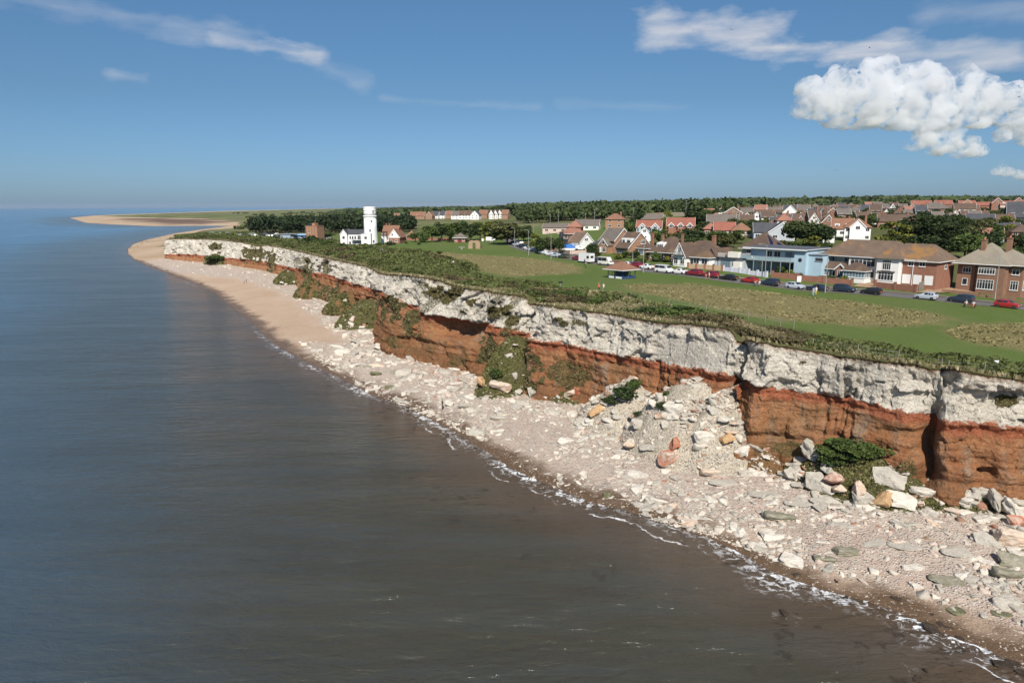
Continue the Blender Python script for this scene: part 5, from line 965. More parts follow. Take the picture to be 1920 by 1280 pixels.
# I: pale blue modern house with balcony
x, y, z, w = front(1396, 507, 1484); h = House('modern_house', x, y, z, RANG, 'pale blue modern flat roofed house with glass balcony on thin posts')
w3 = front(1396, 507, 1531)[3]; w4 = front(1396, 507, 1506)[3]
h.walls(0, w, 2.4, 12, 6.0, W_BLUE, name='wall'); h.walls(w+.003, w4, .8, 12, 6.0, W_BLUE, name='wall_right'); h.walls(w4+.003, w3, 2.0, 10, 4.9, W_BLUE, name='wall_low')
m = MB(); m.box(-1, w4+.5, .1, 12.5, 6.02, 6.12); m.box(-1.0, w4+.5, .05, .1, 5.84, 6.13); h.part('roof', m, [FR_W]); m = MB(); m.box(-.7, w4+.2, .4, 12.2, 6.122, 6.3); h.part('roof_deck', m, pm('roof_felt', (.10,.11,.13), None, 1, .9)); m = MB(); m.box(w4, w3+.3, 1.7, 10.3, 4.92, 5.05); h.part('low_roof', m, FR_G)
m = MB(); m.box(-2.2, w, -.8, 2.38, 2.85, 3.02); bal = h.part('balcony', m, FR_G)
m = MB(); m.box(-2.2, w, -.8, -.77, 3.05, 4.0); m.box(w-.03, w, -.77, .8, 3.05, 4.0); t = MT('balcony_glass'); t.b.inputs['Alpha'].default_value = .45; BALG = t.done((.45,.60,.63), .08, spec=.5); h.part('glass_balustrade', m, BALG, bal)
m = MB(); m.box(-2.2, w, -.82, -.76, 4.0, 4.06); [m.box(-2.2+i*(w+2.2)/9-.03, -2.2+i*(w+2.2)/9+.03, -.82, -.76, 3.02, 4.0) for i in range(10)]; h.part('handrail', m, FR_G, bal)
for i in range(7): m = MB(); xx = -2.1+i*(w+1.9)/6; m.box(xx-.07, xx+.07, -.79, -.65, -1.2, 2.84); h.part('post', m, FR_G)
h.win(w*.42, 3.1, 1.5, 2.2, 'f', 2.4, 2, tr=False, sill=False); h.win(w*.58, 3.1, 1.9, 2.2, 'f', 2.4, 2, tr=False, sill=False); h.win(w*.5, .1, w*.62, 2.4, 'f', 2.4, 7, fr=FR_G, gl=PGLASS, tr=False, sill=False); h.win(w*.88, .1, 1.6, 2.3, 'f', 2.4, 1, fr=FR_G, tr=False, sill=False); h.win(w*.82, 4.0, 2.0, 1.2, 'f', 2.4, 1, fr=FR_G, gl=PGLASS, tr=False)
m = MB(); cx_ = (w+w4)/2; n_ = 14; m.prism([(cx_+.5*math.cos(2*math.pi*i/n_), .8, 3.5+.5*math.sin(2*math.pi*i/n_)) for i in range(n_)], (0, -.05, 0)); h.part('round_window', m, GLASS); h.win((w4+w3)/2+1, 3.4, 2.0, .9, 'f', 2.0, 1, fr=FR_G)
m = MB(); m.box(w*.15, w*.15+.5, -.3, .2, 3.03, 3.5); m.box(w*.15, w*.15+.06, -.3, .2, 3.5, 4.0); o_ = h.part('chair', m, FR_W, bal)
# white front wall with piers, low slate roof behind mansion's porch
def gwall(name, p0, p1, h_, th, mat, label, pier=None, cap=None, npier=0, z0=-.6, off=0, cat='garden wall'):
    a = gp(*p0); b = gp(*p1); L_ = math.hypot(b[0]-a[0], b[1]-a[1]); ang = math.atan2(b[1]-a[1], b[0]-a[0]); e = empty(name, a, ang, label, cat)
    n = max(2, int(L_/6)+1); m = MB()
    for i in range(n-1):
        u0, u1 = L_*i/(n-1), L_*(i+1)/(n-1); za = a[2]+(b[2]-a[2])*(i+.5)/(n-1)-a[2]; m.box(u0, u1-.003, -th/2, th/2, za+z0, za+h_)
    m.build('brickwork' if 'rick' in mat.name else 'panel', mat, e)
    if npier:
        for i in range(npier): u = L_*i/(npier-1); za = (b[2]-a[2])*i/(npier-1); m = MB(); m.box(u-.25, u+.25, -.25, .25, za+z0, za+h_+.28); m.box(u-.3, u+.3, -.3, .3, za+h_+.282, za+h_+.36); m.build('pier', pier or mat, e)
    return e
gwall('garden_wall', (1356, 508), (1437, 519), 1.15, .25, W_WHITE if False else pm('lilac_render', (.62,.62,.70), (.55,.55,.63), 1, .8), 'white rendered front wall with square piers below the pale blue house', npier=6)
gwall('garden_wall', (1290, 503), (1354, 508), 1.3, .25, BR_BUF, 'buff brick garden wall with piers in front of the white gabled bungalow', npier=5, pier=BR_RED)
gwall('garden_wall', (1448, 519), (1597, 536), 1.35, .3, BR_RED, 'long red brick garden wall in front of the white mansion, left of its gateway', npier=4)
gwall('garden_wall', (1640, 538), (1717, 549), 1.35, .3, BR_RED, 'red brick garden wall in front of the mansion garages, right of the gateway', npier=3)
gwall('garden_wall', (1766, 547), (2060, 588), .75, .3, BR_BRN, 'low brown brick wall along the pavement before the large brick house', npier=0)
gwall('garden_fence', (1722, 546), (1762, 530), 1.9, .08, WOOD, 'weathered board fence between the garages and the large brick house', cat='fence'); gwall('garden_fence', (1762, 530), (1786, 528), 1.9, .08, W_DARK, 'dark boarded side gate beside the large brick house', cat='fence')
gwall('garden_wall', (1072, 477), (1112, 472), 1.0, .3, W_PINK, 'low pink rendered wall before the white gabled house', npier=2)
gwall('garden_wall', (1036, 469), (1070, 476), 1.0, .3, BR_BUF, 'low buff wall with cream piers at the driveway left of the pink wall', npier=4, pier=W_CREAM)
gwall('garden_wall', (1004, 461), (1018, 464), 1.0, .25, BR_RED, 'short red brick wall beside the road bend', npier=3)
gwall('garden_wall', (1020, 466), (1035, 470), 1.1, .25, BR_RED, 'dark red brick wall with end piers right of the road bend', npier=2)
gwall('garden_wall', (1150, 492), (1254, 505), .8, .3, BR_RED, 'low red brick wall under the hedge of the brown roofed bungalows', npier=0)
gwall('boundary_wall', (1148, 407.5), (1335, 404.5), 3.2, .5, W_CREAM if False else pm('cream_wall', (.66,.55,.40), (.58,.48,.35), .3, .85), 'long cream boundary wall in front of the dark woodland')
gwall('boundary_wall', (742, 450), (852, 450), 1.2, .4, BR_RED, 'low red brick wall across the far side of the green')
# drives
def drive(name, pl, mat, lift=.07):
    q = [gp(*p) for p in pl]; a = np.array(q); n = 9; U = np.linspace(0, 1, n)[:, None]; V_ = np.linspace(0, 1, n)[None]
    X = (a[0][0]*(1-U)+a[1][0]*U)*(1-V_)+(a[3][0]*(1-U)+a[2][0]*U)*V_; Y = (a[0][1]*(1-U)+a[1][1]*U)*(1-V_)+(a[3][1]*(1-U)+a[2][1]*U)*V_
    Z = zplat(X, Y)+.25*fbm(X/14, Y/14, o=3)+lift; tag(link(name, npmesh(name, np.stack([X, Y, Z], -1).reshape(-1, 3), gridfaces(n, n), [mat], True)), kind='structure')
drive('driveway', [(1600, 538), (1641, 541), (1655, 524), (1625, 522)], GRAV, .17); drive('driveway', [(1718, 550), (1768, 550), (1800, 540), (1765, 534)], GRAV, .17); drive('driveway', [(1766, 549), (1885, 552), (1885, 541), (1790, 538)], GRAV, .18); drive('driveway', [(1650, 536), (1715, 545), (1750, 526), (1680, 522)], GRAV, .12)
# H: two storey hipped house with solar panels
x, y, z, w = front(1357, 493, 1403); x += RN[0]*9; y += RN[1]*9; z = gz(x, y); h = House('hipped_house', x, y, z, RANG, 'tall house with brown pyramid roof carrying dark solar panels behind the flat roofed houses')
ze = zray(1357, 464, y)-z; h.walls(0, 8.6, 0, 9, ze, W_GREY); rf = h.hip(0, 8.6, 0, 9, ze, 4.6, T_BRN, .9, ridge=.4); h.win(2.4, ze-1.7, 1.8, 1.3, 'f', 0, 3); h.win(6.4, ze-1.7, 2.2, 1.3, 'f', 0, 3)
m = MB(); A_ = np.array([9.5, -.9, ze-.1]); B_ = np.array([9.5, 9.9, ze-.1]); T_ = np.array([4.35, 4.5, ze+4.5]); nrm = np.cross(B_-A_, T_-A_); nrm /= np.linalg.norm(nrm); nrm *= np.sign(nrm[0])
for u0, u1, v0, v1 in ((.10, .30, .10, .34), (.16, .40, .36, .58), (.26, .46, .60, .80), (.60, .80, .12, .34)):
    def Q(u, v): b_ = A_+(B_-A_)*(v*.5+u*(1-v)); return tuple(b_+(T_-A_-(B_-A_)*.5)*v+nrm*.06)
    m.prism([Q(u0, v0), Q(u1, v0), Q(u1, v1), Q(u0, v1)], tuple(nrm*.05))
h.part('solar_panels', m, SOLAR, rf)
# F: white gabled bungalow
x, y, z, w = front(1258, 498, 1322); h = House('gabled_bungalow', x, y, z, RANG, 'bungalow with big brown hipped roof and white pointed front gable with balcony')
h.walls(0, w, 1.5, 12, 2.8, W_WHITE); h.walls(1.0, 5.2, -.4, 2, 2.8, W_WHITE, gab='y', gh=3.4, name='gable_front'); rf = h.hip(0, w, 1.5, 12, 2.8, 4.2, T_BRN, .6, ridge=4); h.gable(1.0, 5.2, -.4, 5, 2.8, 3.5, 'y', T_BRN, .3, barge_ends=(1, 0), name='gable_roof')
h.win(3.1, 3.6, 1.0, 1.7, 'f', -.4, 2, tr=False); h.win(2.0, .5, 1.4, 1.8, 'f', -.4, 2); h.win(4.2, .5, 1.4, 1.8, 'f', -.4, 2); h.win(7.5, .8, 1.9, 1.6, 'f', 1.5, 2); h.win(10.2, .8, 1.9, 1.6, 'f', 1.5, 2); h.door(6.0, 1.0, 2.1, 1.5, W_DARK)
m = MB(); m.box(1.4, 4.8, -1.3, -.42, 3.0, 3.12); m.box(1.4, 4.8, -1.3, -1.25, 3.9, 3.96); [m.box(1.4+i*.3-.02, 1.4+i*.3+.02, -1.3, -1.25, 3.12, 3.9) for i in range(12)]; h.part('balcony', m, DARKM); h.chimney(w*.72, 8, 5.5, 8.2, .8, .9, roof=rf); m = MB(); m.box(w*.6, w*.6+.9, 4.2, 5.2, 5.05, 5.2); h.part('skylight', m, PGLASS, rf)
# G: small gabled and flat-roofed neighbours
x, y, z, w = front(1324, 501, 1342); h = House('small_gabled_house', x, y, z, RANG, 'small grey blue house with narrow pointed front gable left of the flat roofed extension'); h.walls(0, w, 0, 9, 2.8, W_GREY, gab='y', gh=2.2); h.gable(0, w, 0, 9, 2.8, 2.3, 'y', T_BRN, .35, barge=W_DARK); h.win(w*.5, .4, 1.8, 2.0, 'f', 0, 2)
x, y, z, w = front(1346, 503, 1392); h = House('flat_roofed_house', x, y, z, RANG, 'low flat roofed grey house with cream parapet box and white railing on its roof terrace'); h.walls(0, w, 0, 10, 2.9, W_GREY); m = MB(); m.box(-.4, w+.4, -.6, 10.4, 2.92, 3.12); rf = h.part('roof', m, W_DARK)
m = MB(); m.box(w*.36, w*.78, .2, 1.6, 3.13, 4.6); h.part('parapet_box', m, W_CREAM, rf); m = MB(); [m.box(i*.35, i*.35+.08, -.3, -.24, 3.13, 4.1) for i in range(int(w*.36/.35))]; m.box(0, w*.36, -.3, -.24, 4.1, 4.2); h.part('railing', m, FR_W, rf)
h.win(w*.30, .4, 3.0, 2.0, 'f', 0, 4, fr=FR_G, gl=PGLASS); h.win(w*.62, .9, .8, 1.3, 'f', 0, 1); h.walls(w*.72, w*.98, -1.2, -.005, 2.2, W_CREAM, name='porch')
# E: brown bungalow with dormer
x, y, z, w = front(1216, 487, 1254); h = House('dormer_bungalow', x, y, z, RANG, 'brown tiled bungalow with hipped roof, white dormer and two brick chimneys'); h.walls(0, w, 0, 12, 2.8, BR_BRN); rf = h.hip(0, w+.5, 0, 12, 2.8, 4.4, T_BRN, .6, ridge=3)
m = MB(); m.prism([(w*.25, 1.2, 3.4), (w*.25, 4.6, 5.9), (w*.25, 1.2, 5.3)], (w*.36, 0, 0)); d_ = h.part('dormer', m, W_WHITE, rf); h.win(w*.43, 3.7, w*.3, 1.3, 'f', 1.2, 3); h.chimney(w*.2, 4.5, 4.5, 7.7, .6, .7, BR_BRN, roof=rf); h.chimney(w*.95, 6.5, 5, 7.9, .6, .7, BR_BRN, roof=rf); h.win(w*.6, .8, 2.4, 1.5, 'f', 0, 3); h.win(w*.2, .8, 1.6, 1.5, 'f', 0, 2)
# D: brick gabled bungalow with flat white dormer
x, y, z, w = front(1154, 479, 1178); h = House('brick_gable_house', x, y, z, RANG, 'brick house with wide white edged gable and flat white dormer, left of the hipped bungalow'); h.walls(0, w, 0, 11, 2.7, BR_ORG, gab='x', gh=4.4); rf = h.gable(0, w, 0, 11, 2.7, 4.5, 'x', T_BRN, .5)
m = MB(); m.box(w*.2, w*.95, 1.6, 4.6, 3.6, 5.5); h.part('dormer', m, W_WHITE, rf); h.win(w*.36, 4.0, 1.3, 1.1, 'f', 1.6, 1); h.win(w*.74, 4.0, 1.6, 1.1, 'f', 1.6, 1); h.win(7, 3.6, 2.2, 1.3, 'r', w, 3); h.win(w*.4, .8, 3.6, 1.4, 'f', 0, 5, fr=FR_G); h.walls(w+.003, w+4.5, 3.5, 9.5, 2.6, BR_ORG, name='side_extension'); h.hip(w, w+4.5, 3.5, 9.5, 2.6, 1.4, T_BRN, .4, name='extension_roof', ridge=1); h.win(w+2.2, .4, 2.2, 2.0, 'f', 3.5, 1, gl=PGLASS); h.chimney(w+1.2, 10.2, 3, 7.0, .7, .7, roof=rf)
# C: tall brown roofed brick house
x, y, z, w = front(1124, 473, 1152); h = House('steep_roofed_house', x, y, z, RANG, 'tall orange brick house with steep brown roof, white bargeboards and slate side wing'); h.walls(0, w, 0, 8.5, 4.4, BR_ORG, gab='x', gh=3.6); rf = h.gable(0, w, 0, 8.5, 4.4, 3.7, 'x', T_GRY, .5)
h.walls(w*.25, w*.85, -2.2, -.003, 2.8, BR_ORG, gab='y', gh=2.0, name='porch_wall'); h.gable(w*.25, w*.85, -2.2, 1.5, 2.8, 2.1, 'y', T_GRY, .3, name='porch_roof', barge_ends=(1, 0)); h.win(w*.55, 3.0, 1.2, 1.2, 'f', -2.2, 1); h.win(w*.62, .5, 1.6, 1.6, 'f', -2.2, 2); h.door(w*.38, .9, 2.1, -2.2, FR_W); h.walls(-5, -.003, 1, 8, 2.6, BR_BRN, name='side_wing'); h.hip(-5, 0, 1, 8, 2.6, 2.4, T_SLT, .5, name='side_wing_roof', ridge=1.2); h.chimney(-.6, 6, 3, 8.0, .8, .8, roof=rf)
# B: white gable house
x, y, z, w = front(1067, 467, 1087); h = House('white_gabled_house', x, y, z, RANG, 'white rendered house with black edged gable and orange mossy roof'); h.walls(0, w, 0, 6.8, 2.8, W_WHITE, gab='x', gh=3.0); rf = h.gable(0, w, 0, 6.8, 2.8, 3.1, 'x', T_LICH, .4); h.win(3.2, 3.2, 1.8, .9, 'r', w, 2); h.win(w*.3, .7, 1.4, 1.3, 'f', 0, 2); h.walls(w*.45, w*.95, -1.8, -.003, 2.4, W_GREY, name='porch'); h.door(w*.7, .9, 2.0, -1.8, FR_W)
# A: brown house with dark glazed front
x, y, z, w = front(1048, 458, 1066); h = House('glazed_brown_house', x, y, z, RANG, 'brown brick house with dark glazed upper floor left of the white gabled house'); h.walls(0, w, 0, 9, 4.6, BR_BRN); h.hip(0, w, 0, 9, 4.6, 2.2, T_PNK, .5); h.win(w*.3, 2.6, 2.4, 1.6, 'f', 0, 2); h.win(w*.75, 2.6, 1.6, 1.6, 'f', 0, 2, gl=GLASS); h.walls(w*.5, w*.96, -1.5, -.003, 2.4, W_DARK, name='porch'); m = MB(); m.tube((w*.5, -1.2, 3), (w*.5, -1.2, 5.2), .8, n=10); h.part('round_bay', m, W_DARK)
# ---------------------------------------------------------------- second row and village
def vh(px, py, wpx, wallm, roofm, roof, wall, typ, label, ang=None, dep=8, ch=1, dorm=0, wins=3, barge=FR_W, cat='house', name='house', group=None, ym=None, gabs=0):
    x, y, z = gp(px, py); w = wpx*y/1280/(math.cos(ang if ang is not None else 0)*1.0+1e-6) if ang is None else wpx*y/1280; ang = 0.0 if ang is None else ang
    h = House(name, x, y, z, ang, label, cat, group); hw = w/2
    h.walls(-hw, hw, 0, dep, wallm, wall, z0=-2.5, gab={'gx': 'x', 'gy': 'y'}.get(typ), gh=roofm)
    rf = h.gable(-hw, hw, 0, dep, wallm, roofm, 'x', roof, .4, barge=barge) if typ == 'gx' else (h.gable(-hw, hw, 0, dep, wallm, roofm, 'y', roof, .4, barge=barge) if typ == 'gy' else h.hip(-hw, hw, 0, dep, wallm, roofm, roof, .5, fascia=False))
    for i in range(ch): cx = hw*(.6 if i == 0 else -.6); h.chimney(cx, dep/2, wallm+roofm*.3, wallm+roofm+.8, .7, .8, roof=rf)
    for fl in range(2 if wallm > 4 else 1):
        for i in range(wins): h.win(-hw+w*(i+.5)/wins, .9+2.7*fl, min(1.7, w/wins*.6), 1.2, 'f', 0, 2, tr=False, sill=False)
    if typ == 'gy' and roofm > 2: h.win(0, wallm+.4, 1.2, 1.1, 'f', 0, 2, tr=False, sill=False)
    if typ == 'gx': h.win(dep/2, wallm-.2 if wallm < 4 else 3.4, 1.3, 1.1, 'r', hw, 2, tr=False, sill=False)
    for i in range(gabs):       # small front gables
        gx = -hw+w*(i+.5)/gabs; g2 = w/gabs*.30; h.walls(gx-g2, gx+g2, -1.2, -.004, wallm, wall if wall is not BR_RED else BR_RED, gab='y', gh=g2*.95, name='gable_front'); h.gable(gx-g2, gx+g2, -1.2, 3, wallm, g2, 'y', roof, .3, name='gable_roof', barge_ends=(1, 0)); h.win(gx, wallm-.9, min(1.5, g2*1.2), 1.2, 'f', -1.2, 2, tr=False, sill=False)
    for i in range(dorm): gx = -hw+w*(i+.5)/dorm; m = MB(); m.box(gx-.9, gx+.9, .8, 3.4, wallm+.3, wallm+1.7); h.part('dormer', m, W_WHITE, rf); h.win(gx, wallm+.5, 1.2, .9, 'f', .8, 2, tr=False, sill=False)
    return h
RN2 = RANG
VH = [ # px, py, width px, wall m, roof m, roof, wall, type, label, dict
 (1216,446,46,4.6,2.6,T_RED,W_GREY,'gx','red tiled house with a pale blue gabled bay, left of two matching red roofs',dict(gabs=2,ch=1,wins=3)),(1275,446,50,5.0,3.0,T_RED,BR_RED,'gx','red brick house with three white edged gables, right of two matching red roofs',dict(gabs=3,ch=0)),
 (1208,452,22,3,2.4,T_SLT,W_WHITE,'gy','small dark roofed white house in front of the pale bayed red roofed house',dict(ch=0,wins=1)),(1222,421,38,3,2.6,T_GRY,BR_RED,'gx','grey brown bungalow just behind the left red roofed house',dict()),(1152,428,34,5,3,T_ORG,BR_ORG,'hip','orange hipped roof house behind the steep brown roofed house',dict(ch=1,wins=2)),
 (1100,432,44,2.8,2.6,T_GRY,W_CREAM,'gx','long grey roofed bungalow with two small white rooflights beside the field',dict(ch=0)),(1040,437,46,2.8,1.8,T_GRY,W_PINK,'gx','low brown roofed bungalow at the edge of the field above the hedge',dict(ch=0)),(1076,437,26,3,3,T_PNK,BR_RED,'hip','pinkish pointed roof house between the low bungalow and the white gable',dict(ch=0,wins=1)),
 (1352,430,52,3.2,3.6,T_GRY,W_WHITE,'gx','long grey roofed house with white front strip in the middle of the village',dict()),(1358,443,38,2.6,3.0,T_RED,W_PINK,'gx','low orange red roof left of two in the middle of the village',dict(ch=0)),(1390,444,36,2.6,3.2,T_ORG,W_PINK,'hip','low orange hipped roof right of two in the middle of the village',dict(ch=0)),(1332,442,24,3,2.6,T_PNK,BR_RED,'hip','maroon hipped roof beside the low orange red roofs',dict(ch=0,wins=2)),
 (1374,414,32,4.6,3.2,T_BRN,BR_BRN,'gy','brown gabled house with white edges above the long grey roof',dict(ch=1,wins=2)),(1400,419,20,3,2.6,T_PNK,BR_ORG,'gy','small pink brown gabled house left of the white fronted gable',dict(ch=0,wins=1)),(1418,421,26,3.2,3.2,T_SLT,W_WHITE,'gy','white fronted gable house with dark roof in the village',dict(wins=2,ch=0)),
 (1432,413,34,3,2.8,T_BRN,W_WHITE,'gx','brown roofed house right behind the white fronted gable',dict()),(1465,451,46,3.2,3.4,T_SLT,W_GREY,'gy','grey gable with steep slate roof among trees behind the flat roofed houses',dict(wins=2)),(1434,449,40,3,3.2,T_SLT,W_GREY,'gx','slate roof with two tiny skylights left of the grey gable',dict(ch=1)),(1462,431,34,3,2.6,T_SLT,W_WHITE,'gx','dark slate roofed house with white gable behind the grey gable',dict(ch=1)),
 (1480,410,52,2.8,2.2,T_BRN,W_WHITE,'gx','long low brown roof over a white front, left in the third village row',dict(gabs=1)),(1495,423,60,2.8,2.6,T_GRY,BR_BRN,'gx','long grey brown roof just above the large dark trees',dict(ch=2)),(1560,413,40,3,3,T_BRN,BR_BRN,'hip','brown hipped house with a small white gable near the yellow shrub',dict(gabs=1)),
 (1606,453,44,5.2,3.2,T_ORG,W_WHITE,'hip','white two storey house with orange roof right above the mansion roof',dict(gabs=1,wins=4,ch=1)),(1578,444,36,3.2,3.6,T_ORG,W_WHITE,'gx','orange roofed house with white dormers behind the mansion, left one',dict(dorm=2,ch=1)),(1553,455,20,3.2,2.8,T_BRN,W_WHITE,'gy','small white gable with one dark window above the mansion roof',dict(ch=0,wins=1)),
 (1552,434,22,4,3,T_BRN,BR_BRN,'gy','dark brown narrow house left of the orange roofs',dict(ch=1,wins=1)),(1680,428,62,3.2,3.0,T_BRN,BR_RED,'gx','long brown terrace with chimneys behind the golden cypress',dict(ch=2,wins=5)),(1690,431,12,2.6,1.6,W_WHITE,W_WHITE,'gy','tiny white gable at the end of the long brown terrace',dict(ch=0,wins=1)),
 (1662,404,28,4.6,2.6,T_GRY,BR_BRN,'hip','pale brown house with two white bay windows at the foot of the wood',dict(wins=3)),(1752,407,46,5.2,3.0,T_GRY,BR_RED,'hip','tall brick house with grey hipped roof below the bright red roofs',dict(ch=2,wins=4)),(1726,393,32,5,3.4,T_RED,W_CREAM,'gx','bright red roof, first of the line at the edge of the wood',dict(ch=0)),(1768,393,28,5,3.4,T_RED,BR_BRN,'gx','bright red roof, second of the line at the edge of the wood',dict(ch=1)),
 (1812,391,26,5,3.4,T_RED,BR_ORG,'gx','bright red roof with cream edged gable, third of the line by the wood',dict(gabs=1,ch=0)),(1850,394,32,4,2.6,T_RED,BR_RED,'gx','low red terrace left of the two big brick gables',dict(ch=0)),(1869,394,18,6,4.0,T_RED,BR_RED,'gy','big white edged brick gable with red roof, left one at the far right',dict(wins=1,ch=0)),(1888,394,22,4.4,2.8,T_RED,W_PINK,'gx','red roofed terrace with white dormers between the two big brick gables',dict(dorm=2,ch=0)),(1908,393,18,6,4.2,T_RED,BR_RED,'gy','big white edged brick gable with red roof, right one at the far right',dict(wins=1,ch=0)),(1935,396,34,5,3,T_RED,BR_RED,'gx','red roofed house cut by the right edge of the photo in the far row',dict(ch=0)),
 (1808,408,34,5.4,3.0,T_BRN,W_CREAM,'gx','tan house with two groups of solar panels on its roof',dict(ch=0,wins=2)),(1797,411,16,3,2.4,T_SLT,W_WHITE,'gy','white gable in front of the tan house with solar panels',dict(ch=0,wins=0)),(1838,423,44,3,2.8,T_SLT,W_GREY,'gx','dark roof with a long white edge left of the bushy tree',dict(ch=1)),(1876,424,42,3,2.8,T_BRN,BR_BRN,'gx','wide brown roof between the bushy tree and the slate gambrel house',dict(ch=1)),(1908,424,36,5,7.0,T_SLT,W_DARK,'gx','tall steep dark slate roofed house with small white dormers at the right edge',dict(dorm=2,ch=0)),
 (1886,439,44,2.6,2.4,T_SLT,W_WHITE,'gx','low slate bungalow with a white broken parapet at the right',dict(ch=1,wins=4)),(1915,458,34,5,3,T_BRN,BR_RED,'hip','red brick house cut by the right edge behind the large brick house',dict(ch=1,wins=3)),(1862,452,34,2.6,2.4,T_PNK,W_GREY,'gx','low pink edged roof with blue grey panels behind the chimneys of the brick house',dict(ch=0)),
 (1130,399.5,26,5,3,T_ORG,BR_RED,'hip','orange roofed villa standing alone among far trees',dict(ch=2,wins=3)),(1052,397,10,5,3,T_ORG,BR_ORG,'hip','small far orange roof left of the lone villa',dict(ch=0,wins=1))]
for row in VH:
    px, py, wpx, wm_, rm_, rf_, wl_, ty, lab, kw = row; vh(px, py, wpx, wm_, rm_, rf_, wl_, ty, lab, ang=-.25 if px < 1500 else -.42, **kw)
# solar panels on the tan house, infill houses in rows
rowsv = [(397.5, 1490, 1660, 17, 'farthest village row'), (402, 1330, 1490, 19, 'left back row'), (401.5, 1500, 1650, 18, 'middle back row'), (406.5, 1400, 1560, 22, 'middle village row'), (404, 1672, 1735, 16, 'pointed roof cluster'), (411, 1640, 1740, 20, 'row above cypress trees'), (418, 1500, 1600, 24, 'row above dark trees'), (417, 1760, 1830, 20, 'row below tan house'), (429, 1500, 1545, 22, 'row by narrow house'), (401, 1755, 1830, 20, 'row beside tan house'), (409, 1330, 1370, 18, 'row above grey roof'), (424, 1440, 1500, 26, 'row over slate roofs'), (394.8, 1560, 1720, 15, 'row under the hill'), (414, 1790, 1860, 22, 'row beside bushy tree'), (425, 1340, 1420, 26, 'row behind orange roofs'), (398.5, 1440, 1600, 17, 'second farthest row'), (432, 1470, 1540, 26, 'row behind tree clump'), (420, 1620, 1660, 26, 'row behind white villa'), (408.5, 1480, 1570, 24, 'row over grey roof')]
ordn = ['first', 'second', 'third', 'fourth', 'fifth', 'sixth', 'seventh', 'eighth', 'ninth', 'tenth', 'eleventh', 'twelfth']
RCOL = [(T_BRN, 'brown'), (T_GRY, 'grey brown'), (T_BRN, 'brown'), (T_PNK, 'pinkish'), (T_GRY, 'grey brown'), (T_SLT, 'slate')]
WCOL = [(BR_BRN, 'brown brick'), (W_WHITE, 'white'), (BR_ORG, 'orange brick'), (W_CREAM, 'cream'), (BR_RED, 'red brick')]
for yy, xa, xb, st, nm_ in rowsv:
    k = 0; xx = xa
    while xx < xb:
        rc_, rn_ = random.choice(RCOL); wc_, wn_ = random.choice(WCOL); ty = random.choice(['gx', 'hip', 'gy', 'gx']); tw = {'gx': 'gabled', 'hip': 'hipped', 'gy': 'front gabled'}[ty]
        vh(xx, yy+random.uniform(-.5, .5), st*(.95 if ty != 'gy' else .62), random.choice([2.7, 2.8, 4.6]), random.uniform(2.4, 3.4), rc_, wc_, ty, f'{wn_} house, {rn_} {tw} roof, {ordn[min(k, 11)]} from left in {nm_}', ang=random.choice([-.35, -.2, -.5]), dep=random.uniform(7, 9), ch=random.choice([0, 1, 1]), wins=2)
        xx += st*random.uniform(1.0, 1.25); k += 1
# far hamlet on the left (white gables and orange roofs)
HAM = [(775,412,15,T_ORG,'orange roofed far house, leftmost of the hamlet behind the golf field'),(789,412,15,T_ORG,'orange roofed far house, second of the hamlet behind the golf field'),(804,412,13,T_ORG,'far white gable with orange roof in the hamlet'),(815,411,13,T_SLT,'far white house with slate roof in the hamlet'),(827,410.5,13,T_SLT,'far slate roofed house right of the white one in the hamlet'),(841,410,12,T_ORG,'far small orange roof in the middle of the hamlet'),(853,411,15,T_GRY,'far house beside the green roof in the hamlet'),(866,411,14,T_BRN,'far brown roofed house with white dormers in the hamlet'),(877,411,13,T_BRN,'far brown roofed house right of the dormered one'),(890,411,16,T_SLT,'far slate roofed house with white gable before the single tree'),(905,409,16,T_ORG,'far long orange roof right of the single tree'),(921,410,9,T_BRN,'first of three sharp white gables in the hamlet'),(929,409.5,9,T_BRN,'second of three sharp white gables in the hamlet'),(937,409,9,T_BRN,'third of three sharp white gables in the hamlet'),(946,410,12,T_ORG,'far orange roof at the right end of the hamlet'),(742,416,10,T_ORG,'lone far orange roof near the lighthouse'),(853,403.5,16,pm('green_metal_roof', (.16,.42,.30), None, 1, .5),'building with a bright green roof in the far hamlet')]
for px, py, wpx, rf_, lab in HAM: vh(px, py, wpx, 5, 5, rf_, W_WHITE if rf_ is not T_ORG else BR_ORG, 'gy' if 'gable' in lab else 'gx', lab, ang=-.3, dep=10, ch=0, wins=2)
# ================================================================ LIGHTHOUSE AND NEIGHBOURS
x, y, z = gp(696, 460); lh = empty('lighthouse', (x, y, z), 0, 'tall white round lighthouse tower rising beside the white cottage', 'lighthouse')
Hh = zray(692, 387.5, y)-z; WL = pm('lighthouse_paint', (.80,.80,.79), (.74,.74,.73), .5, .6)
m = MB(); m.lathe([(3.3, -1.5), (3.25, 0), (2.95, Hh*.45), (2.78, Hh*.735)], 40); m.build('tower', WL, lh, True)
m = MB(); m.lathe([(2.8, Hh*.735+.01), (3.1, Hh*.745), (3.15, Hh*.765), (2.95, Hh*.775)], 40); m.build('gallery_ring', WL, lh); m = MB()
for i in range(40): a = 2*math.pi*i/40; m.box(3.02*math.cos(a)-.06, 3.02*math.cos(a)+.06, 3.02*math.sin(a)-.06, 3.02*math.sin(a)+.06, Hh*.722, Hh*.7349)
m.build('corbels', pm('grey_stone', (.40,.40,.39)), lh)
m = MB(); m.lathe([(2.78, Hh*.776), (2.74, Hh*.90)], 40); m.build('lantern_room', WL, lh, True); m = MB(); m.lathe([(2.9, Hh*.901), (2.9, Hh*.92), (2.8, Hh*.925), (2.85, Hh*.995), (2.75, Hh)], 40); m.build('parapet', WL, lh)
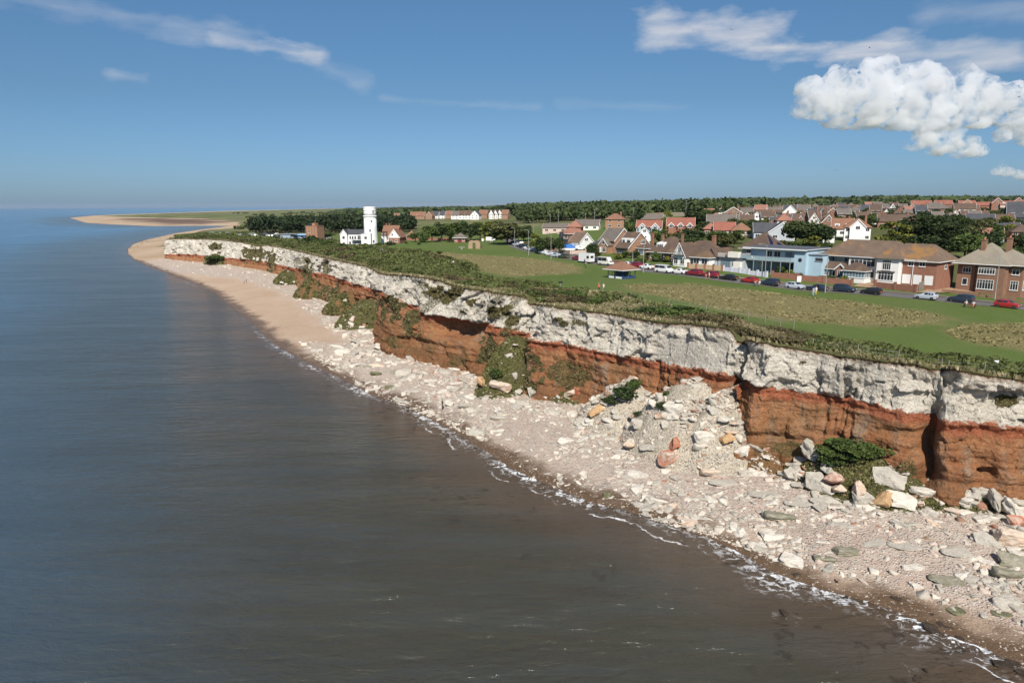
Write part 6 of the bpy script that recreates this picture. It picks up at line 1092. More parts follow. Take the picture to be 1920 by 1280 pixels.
m = MB(); m.lathe([(2.745, Hh*.8), (2.76, Hh*.845)], 40); m.build('lantern_band', pm('pale_band', (.62,.64,.64)), lh)
for zz_, an in ((Hh*.36, -1.45), (Hh*.08, -1.0), (Hh*.6, -1.2), (Hh*.83, -.8)):
    m = MB(); r_ = 3.3-(zz_/Hh)*.75+.02; m.box(-.3, .3, -.06, .06, 0, 1.1); o = m.build('window', GLASS, lh); o.location = (r_*math.cos(an), r_*math.sin(an), zz_); o.rotation_euler = (0, 0, an+math.pi/2)
m = MB(); [m.tube((2.6*math.cos(a), 2.6*math.sin(a), Hh), (2.6*math.cos(a), 2.6*math.sin(a), Hh+.5), .03, n=4) for a in np.linspace(0, 6.28, 14)[:-1]]; m.build('railing', DARKM, lh)
# white cottage attached
A = math.radians(-8)
x, y, z = gp(651, 462); S_ = y/1280; h = House('lighthouse_cottage', x, y, z, R(-4), 'white two storey cottage with grey roof and black balcony attached to the lighthouse')
Wd = 34*S_; h.walls(0, Wd, 2.0, 9, 5.4, W_WHITE); h.walls(-13*S_, -.003, 0.5, 9, 5.4, W_WHITE, gab='y', gh=2.0, name='gable_wall'); rf = h.gable(-13*S_, 0, .5, 9, 5.4, 2.1, 'y', T_SLT, .15, name='gable_roof'); m = MB(); m.prism([(-1, 1.7, 5.4), (-1, 5.5, 7.5), (-1, 9.2, 5.4)], (Wd+1, 0, 0)); h.part('roof', m, T_SLT); h.walls(Wd*.85, Wd*1.38, -1.5, 6, 5.6, W_WHITE, name='right_block')
m = MB(); m.box(Wd*.845, Wd*1.385, -1.55, 6, 5.602, 5.72); h.part('parapet', m, W_GREY); h.win(-6.6*S_, 3.3, 1.2, 1.4, 'f', .5, 1); h.win(-6.6*S_, .6, 1.0, 1.4, 'f', .5, 1)
for i in range(3): h.win(Wd*(.12+.14*i), 3.2, .9, 1.5, 'f', 2.0, 1)
h.win(Wd*.10, .6, 1.0, 1.6, 'f', 2.0, 1); h.win(Wd*.62, 3.0, 1.6, 1.9, 'f', 2.0, 2); h.win(Wd*1.1, 3.3, 1.3, 1.3, 'f', -1.5, 1)
m = MB(); m.box(Wd*.25, Wd*.84, .4, 1.98, 2.5, 2.65); m.box(Wd*.25, Wd*.84, .4, .45, 3.3, 3.36); [m.box(Wd*.25+i*.35, Wd*.25+i*.35+.05, .4, .45, 2.65, 3.3) for i in range(int(Wd*.59/.35))]; [m.box(Wd*q, Wd*q+.12, .4, .52, -1, 2.5) for q in (.26, .45, .65, .82)]; h.part('balcony', m, DARKM)
# gabled cottages right of the lighthouse
x, y, z = gp(712, 456); S_ = y/1280; h = House('gabled_cottage', x, y, z, R(-14), 'long cottage with orange roof and large white gable right of the lighthouse'); w = 19*S_
h.walls(0, w+20*S_, 2, 9, 3.0, W_WHITE); h.gable(0, w+12*S_, 2, 10, 3.0, 5.2, 'x', T_ORG, .3, barge_ends=(0, 0)); h.walls(w-1*S_, w+21*S_, 0, 8, 2.6, BR_RED, name='brick_base'); m = MB(); g0, g1 = w-1*S_, w+21*S_; m.prism([(g0, -.02, 2.602), (g1, -.02, 2.602), (g1, -.02, 3.0), ((g0+g1)/2, -.02, 6.6), (g0, -.02, 3.0)], (0, .35, 0)); h.part('white_gable', m, W_WHITE); h.gable(g0, g1, 0, 8, 3.0, 3.7, 'y', T_ORG, .35, barge_ends=(1, 0), name='gable_roof'); h.win((g0+g1)/2-.8, 3.7, 1.0, .9, 'f', -.02, 1); h.win(g0+1.3, .6, 1.0, 1.2, 'f', 0, 1); h.win(g1-1.8, .6, 1.4, 1.2, 'f', 0, 2)
for i in range(2): gx = (2+6*i)*S_; h.walls(gx, gx+4.5*S_, .9, 3, 3.2, W_WHITE, gab='y', gh=2.2, name='front_gable'); h.gable(gx, gx+4.5*S_, .9, 5, 3.2, 2.3, 'y', T_ORG, .25, barge=W_DARK, barge_ends=(1, 0), name='front_gable_roof'); h.win(gx+2.2*S_, 3.2, .8, 1.2, 'f', .9, 1); h.chimney(gx+3*S_, 6, 5, 9.2, .6, .8)
vh(771, 449, 14, 2.4, 2.6, T_ORG, BR_RED, 'hip', 'small brick outbuilding with red hipped roof right of the gabled cottage', ang=0, ch=0, wins=1, dep=5); vh(758, 449.5, 10, 2.4, .5, FR_G, W_WHITE, 'hip', 'small glazed white annexe between the gabled cottage and the brick outbuilding', ang=0, ch=0, wins=3, dep=4)
# brick lookout tower
x, y, z = gp(587, 452); S_ = y/1280; h = House('lookout_tower', x, y, z, R(-20), 'orange brick flat roofed lookout tower near the cliff car park'); w = 30*S_; hh = zray(587, 424, y)-z
h.walls(-w*.5, w*.36, 0, 6, hh, BR_ORG); m = MB(); m.box(-w*.5-.1, w*.36+.1, -.1, 6.1, hh+.002, hh+.2); h.part('parapet', m, BR_RED); m = MB(); m.box(-w*.1, w*.12, 1, 4, hh+.2, hh+1.6); h.part('stair_head', m, BR_ORG); m = MB(); m.box(-w*.42, -w*.15, 1, 3.5, hh+.2, hh+1.3); h.part('lookout_cabin', m, GLASS); h.win(-w*.25, hh*.55, 1.3, 1.3, 'f', 0, 1, tr=False); m = MB(); m.tube((0, 3, hh+.2), (0, 3, hh+4), .05, n=5); h.part('aerial', m, METAL)
for i in range(5): m = MB(); q = -w*.48+i*w*.205; m.box(q, q+.25, -.25, -.003, -1, hh-.1); h.part('buttress', m, BR_ORG)
x, y, z = gp(545, 449); S_ = y/1280; BLU = pm('blue_paint', (.12,.24,.50), (.10,.20,.44), 1, .6)
h = House('beach_cafe', x, y, z, R(-6), 'low blue and grey cafe building left of the brick lookout tower', 'cafe'); h.walls(-6*S_-4, 0, 0, 6, 3.0, pm('blue_grey_paint', (.30,.38,.46)), name='wall'); h.walls(.003, 24*S_, 1, 6, 2.4, FR_G, name='middle_wall'); m = MB(); m.box(-6*S_-4.5, 24*S_, -.5, 6.5, 3.0, 3.2); h.part('roof', m, FR_G); h.win(10*S_, .6, 12*S_, 1.4, 'f', 1, 6, fr=DARKM); h.win(-5, .4, 1.2, 2.0, 'f', 0, 1)
x, y, z = gp(562, 449.5); h = House('blue_kiosk', x, y, z, R(-6), 'bright blue kiosk with a sloping front between the cafe and the brick tower', 'kiosk'); m = MB(); m.box(-1, 12*S_, 0, 4, -.5, 2.4); h.part('wall', m, BLU); m = MB(); m.prism([(-1.3, -.8, 2.42), (-1.3, 4.3, 3.0), (-1.3, 4.3, 3.1), (-1.3, -.8, 2.52)], (12*S_+1.6, 0, 0)); h.part('roof', m, pm('light_blue_paint', (.30,.48,.70))); h.win(5*S_, 1.0, 2.2, .9, 'f', 0, 1, tr=False)
# chapel ruin, red kiosk, shelter
x, y, z = gp(889, 466.5); ru = empty('chapel_ruin', (x, y, z), R(-6), 'broken carrstone chapel arch standing on the green', 'ruin'); S_ = y/1280; w = 23*S_; hh = 15.5*S_
prof = [(-w/2, 0), (-w/2+.2, hh*.5), (-w/2+.5, hh*.9), (-w*.25, hh), (0, hh*.95), (w*.2, hh*1.02), (w*.42, hh*.93), (w/2-.1, hh*.6), (w/2, 0)]
arch = [(w*.12, 0)]+[(.0+w*.12*math.cos(a), hh*.55+hh*.2*math.sin(a)) for a in np.linspace(0, math.pi, 9)]+[(-w*.12, 0)]
m = MB(); cl_ = [(-w/2, 0), (-w*.12, 0)]+arch[1:-1][::-1][:0]; lp = prof[:4]+[(0, hh*.95)]; m.prism([(a, 0, b) for a, b in [(-w*.12, -.5), (-w/2, -.5)]+prof[:4]+[(0, hh*.96)]+[(0, hh*.75)]+[(q[0], q[1]) for q in arch[6:10]]], (0, 1.0, 0)); m.prism([(a, 0, b) for a, b in [(0, hh*.75), (0, hh*.96)]+prof[5:]+[(w/2, -.5), (w*.12, -.5)]+[(q[0], q[1]) for q in arch[1:5]]], (0, 1.0, 0)); m.box(-w/2, -w/2+.9, 1.002, 4, -.5, hh*.55); m.box(w/2-.9, w/2, 1.002, 4, -.5, hh*.45); m.build('masonry', ST_CARR, ru)
x, y, z = gp(862, 455); h = House('brick_kiosk', x, y, z, R(-5), 'small red brick toilet block with grey pyramid roof behind the chapel ruin', 'kiosk'); w = 21*y/1280; h.walls(-w/2, w/2, 0, 5, 2.4, BR_RED); h.hip(-w/2, w/2, 0, 5, 2.4, 2.2, T_GRY, .8); h.door(0, 1.6, 2.0, 0, pm('maroon_paint', (.18,.03,.03))); h.win(-w*.33, .8, .9, 1.0, 'f', 0, 1); h.win(w*.33, .8, .9, 1.0, 'f', 0, 1)
x, y, z = gp(1140, 519.5); S_ = y/1280; sh_ = empty('seafront_shelter', (x, y, z), RANG, 'blue glazed seafront shelter with orange hipped roof on the green', 'shelter'); BL2 = pm('navy_paint', (.035,.075,.17), (.03,.06,.14), 1, .5)
w = front(1138.5, 519, 1162)[3]; w = w*1.15; d = 4.4; h = House.__new__(House); h.r = sh_; h.hip(0, w, 0, d, 2.35, 1.75, T_ORG, .95, ridge=.5, fascia=True)
for i in range(4):
    for j in range(2): m = MB(); q = w*i/3; m.box(q-.07, q+.07, j*d-.07, j*d+.07, -.3, 2.25); m.build('post', BL2, sh_)
m = MB(); m.box(w/2-.04, w/2+.04, 0, d, 0, 2.2); m.box(0, w, d/2-.04, d/2+.04, 0, 2.2); m.build('glass_screen', PGLASS, sh_); m = MB(); m.box(0, w, -.04, .04, 0, .55); m.box(w-.04, w+.04, .06, d-.06, 0, .55); m.box(0, w, d-.04, d+.04, 0, .55); m.box(0, w, -.05, .05, 2.1, 2.3); m.box(w-.05, w+.05, .06, d-.06, 2.1, 2.3); m.build('lower_panels', BL2, sh_)
m = MB(); m.box(w*.05, w*.45, .9, 1.35, .4, .46); m.box(w*.55, w*.95, .9, 1.35, .4, .46); m.box(w*.1, w*.2, .95, 1.3, -.1, .4); m.box(w*.8, w*.9, .95, 1.3, -.1, .4); m.build('bench', WOOD, sh_); m = MB(); m.box(w*.55, w*.95, -.09, -.045, .05, .5); m.box(w*.08, w*.42, -.09, -.045, .05, .5); m.build('white_panel', FR_W, sh_)
m = MB(); [m.box(w*(i/9)-.03, w*(i/9)+.03, -.03, .03, .55, 2.1) for i in range(1, 9)]; m.build('glazing_bars', BL2, sh_)
# ================================================================ VEHICLES
def paint(name, c): 
    t = MT(name); t.b.inputs['Coat Weight'].default_value = .5; t.b.inputs['Coat Roughness'].default_value = .08; return t.done(c, .35, spec=.5)
PAINT = {k: paint('paint_'+k, c) for k, c in dict(white=(.72,.72,.72), silver=(.42,.46,.52), maroon=(.20,.015,.03), red=(.32,.02,.02), black=(.012,.012,.014), navy=(.02,.032,.055), green=(.04,.06,.035), grey=(.10,.11,.12), blue=(.03,.14,.42), cream=(.66,.64,.58)).items()}
TYRE = pm('tyre_rubber', (.018,.018,.018), None, 4, .9); RIM = pm('wheel_rim', (.42,.42,.43), None, 4, .35, metal=.7); HEADL = pm('headlight_lens', (.62,.64,.66), None, 4, .15); TAILL = pm('tail_light_lens', (.42,.02,.015), None, 4, .2); PLATE = pm('number_plate', (.62,.52,.10), None, 4, .5); TRIM = pm('black_trim', (.02,.02,.021), None, 4, .6)
CT = {  # stations: x, z bottom, z belt, z top, half belt, half top ; front is +x
 'hatch': ([(-2.0,.32,.80,.84,.70,.62),(-1.93,.24,.92,1.12,.82,.66),(-1.55,.22,.95,1.44,.87,.62),(-.6,.22,.94,1.50,.88,.64),(.15,.22,.93,1.46,.88,.62),(.95,.22,.92,.96,.88,.74),(1.65,.22,.84,.86,.86,.70),(2.0,.30,.66,.68,.74,.60)], (-1.28, 1.28), .32, 1.9, (.15, .95), (-1.55, .3)),
 'suv': ([(-2.2,.38,.95,1.0,.74,.66),(-2.12,.30,1.06,1.30,.88,.72),(-1.85,.28,1.08,1.62,.92,.68),(-.6,.28,1.06,1.70,.93,.70),(.25,.28,1.05,1.66,.93,.68),(1.0,.28,1.04,1.08,.93,.80),(1.8,.28,.98,1.00,.91,.76),(2.2,.36,.80,.82,.80,.66)], (-1.38, 1.4), .37, 2.1, (.25, 1.0), (-1.85, .4)),
 'saloon': ([(-2.3,.34,.84,.86,.72,.62),(-2.15,.24,.95,.98,.84,.72),(-1.5,.22,.95,1.02,.88,.72),(-.85,.22,.94,1.42,.88,.62),(.1,.22,.93,1.44,.88,.62),(.95,.22,.90,.95,.88,.74),(1.9,.22,.82,.84,.86,.70),(2.3,.30,.64,.66,.74,.60)], (-1.4, 1.42), .32, 2.1, (.1, .95), (-1.3, .3)),
 'van': ([(-2.45,.34,1.05,1.85,.90,.84),(-2.4,.26,1.10,1.97,.95,.86),(-1.0,.26,1.10,2.0,.96,.87),(.8,.26,1.10,1.97,.96,.86),(1.25,.26,1.10,1.90,.96,.82),(1.85,.26,1.10,1.18,.95,.84),(2.35,.28,.98,1.0,.92,.76),(2.5,.34,.74,.76,.84,.70)], (-1.55, 1.6), .34, 2.2, (1.25, 1.85), (-2.1, .9)),
 'camper': ([(-2.9,.40,1.2,2.55,1.0,.95),(-2.85,.34,1.25,2.68,1.06,.98),(-1.0,.34,1.25,2.72,1.07,.98),(1.2,.34,1.25,2.70,1.07,.98),(1.45,.34,1.2,2.35,1.04,.90),(2.1,.34,1.15,1.5,.98,.86),(2.75,.34,1.05,1.08,.94,.78),(2.9,.40,.8,.82,.86,.70)], (-1.7, 1.9), .36, 2.4, (1.45, 2.1), (-2.4, 1.0))}
_car = {}
def car_parts(kind):
    if kind in _car: return _car[kind]
    st, ax, wr, _, ws, sd = CT[kind]; m = MB(); n = len(st); V = []
    for x, zb_c, zbt, ztp, hb_c, ht in st:
        V += [(x, -hb_c*.94, zb_c), (x, -hb_c, zb_c+.22), (x, -hb_c, zbt-.12), (x, -hb_c*.97, zbt), (x, -ht, ztp-.03), (x, -ht*.75, ztp+.02), (x, ht*.75, ztp+.02), (x, ht, ztp-.03), (x, hb_c*.97, zbt), (x, hb_c, zbt-.12), (x, hb_c, zb_c+.22), (x, hb_c*.94, zb_c)]
    K = 12; F_ = [(i*K+j, i*K+(j+1) % K, (i+1)*K+(j+1) % K, (i+1)*K+j) for i in range(n-1) for j in range(K)]+[tuple(range(K))[::-1], tuple((n-1)*K+j for j in range(K))]
    m.add(V, [f[::-1] for f in F_]); body = m
    def strip(i0, i1, lo, hi, y=1):      # glass between belt and roof, between stations
        g = MB(); vs = []
        for i in (i0, i1):
            x, zb_c, zbt, ztp, hb_c, ht = st[i]; 
            for f in (lo, hi): yy = hb_c*.97+(ht-hb_c*.97)*f; vs.append((x, y*(yy+.012), zbt+(ztp-.03-zbt)*f))
        return vs
    gl = MB(); roofi = [i for i in range(n) if st[i][3]-st[i][2] > .3]
    for a, b in zip(roofi[:-1], roofi[1:]):
        for s in (-1, 1):
            xa, xb = st[a][0], st[b][0]; g = .07
            q = strip(a, b, .10, .90, s); qa = [tuple(np.array(q[0])+(np.array(q[2])-np.array(q[0]))*g/(xb-xa)), tuple(np.array(q[1])+(np.array(q[3])-np.array(q[1]))*g/(xb-xa)), q[3], q[2]]; gl.add(qa if s < 0 else qa[::-1], [(0, 3, 2, 1)])
    i = roofi[-1]; a, b = st[i], st[i+1]; k0, k1 = .06, .92
    def wsp(a, b):
        P0 = lambda st_, s, f: (st_[0], s*st_[5]*.93*f, st_[3]+.025)
        pa, pb = np.array(P0(a, 1, 1)), np.array((b[0], b[5]*.97, b[3]+.03)); d_ = pb-pa; c1 = pa+d_*k0; c2 = pa+d_*k1; return [tuple(c1*[1, -1, 1]), tuple(c1), tuple(c2), tuple(c2*[1, -1, 1])]
    gl.add(wsp(a, b), [(0, 1, 2, 3), ]); i = roofi[0]
    rg_ = MB()
    if i > 0 and st[i-1][0] < st[i][0]-.05: rg_.add([v_ for v_ in wsp(st[i], (st[i-1][0]-.015,)+st[i-1][1:])], [(3, 2, 1, 0)])
    else: q = st[i]; rg_.add([(q[0]-.012, -q[5]*.8, q[3]-.15), (q[0]-.012, q[5]*.8, q[3]-.15), (q[0]-.012, q[5]*.85, q[2]+.05), (q[0]-.012, -q[5]*.85, q[2]+.05)], [(0, 1, 2, 3)])
    tw = MB(); tw.lathe([(wr*.6, -.11), (wr*.97, -.11), (wr, -.07), (wr, .07), (wr*.97, .11), (wr*.6, .11)], 16); tm = tw.mesh('tyre', TYRE); rw = MB(); rw.lathe([(wr*.6, -.10), (wr*.3, -.115), (wr*.3, .115), (wr*.6, .10)], 14); rm = rw.mesh('rim', RIM)
    f, r_ = st[-1], st[0]; hl = []
    for s in (-1, 1): m = MB(); m.box(f[0]-.22, f[0]+.012, min(s*f[4]*.58, s*f[4]*1.02), max(s*f[4]*.58, s*f[4]*1.02), f[2]-.15, f[2]+.0); hl.append(m.mesh('headlight', HEADL))
    tl = []
    for s in (-1, 1): m = MB(); q = st[1]; m.box(r_[0]-.02, r_[0]+.14, min(s*r_[4]*.72, s*r_[4]*1.06), max(s*r_[4]*.72, s*r_[4]*1.06), q[2]-.28, q[2]-.02); tl.append(m.mesh('tail_light', TAILL))
    pl_ = MB(); pl_.box(r_[0]-.03, r_[0]-.005, -.27, .27, .52, .64); bp = MB(); bp.box(f[0]-.1, f[0]+.03, -f[4]*.8, f[4]*.8, .30, .42); bp.box(r_[0]-.03, r_[0]+.1, -r_[4]*.85, r_[4]*.85, .32, .46)
    _car[kind] = (body, gl.mesh('side_windows', GLASS), rg_.mesh('rear_window', GLASS), tm, rm, hl, tl, pl_.mesh('number_plate', PLATE), bp.mesh('bumpers', TRIM), ax, wr, st[3][4]); return _car[kind]
_cb = {}
def car(px, py, kind, color, label, flip=0, ang=None, off=None, name='parked_car', cat='car', group='cars parked along the road', pos=None, scale=1):
    body, gw, rw, tm, rm, hl, tl, pl_, bp, ax, wr, hw = car_parts(kind); x, y, z = pos or gp(px, py); k = (kind, color)
    if k not in _cb: me = body.mesh('body', PAINT[color], True); _cb[k] = me; me.set_sharp_from_angle(angle=R(38)) if hasattr(me, 'set_sharp_from_angle') else None
    e = empty(name, (x, y, z+.05), (RANG if ang is None else ang)+(math.pi if flip else 0), label, cat, group); e.scale = (scale,)*3; link('body', _cb[k], e); link('windows', gw, e); link('rear_window', rw, e); link('number_plate', pl_, e); link('bumpers', bp, e)
    for q in hl: link('headlight', q, e)
    for q in tl: link('tail_light', q, e)
    for xx in ax:
        for s in (-1, 1): w_ = link('wheel', tm, e, (xx, s*(hw-.10), wr)); w_.rotation_euler = (math.pi/2, 0, 0); link('rim', rm, w_)
    return e
# cars along the near kerb, traced along the road
CARS = [(1888,577,'hatch','red','dark red hatchback, nearest car at the right edge of the road',0),(1801,568,'suv','navy','dark blue grey car behind the bench with two people',1),(1736,563,'hatch','silver','silver blue hatchback left of the driveway of the brick house',1),
 (1633,553,'hatch','black','black hatchback, right of two before the mansion gateway',1),(1583,548,'suv','navy','dark navy off roader left of the black hatchback',0),(1532,544,'saloon','navy','dark saloon behind the couple standing by the lamp post',1),(1491,540,'hatch','silver','silver hatchback parked left of the dark saloon',0),(1443,534.5,'suv','navy','dark blue hatchback with pale rear parked below the lilac wall',1),
 (1405,529.5,'hatch','red','bright red hatchback with two people sitting beside it',1),(1366,524.5,'saloon','black','black car alone between two red ones',1),(1331,520,'suv','maroon','dark red car behind the two people walking',1),(1301,517,'suv','maroon','maroon hatchback right of the white saloon',1),(1274,513.5,'saloon','white','white saloon right of the white van',1),
 (1212,504.5,'saloon','white','white open car with dark roof right of the shelter',1),(1191,502.5,'suv','maroon','maroon car partly behind the shelter roof',1),(1176,500.5,'saloon','white','white car half hidden by the shelter roof',1),(1114,492,'saloon','navy','dark blue car between the white box caravan and the camper van',1),(1083,488,'hatch','maroon','maroon hatchback left of the white box caravan',1),
 (1057,484,'hatch','green','dark olive green car, last of the far line',1),(1041,481.5,'hatch','silver','silver blue car in the far line',1),(1030,479,'hatch','white','white car in the far line, right of two white ones',1),(1019,476.5,'hatch','white','white car in the far line, left of two white ones',1),(1011,474,'suv','black','black car in the far line left of the white ones',1),(1004,472,'suv','navy','dark blue car in the far line, third before the bend',1),(997,470.5,'hatch','silver','pale silver car in the far line by the road bend',1),(989,468,'hatch','white','white car at the road bend beside the lamp post',1),(982,466,'suv','navy','dark car just before the road bend',1),(977,463.5,'hatch','black','black car at the bend under the big tree',1),(968,461,'hatch','silver','small silver car under the edge of the big tree',1),(962,458.5,'suv','black','black car deepest in the bend',1)]
for px, py, kd, cl_, lab, fl in CARS: car(px, py, kd, cl_, lab, fl)
car(1245, 510.5, 'van', 'white', 'white passenger van with dark windows parked on the road', 0, name='parked_van', cat='van'); car(1136, 497.5, 'camper', 'cream', 'white and cream camper van left of the shelter roof', 0, name='camper_van', cat='camper van', scale=.86)
car(1859, 549.5, 'hatch', 'red', 'dark red car on the drive in front of the brick house bay window', 0, group=None); car(1250, 491, 'saloon', 'black', 'black car on the drive before the white gabled bungalow', 0, group=None); car(981, 459.5, 'hatch', 'red', 'red car driving round the road bend', 0, ang=RANG+.9, group=None); car(1088, 469, 'hatch', 'white', 'white car on the drive of the white gabled house', 0, ang=0, group=None)
# box caravan
x, y, z = gp(1100, 493); e = empty('box_caravan', (x, y, z+.05), RANG, 'white box caravan with dark rear panel between maroon and blue cars', 'caravan'); m = MB(); m.box(-2.4, 2.2, -1.1, 1.1, .45, 2.9); m.build('body', PAINT['white'], e); m = MB(); m.box(-2.43, -2.402, -.5, .3, .8, 2.5); m.build('rear_panel', TRIM, e); m = MB(); m.box(1, 2, -1.12, -1.102, 1.4, 2.2); m.box(2.202, 2.22, -.6, .6, 1.5, 2.2); m.build('window', GLASS, e)
for s in (-1, 1): m = MB(); m.lathe([(.2, -.1), (.34, -.1), (.34, .1), (.2, .1)], 14); w_ = m.build('wheel', TYRE, e); w_.location = (0, s*1.0, .34); w_.rotation_euler = (math.pi/2, 0, 0)
x, y, z = gp(1063, 471); e = empty('covered_boat', (x, y, z), 0.1, 'boat under bright blue cover on the drive of the white gabled house', 'boat'); m = MB(); m.prism([(-2.6, -1, .4), (2.6, -1, .4), (3.1, -1, 1.2), (-2.7, -1, 1.2)], (0, 2, 0)); m.build('hull', PAINT['white'], e); m = MB(); m.add([(-2.8, -1.1, 1.2), (3.2, -1.1, 1.2), (3.2, 1.1, 1.2), (-2.8, 1.1, 1.2), (-2.2, 0, 2.3), (1.6, 0, 2.5)], [(0, 1, 5, 4), (1, 2, 5), (2, 3, 4, 5), (3, 0, 4), (3, 2, 1, 0)]); m.build('cover', PAINT['blue'], e); m = MB(); m.box(-.3, .3, -.8, .8, 0, .4); m.build('trailer', TRIM, e)
# car park by the lookout
cp_ = [(452,443,'hatch','white','far white car at the left end of the cliff car park'),(459,443,'suv','grey','far grey car, second in the cliff car park'),(466,443.5,'hatch','black','far dark car beside the grey one in the cliff car park'),(475,443.5,'van','white','far white van in the cliff car park'),(482,444,'hatch','white','far white car right of the van in the cliff car park'),(489,444,'hatch','navy','far dark blue car in the middle of the cliff car park'),(496,444.5,'suv','black','far black car in the middle of the cliff car park'),(505,444.5,'hatch','white','far white car before the cafe in the cliff car park'),(512,445,'hatch','silver','far silver car before the cafe'),(519,445,'suv','navy','far dark car nearest the cafe'),(499,441,'suv','grey','far grey car in the back row of the cliff car park'),(510,441,'hatch','black','far black car in the back row of the cliff car park'),(521,441.5,'hatch','white','far white car in the back row of the cliff car park'),(606,447,'van','white','white van right of the brick lookout tower'),(612,450,'hatch','white','white car low right of the brick lookout tower'),(620,451,'hatch','silver','silver car between the tower and the cottage')]
for px, py, kd, cl_, lab in cp_: car(px, py, kd, cl_, lab, 0, ang=random.uniform(-.5, .3), group='cars in the cliff car park')
for px, lab in ((400, 'far white caravan, left of three beyond the cliff'), (413, 'far white caravan, middle of three beyond the cliff'), (430, 'far white caravan, right of three beyond the cliff')): e = car(px, 440.5, 'van', 'white', lab, 0, ang=.1, name='parked_van', cat='van', group=None)
# ================================================================ STREET FURNITURE
def lamp(px, py, ytop, label, arm=1.6, side=1):
    x, y, z = gp(px, py); hh = zray(px, ytop, y)-z; e = empty('street_lamp', (x, y, z), RANG+math.pi/2, label, 'street lamp', 'street lamps along the seafront'); m = MB(); m.tube((0, 0, -.3), (0, 0, 1.4), .14, .13, 8); m.tube((0, 0, 1.4), (0, 0, hh), .09, .06, 8); m.tube((0, 0, hh), (0, arm*side, hh+.15), .045, .04, 6); m.build('pole', METAL, e); m = MB(); m.box(-.13, .13, min(arm*side, (arm+.7)*side), max(arm*side, (arm+.7)*side), hh+.06, hh+.22); m.build('lamp_head', CONC, e)
for px, py, yt, lab in [(1865,561,481,'street lamp before the bay window of the large brick house'),(1547,549,475,'street lamp beside the couple on the verge'),(1434,520,459,'street lamp in front of the pale blue house'),(1206,510,454,'street lamp right of the shelter on the grass'),(1186,493,471,'street lamp across the road above the maroon car'),(1033,486,437,'street lamp by the silver car in the far line'),(991,479,432,'street lamp beside the white car at the bend'),(965,463,428,'street lamp under the right side of the big tree'),(926,456,426,'street lamp left of the big tree'),(972,452,418,'far street lamp above the big tree'),(1000,450,417,'thin far lamp at the edge of the field')]: lamp(px, py, yt, lab)
for i, (px, py, yt) in enumerate([(1275,410,377),(1368,408,383),(1420,408,381),(1444,408,381),(1523,402,382),(1601,399,382),(1686,399,376),(1180,411,390),(1110,411,394),(1045,414,400),(1030,440,402),(1094,412,401),(1773,392,377),(1857,390,376)]):
    d = 520 if px > 1200 else 430; x, y = at(px, d); z = gz(x, y); hh = max(7, zray(px, yt, d)-z); e = empty('lamp_post', (x, y, z), 0, f"tall thin lamp post, {['first','second','third','fourth','fifth','sixth','seventh','eighth','ninth','tenth','eleventh','twelfth','thirteenth','fourteenth'][[1030,1045,1094,1110,1180,1275,1368,1420,1444,1523,1601,1686,1773,1857].index(px)]} from the left across the village and golf field", 'lamp post', 'thin lamp posts across the village'); m = MB(); m.tube((0, 0, -1), (0, 0, hh), .12, .09, 6); m.build('pole', METAL, e); m = MB(); m.box(-.5, .5, -.15, .15, hh, hh+.2); m.build('lamp_head', CONC, e)
def sign(px, py, hgt, w, h_, label, mats=(FR_W,), legs=2, ang=0):
    x, y, z = gp(px, py); e = empty('sign_board', (x, y, z), ang, label, 'sign'); m = MB(); m.box(-w/2, w/2, -.03, .03, hgt-h_, hgt); m.build('board', mats[0], e); m = MB()
    for i in range(legs): q = (-w*.4+w*.8*i) if legs > 1 else 0; m.tube((q, .05, -.3), (q, .05, hgt-h_), .05, n=6)
    m.build('posts', METAL, e)
sign(916, 455.5, 2.8, 2.4, 1.7, 'white notice board left of two near the big tree'); sign(924, 456.5, 2.6, 2.2, 1.4, 'white notice board right of two near the big tree'); sign(984, 452, 3.6, 1.8, 1.5, 'white square board on a post above the road bend', legs=1); sign(1866, 696, 1.3, .5, .4, 'small white sign on a post at the cliff edge', legs=1); sign(1498, 529, 1.6, 1.0, 1.4, 'small white house sign in the mansion flower bed', legs=1); sign(905, 454, 1.8, .9, 1.2, 'small white board beside the chapel ruin', legs=1); sign(1051, 538, 1.3, .9, .4, 'dark information lectern in the scrub by the cliff edge', (TRIM,), 1)
# cliff fence: thin posts with a wire
def fencerow(name, pxs, label, inn, hpost=1.1, step=3.2):
    i0 = int(np.argmin(abs(ci-pxs[0]))); i1 = int(np.argmin(abs(ci-pxs[1]))); s = arc[i0]; e = empty(name, (TL[i0, 0], TL[i0, 1], 0), 0, label, 'fence'); k = 0; prev = None; wm = MB(); ps = []
    while s < arc[i1]:
        i = int(np.searchsorted(arc, s)); x = TLs[i, 0]-nrm_[i, 0]*inn; y = TLs[i, 1]-nrm_[i, 1]*inn; z = gz(x, y); ps.append((x, y, z)); s += step
    for x, y, z in ps[:60]: m = MB(); m.box(-.045, .045, -.045, .045, -.4, hpost+.15); o = m.build('post', WOOD, e); o.location = (x-e.location.x, y-e.location.y, z)
    for a, b in zip(ps[:59], ps[1:60]):
        for q in (.6, 1.05): wm.tube((a[0]-e.location.x, a[1]-e.location.y, a[2]+q), (b[0]-e.location.x, b[1]-e.location.y, b[2]+q), .012, n=3, cap=False)
    wm.build('wire', METAL, e)
fencerow('post_fence', (1060, 1330), 'line of thin wooden fence posts between the scrub and the mown grass', 17.5); fencerow('post_fence', (1380, 1990), 'thin wooden fence posts in the scrub close to the right cliff edge', 3.2, step=4.5)
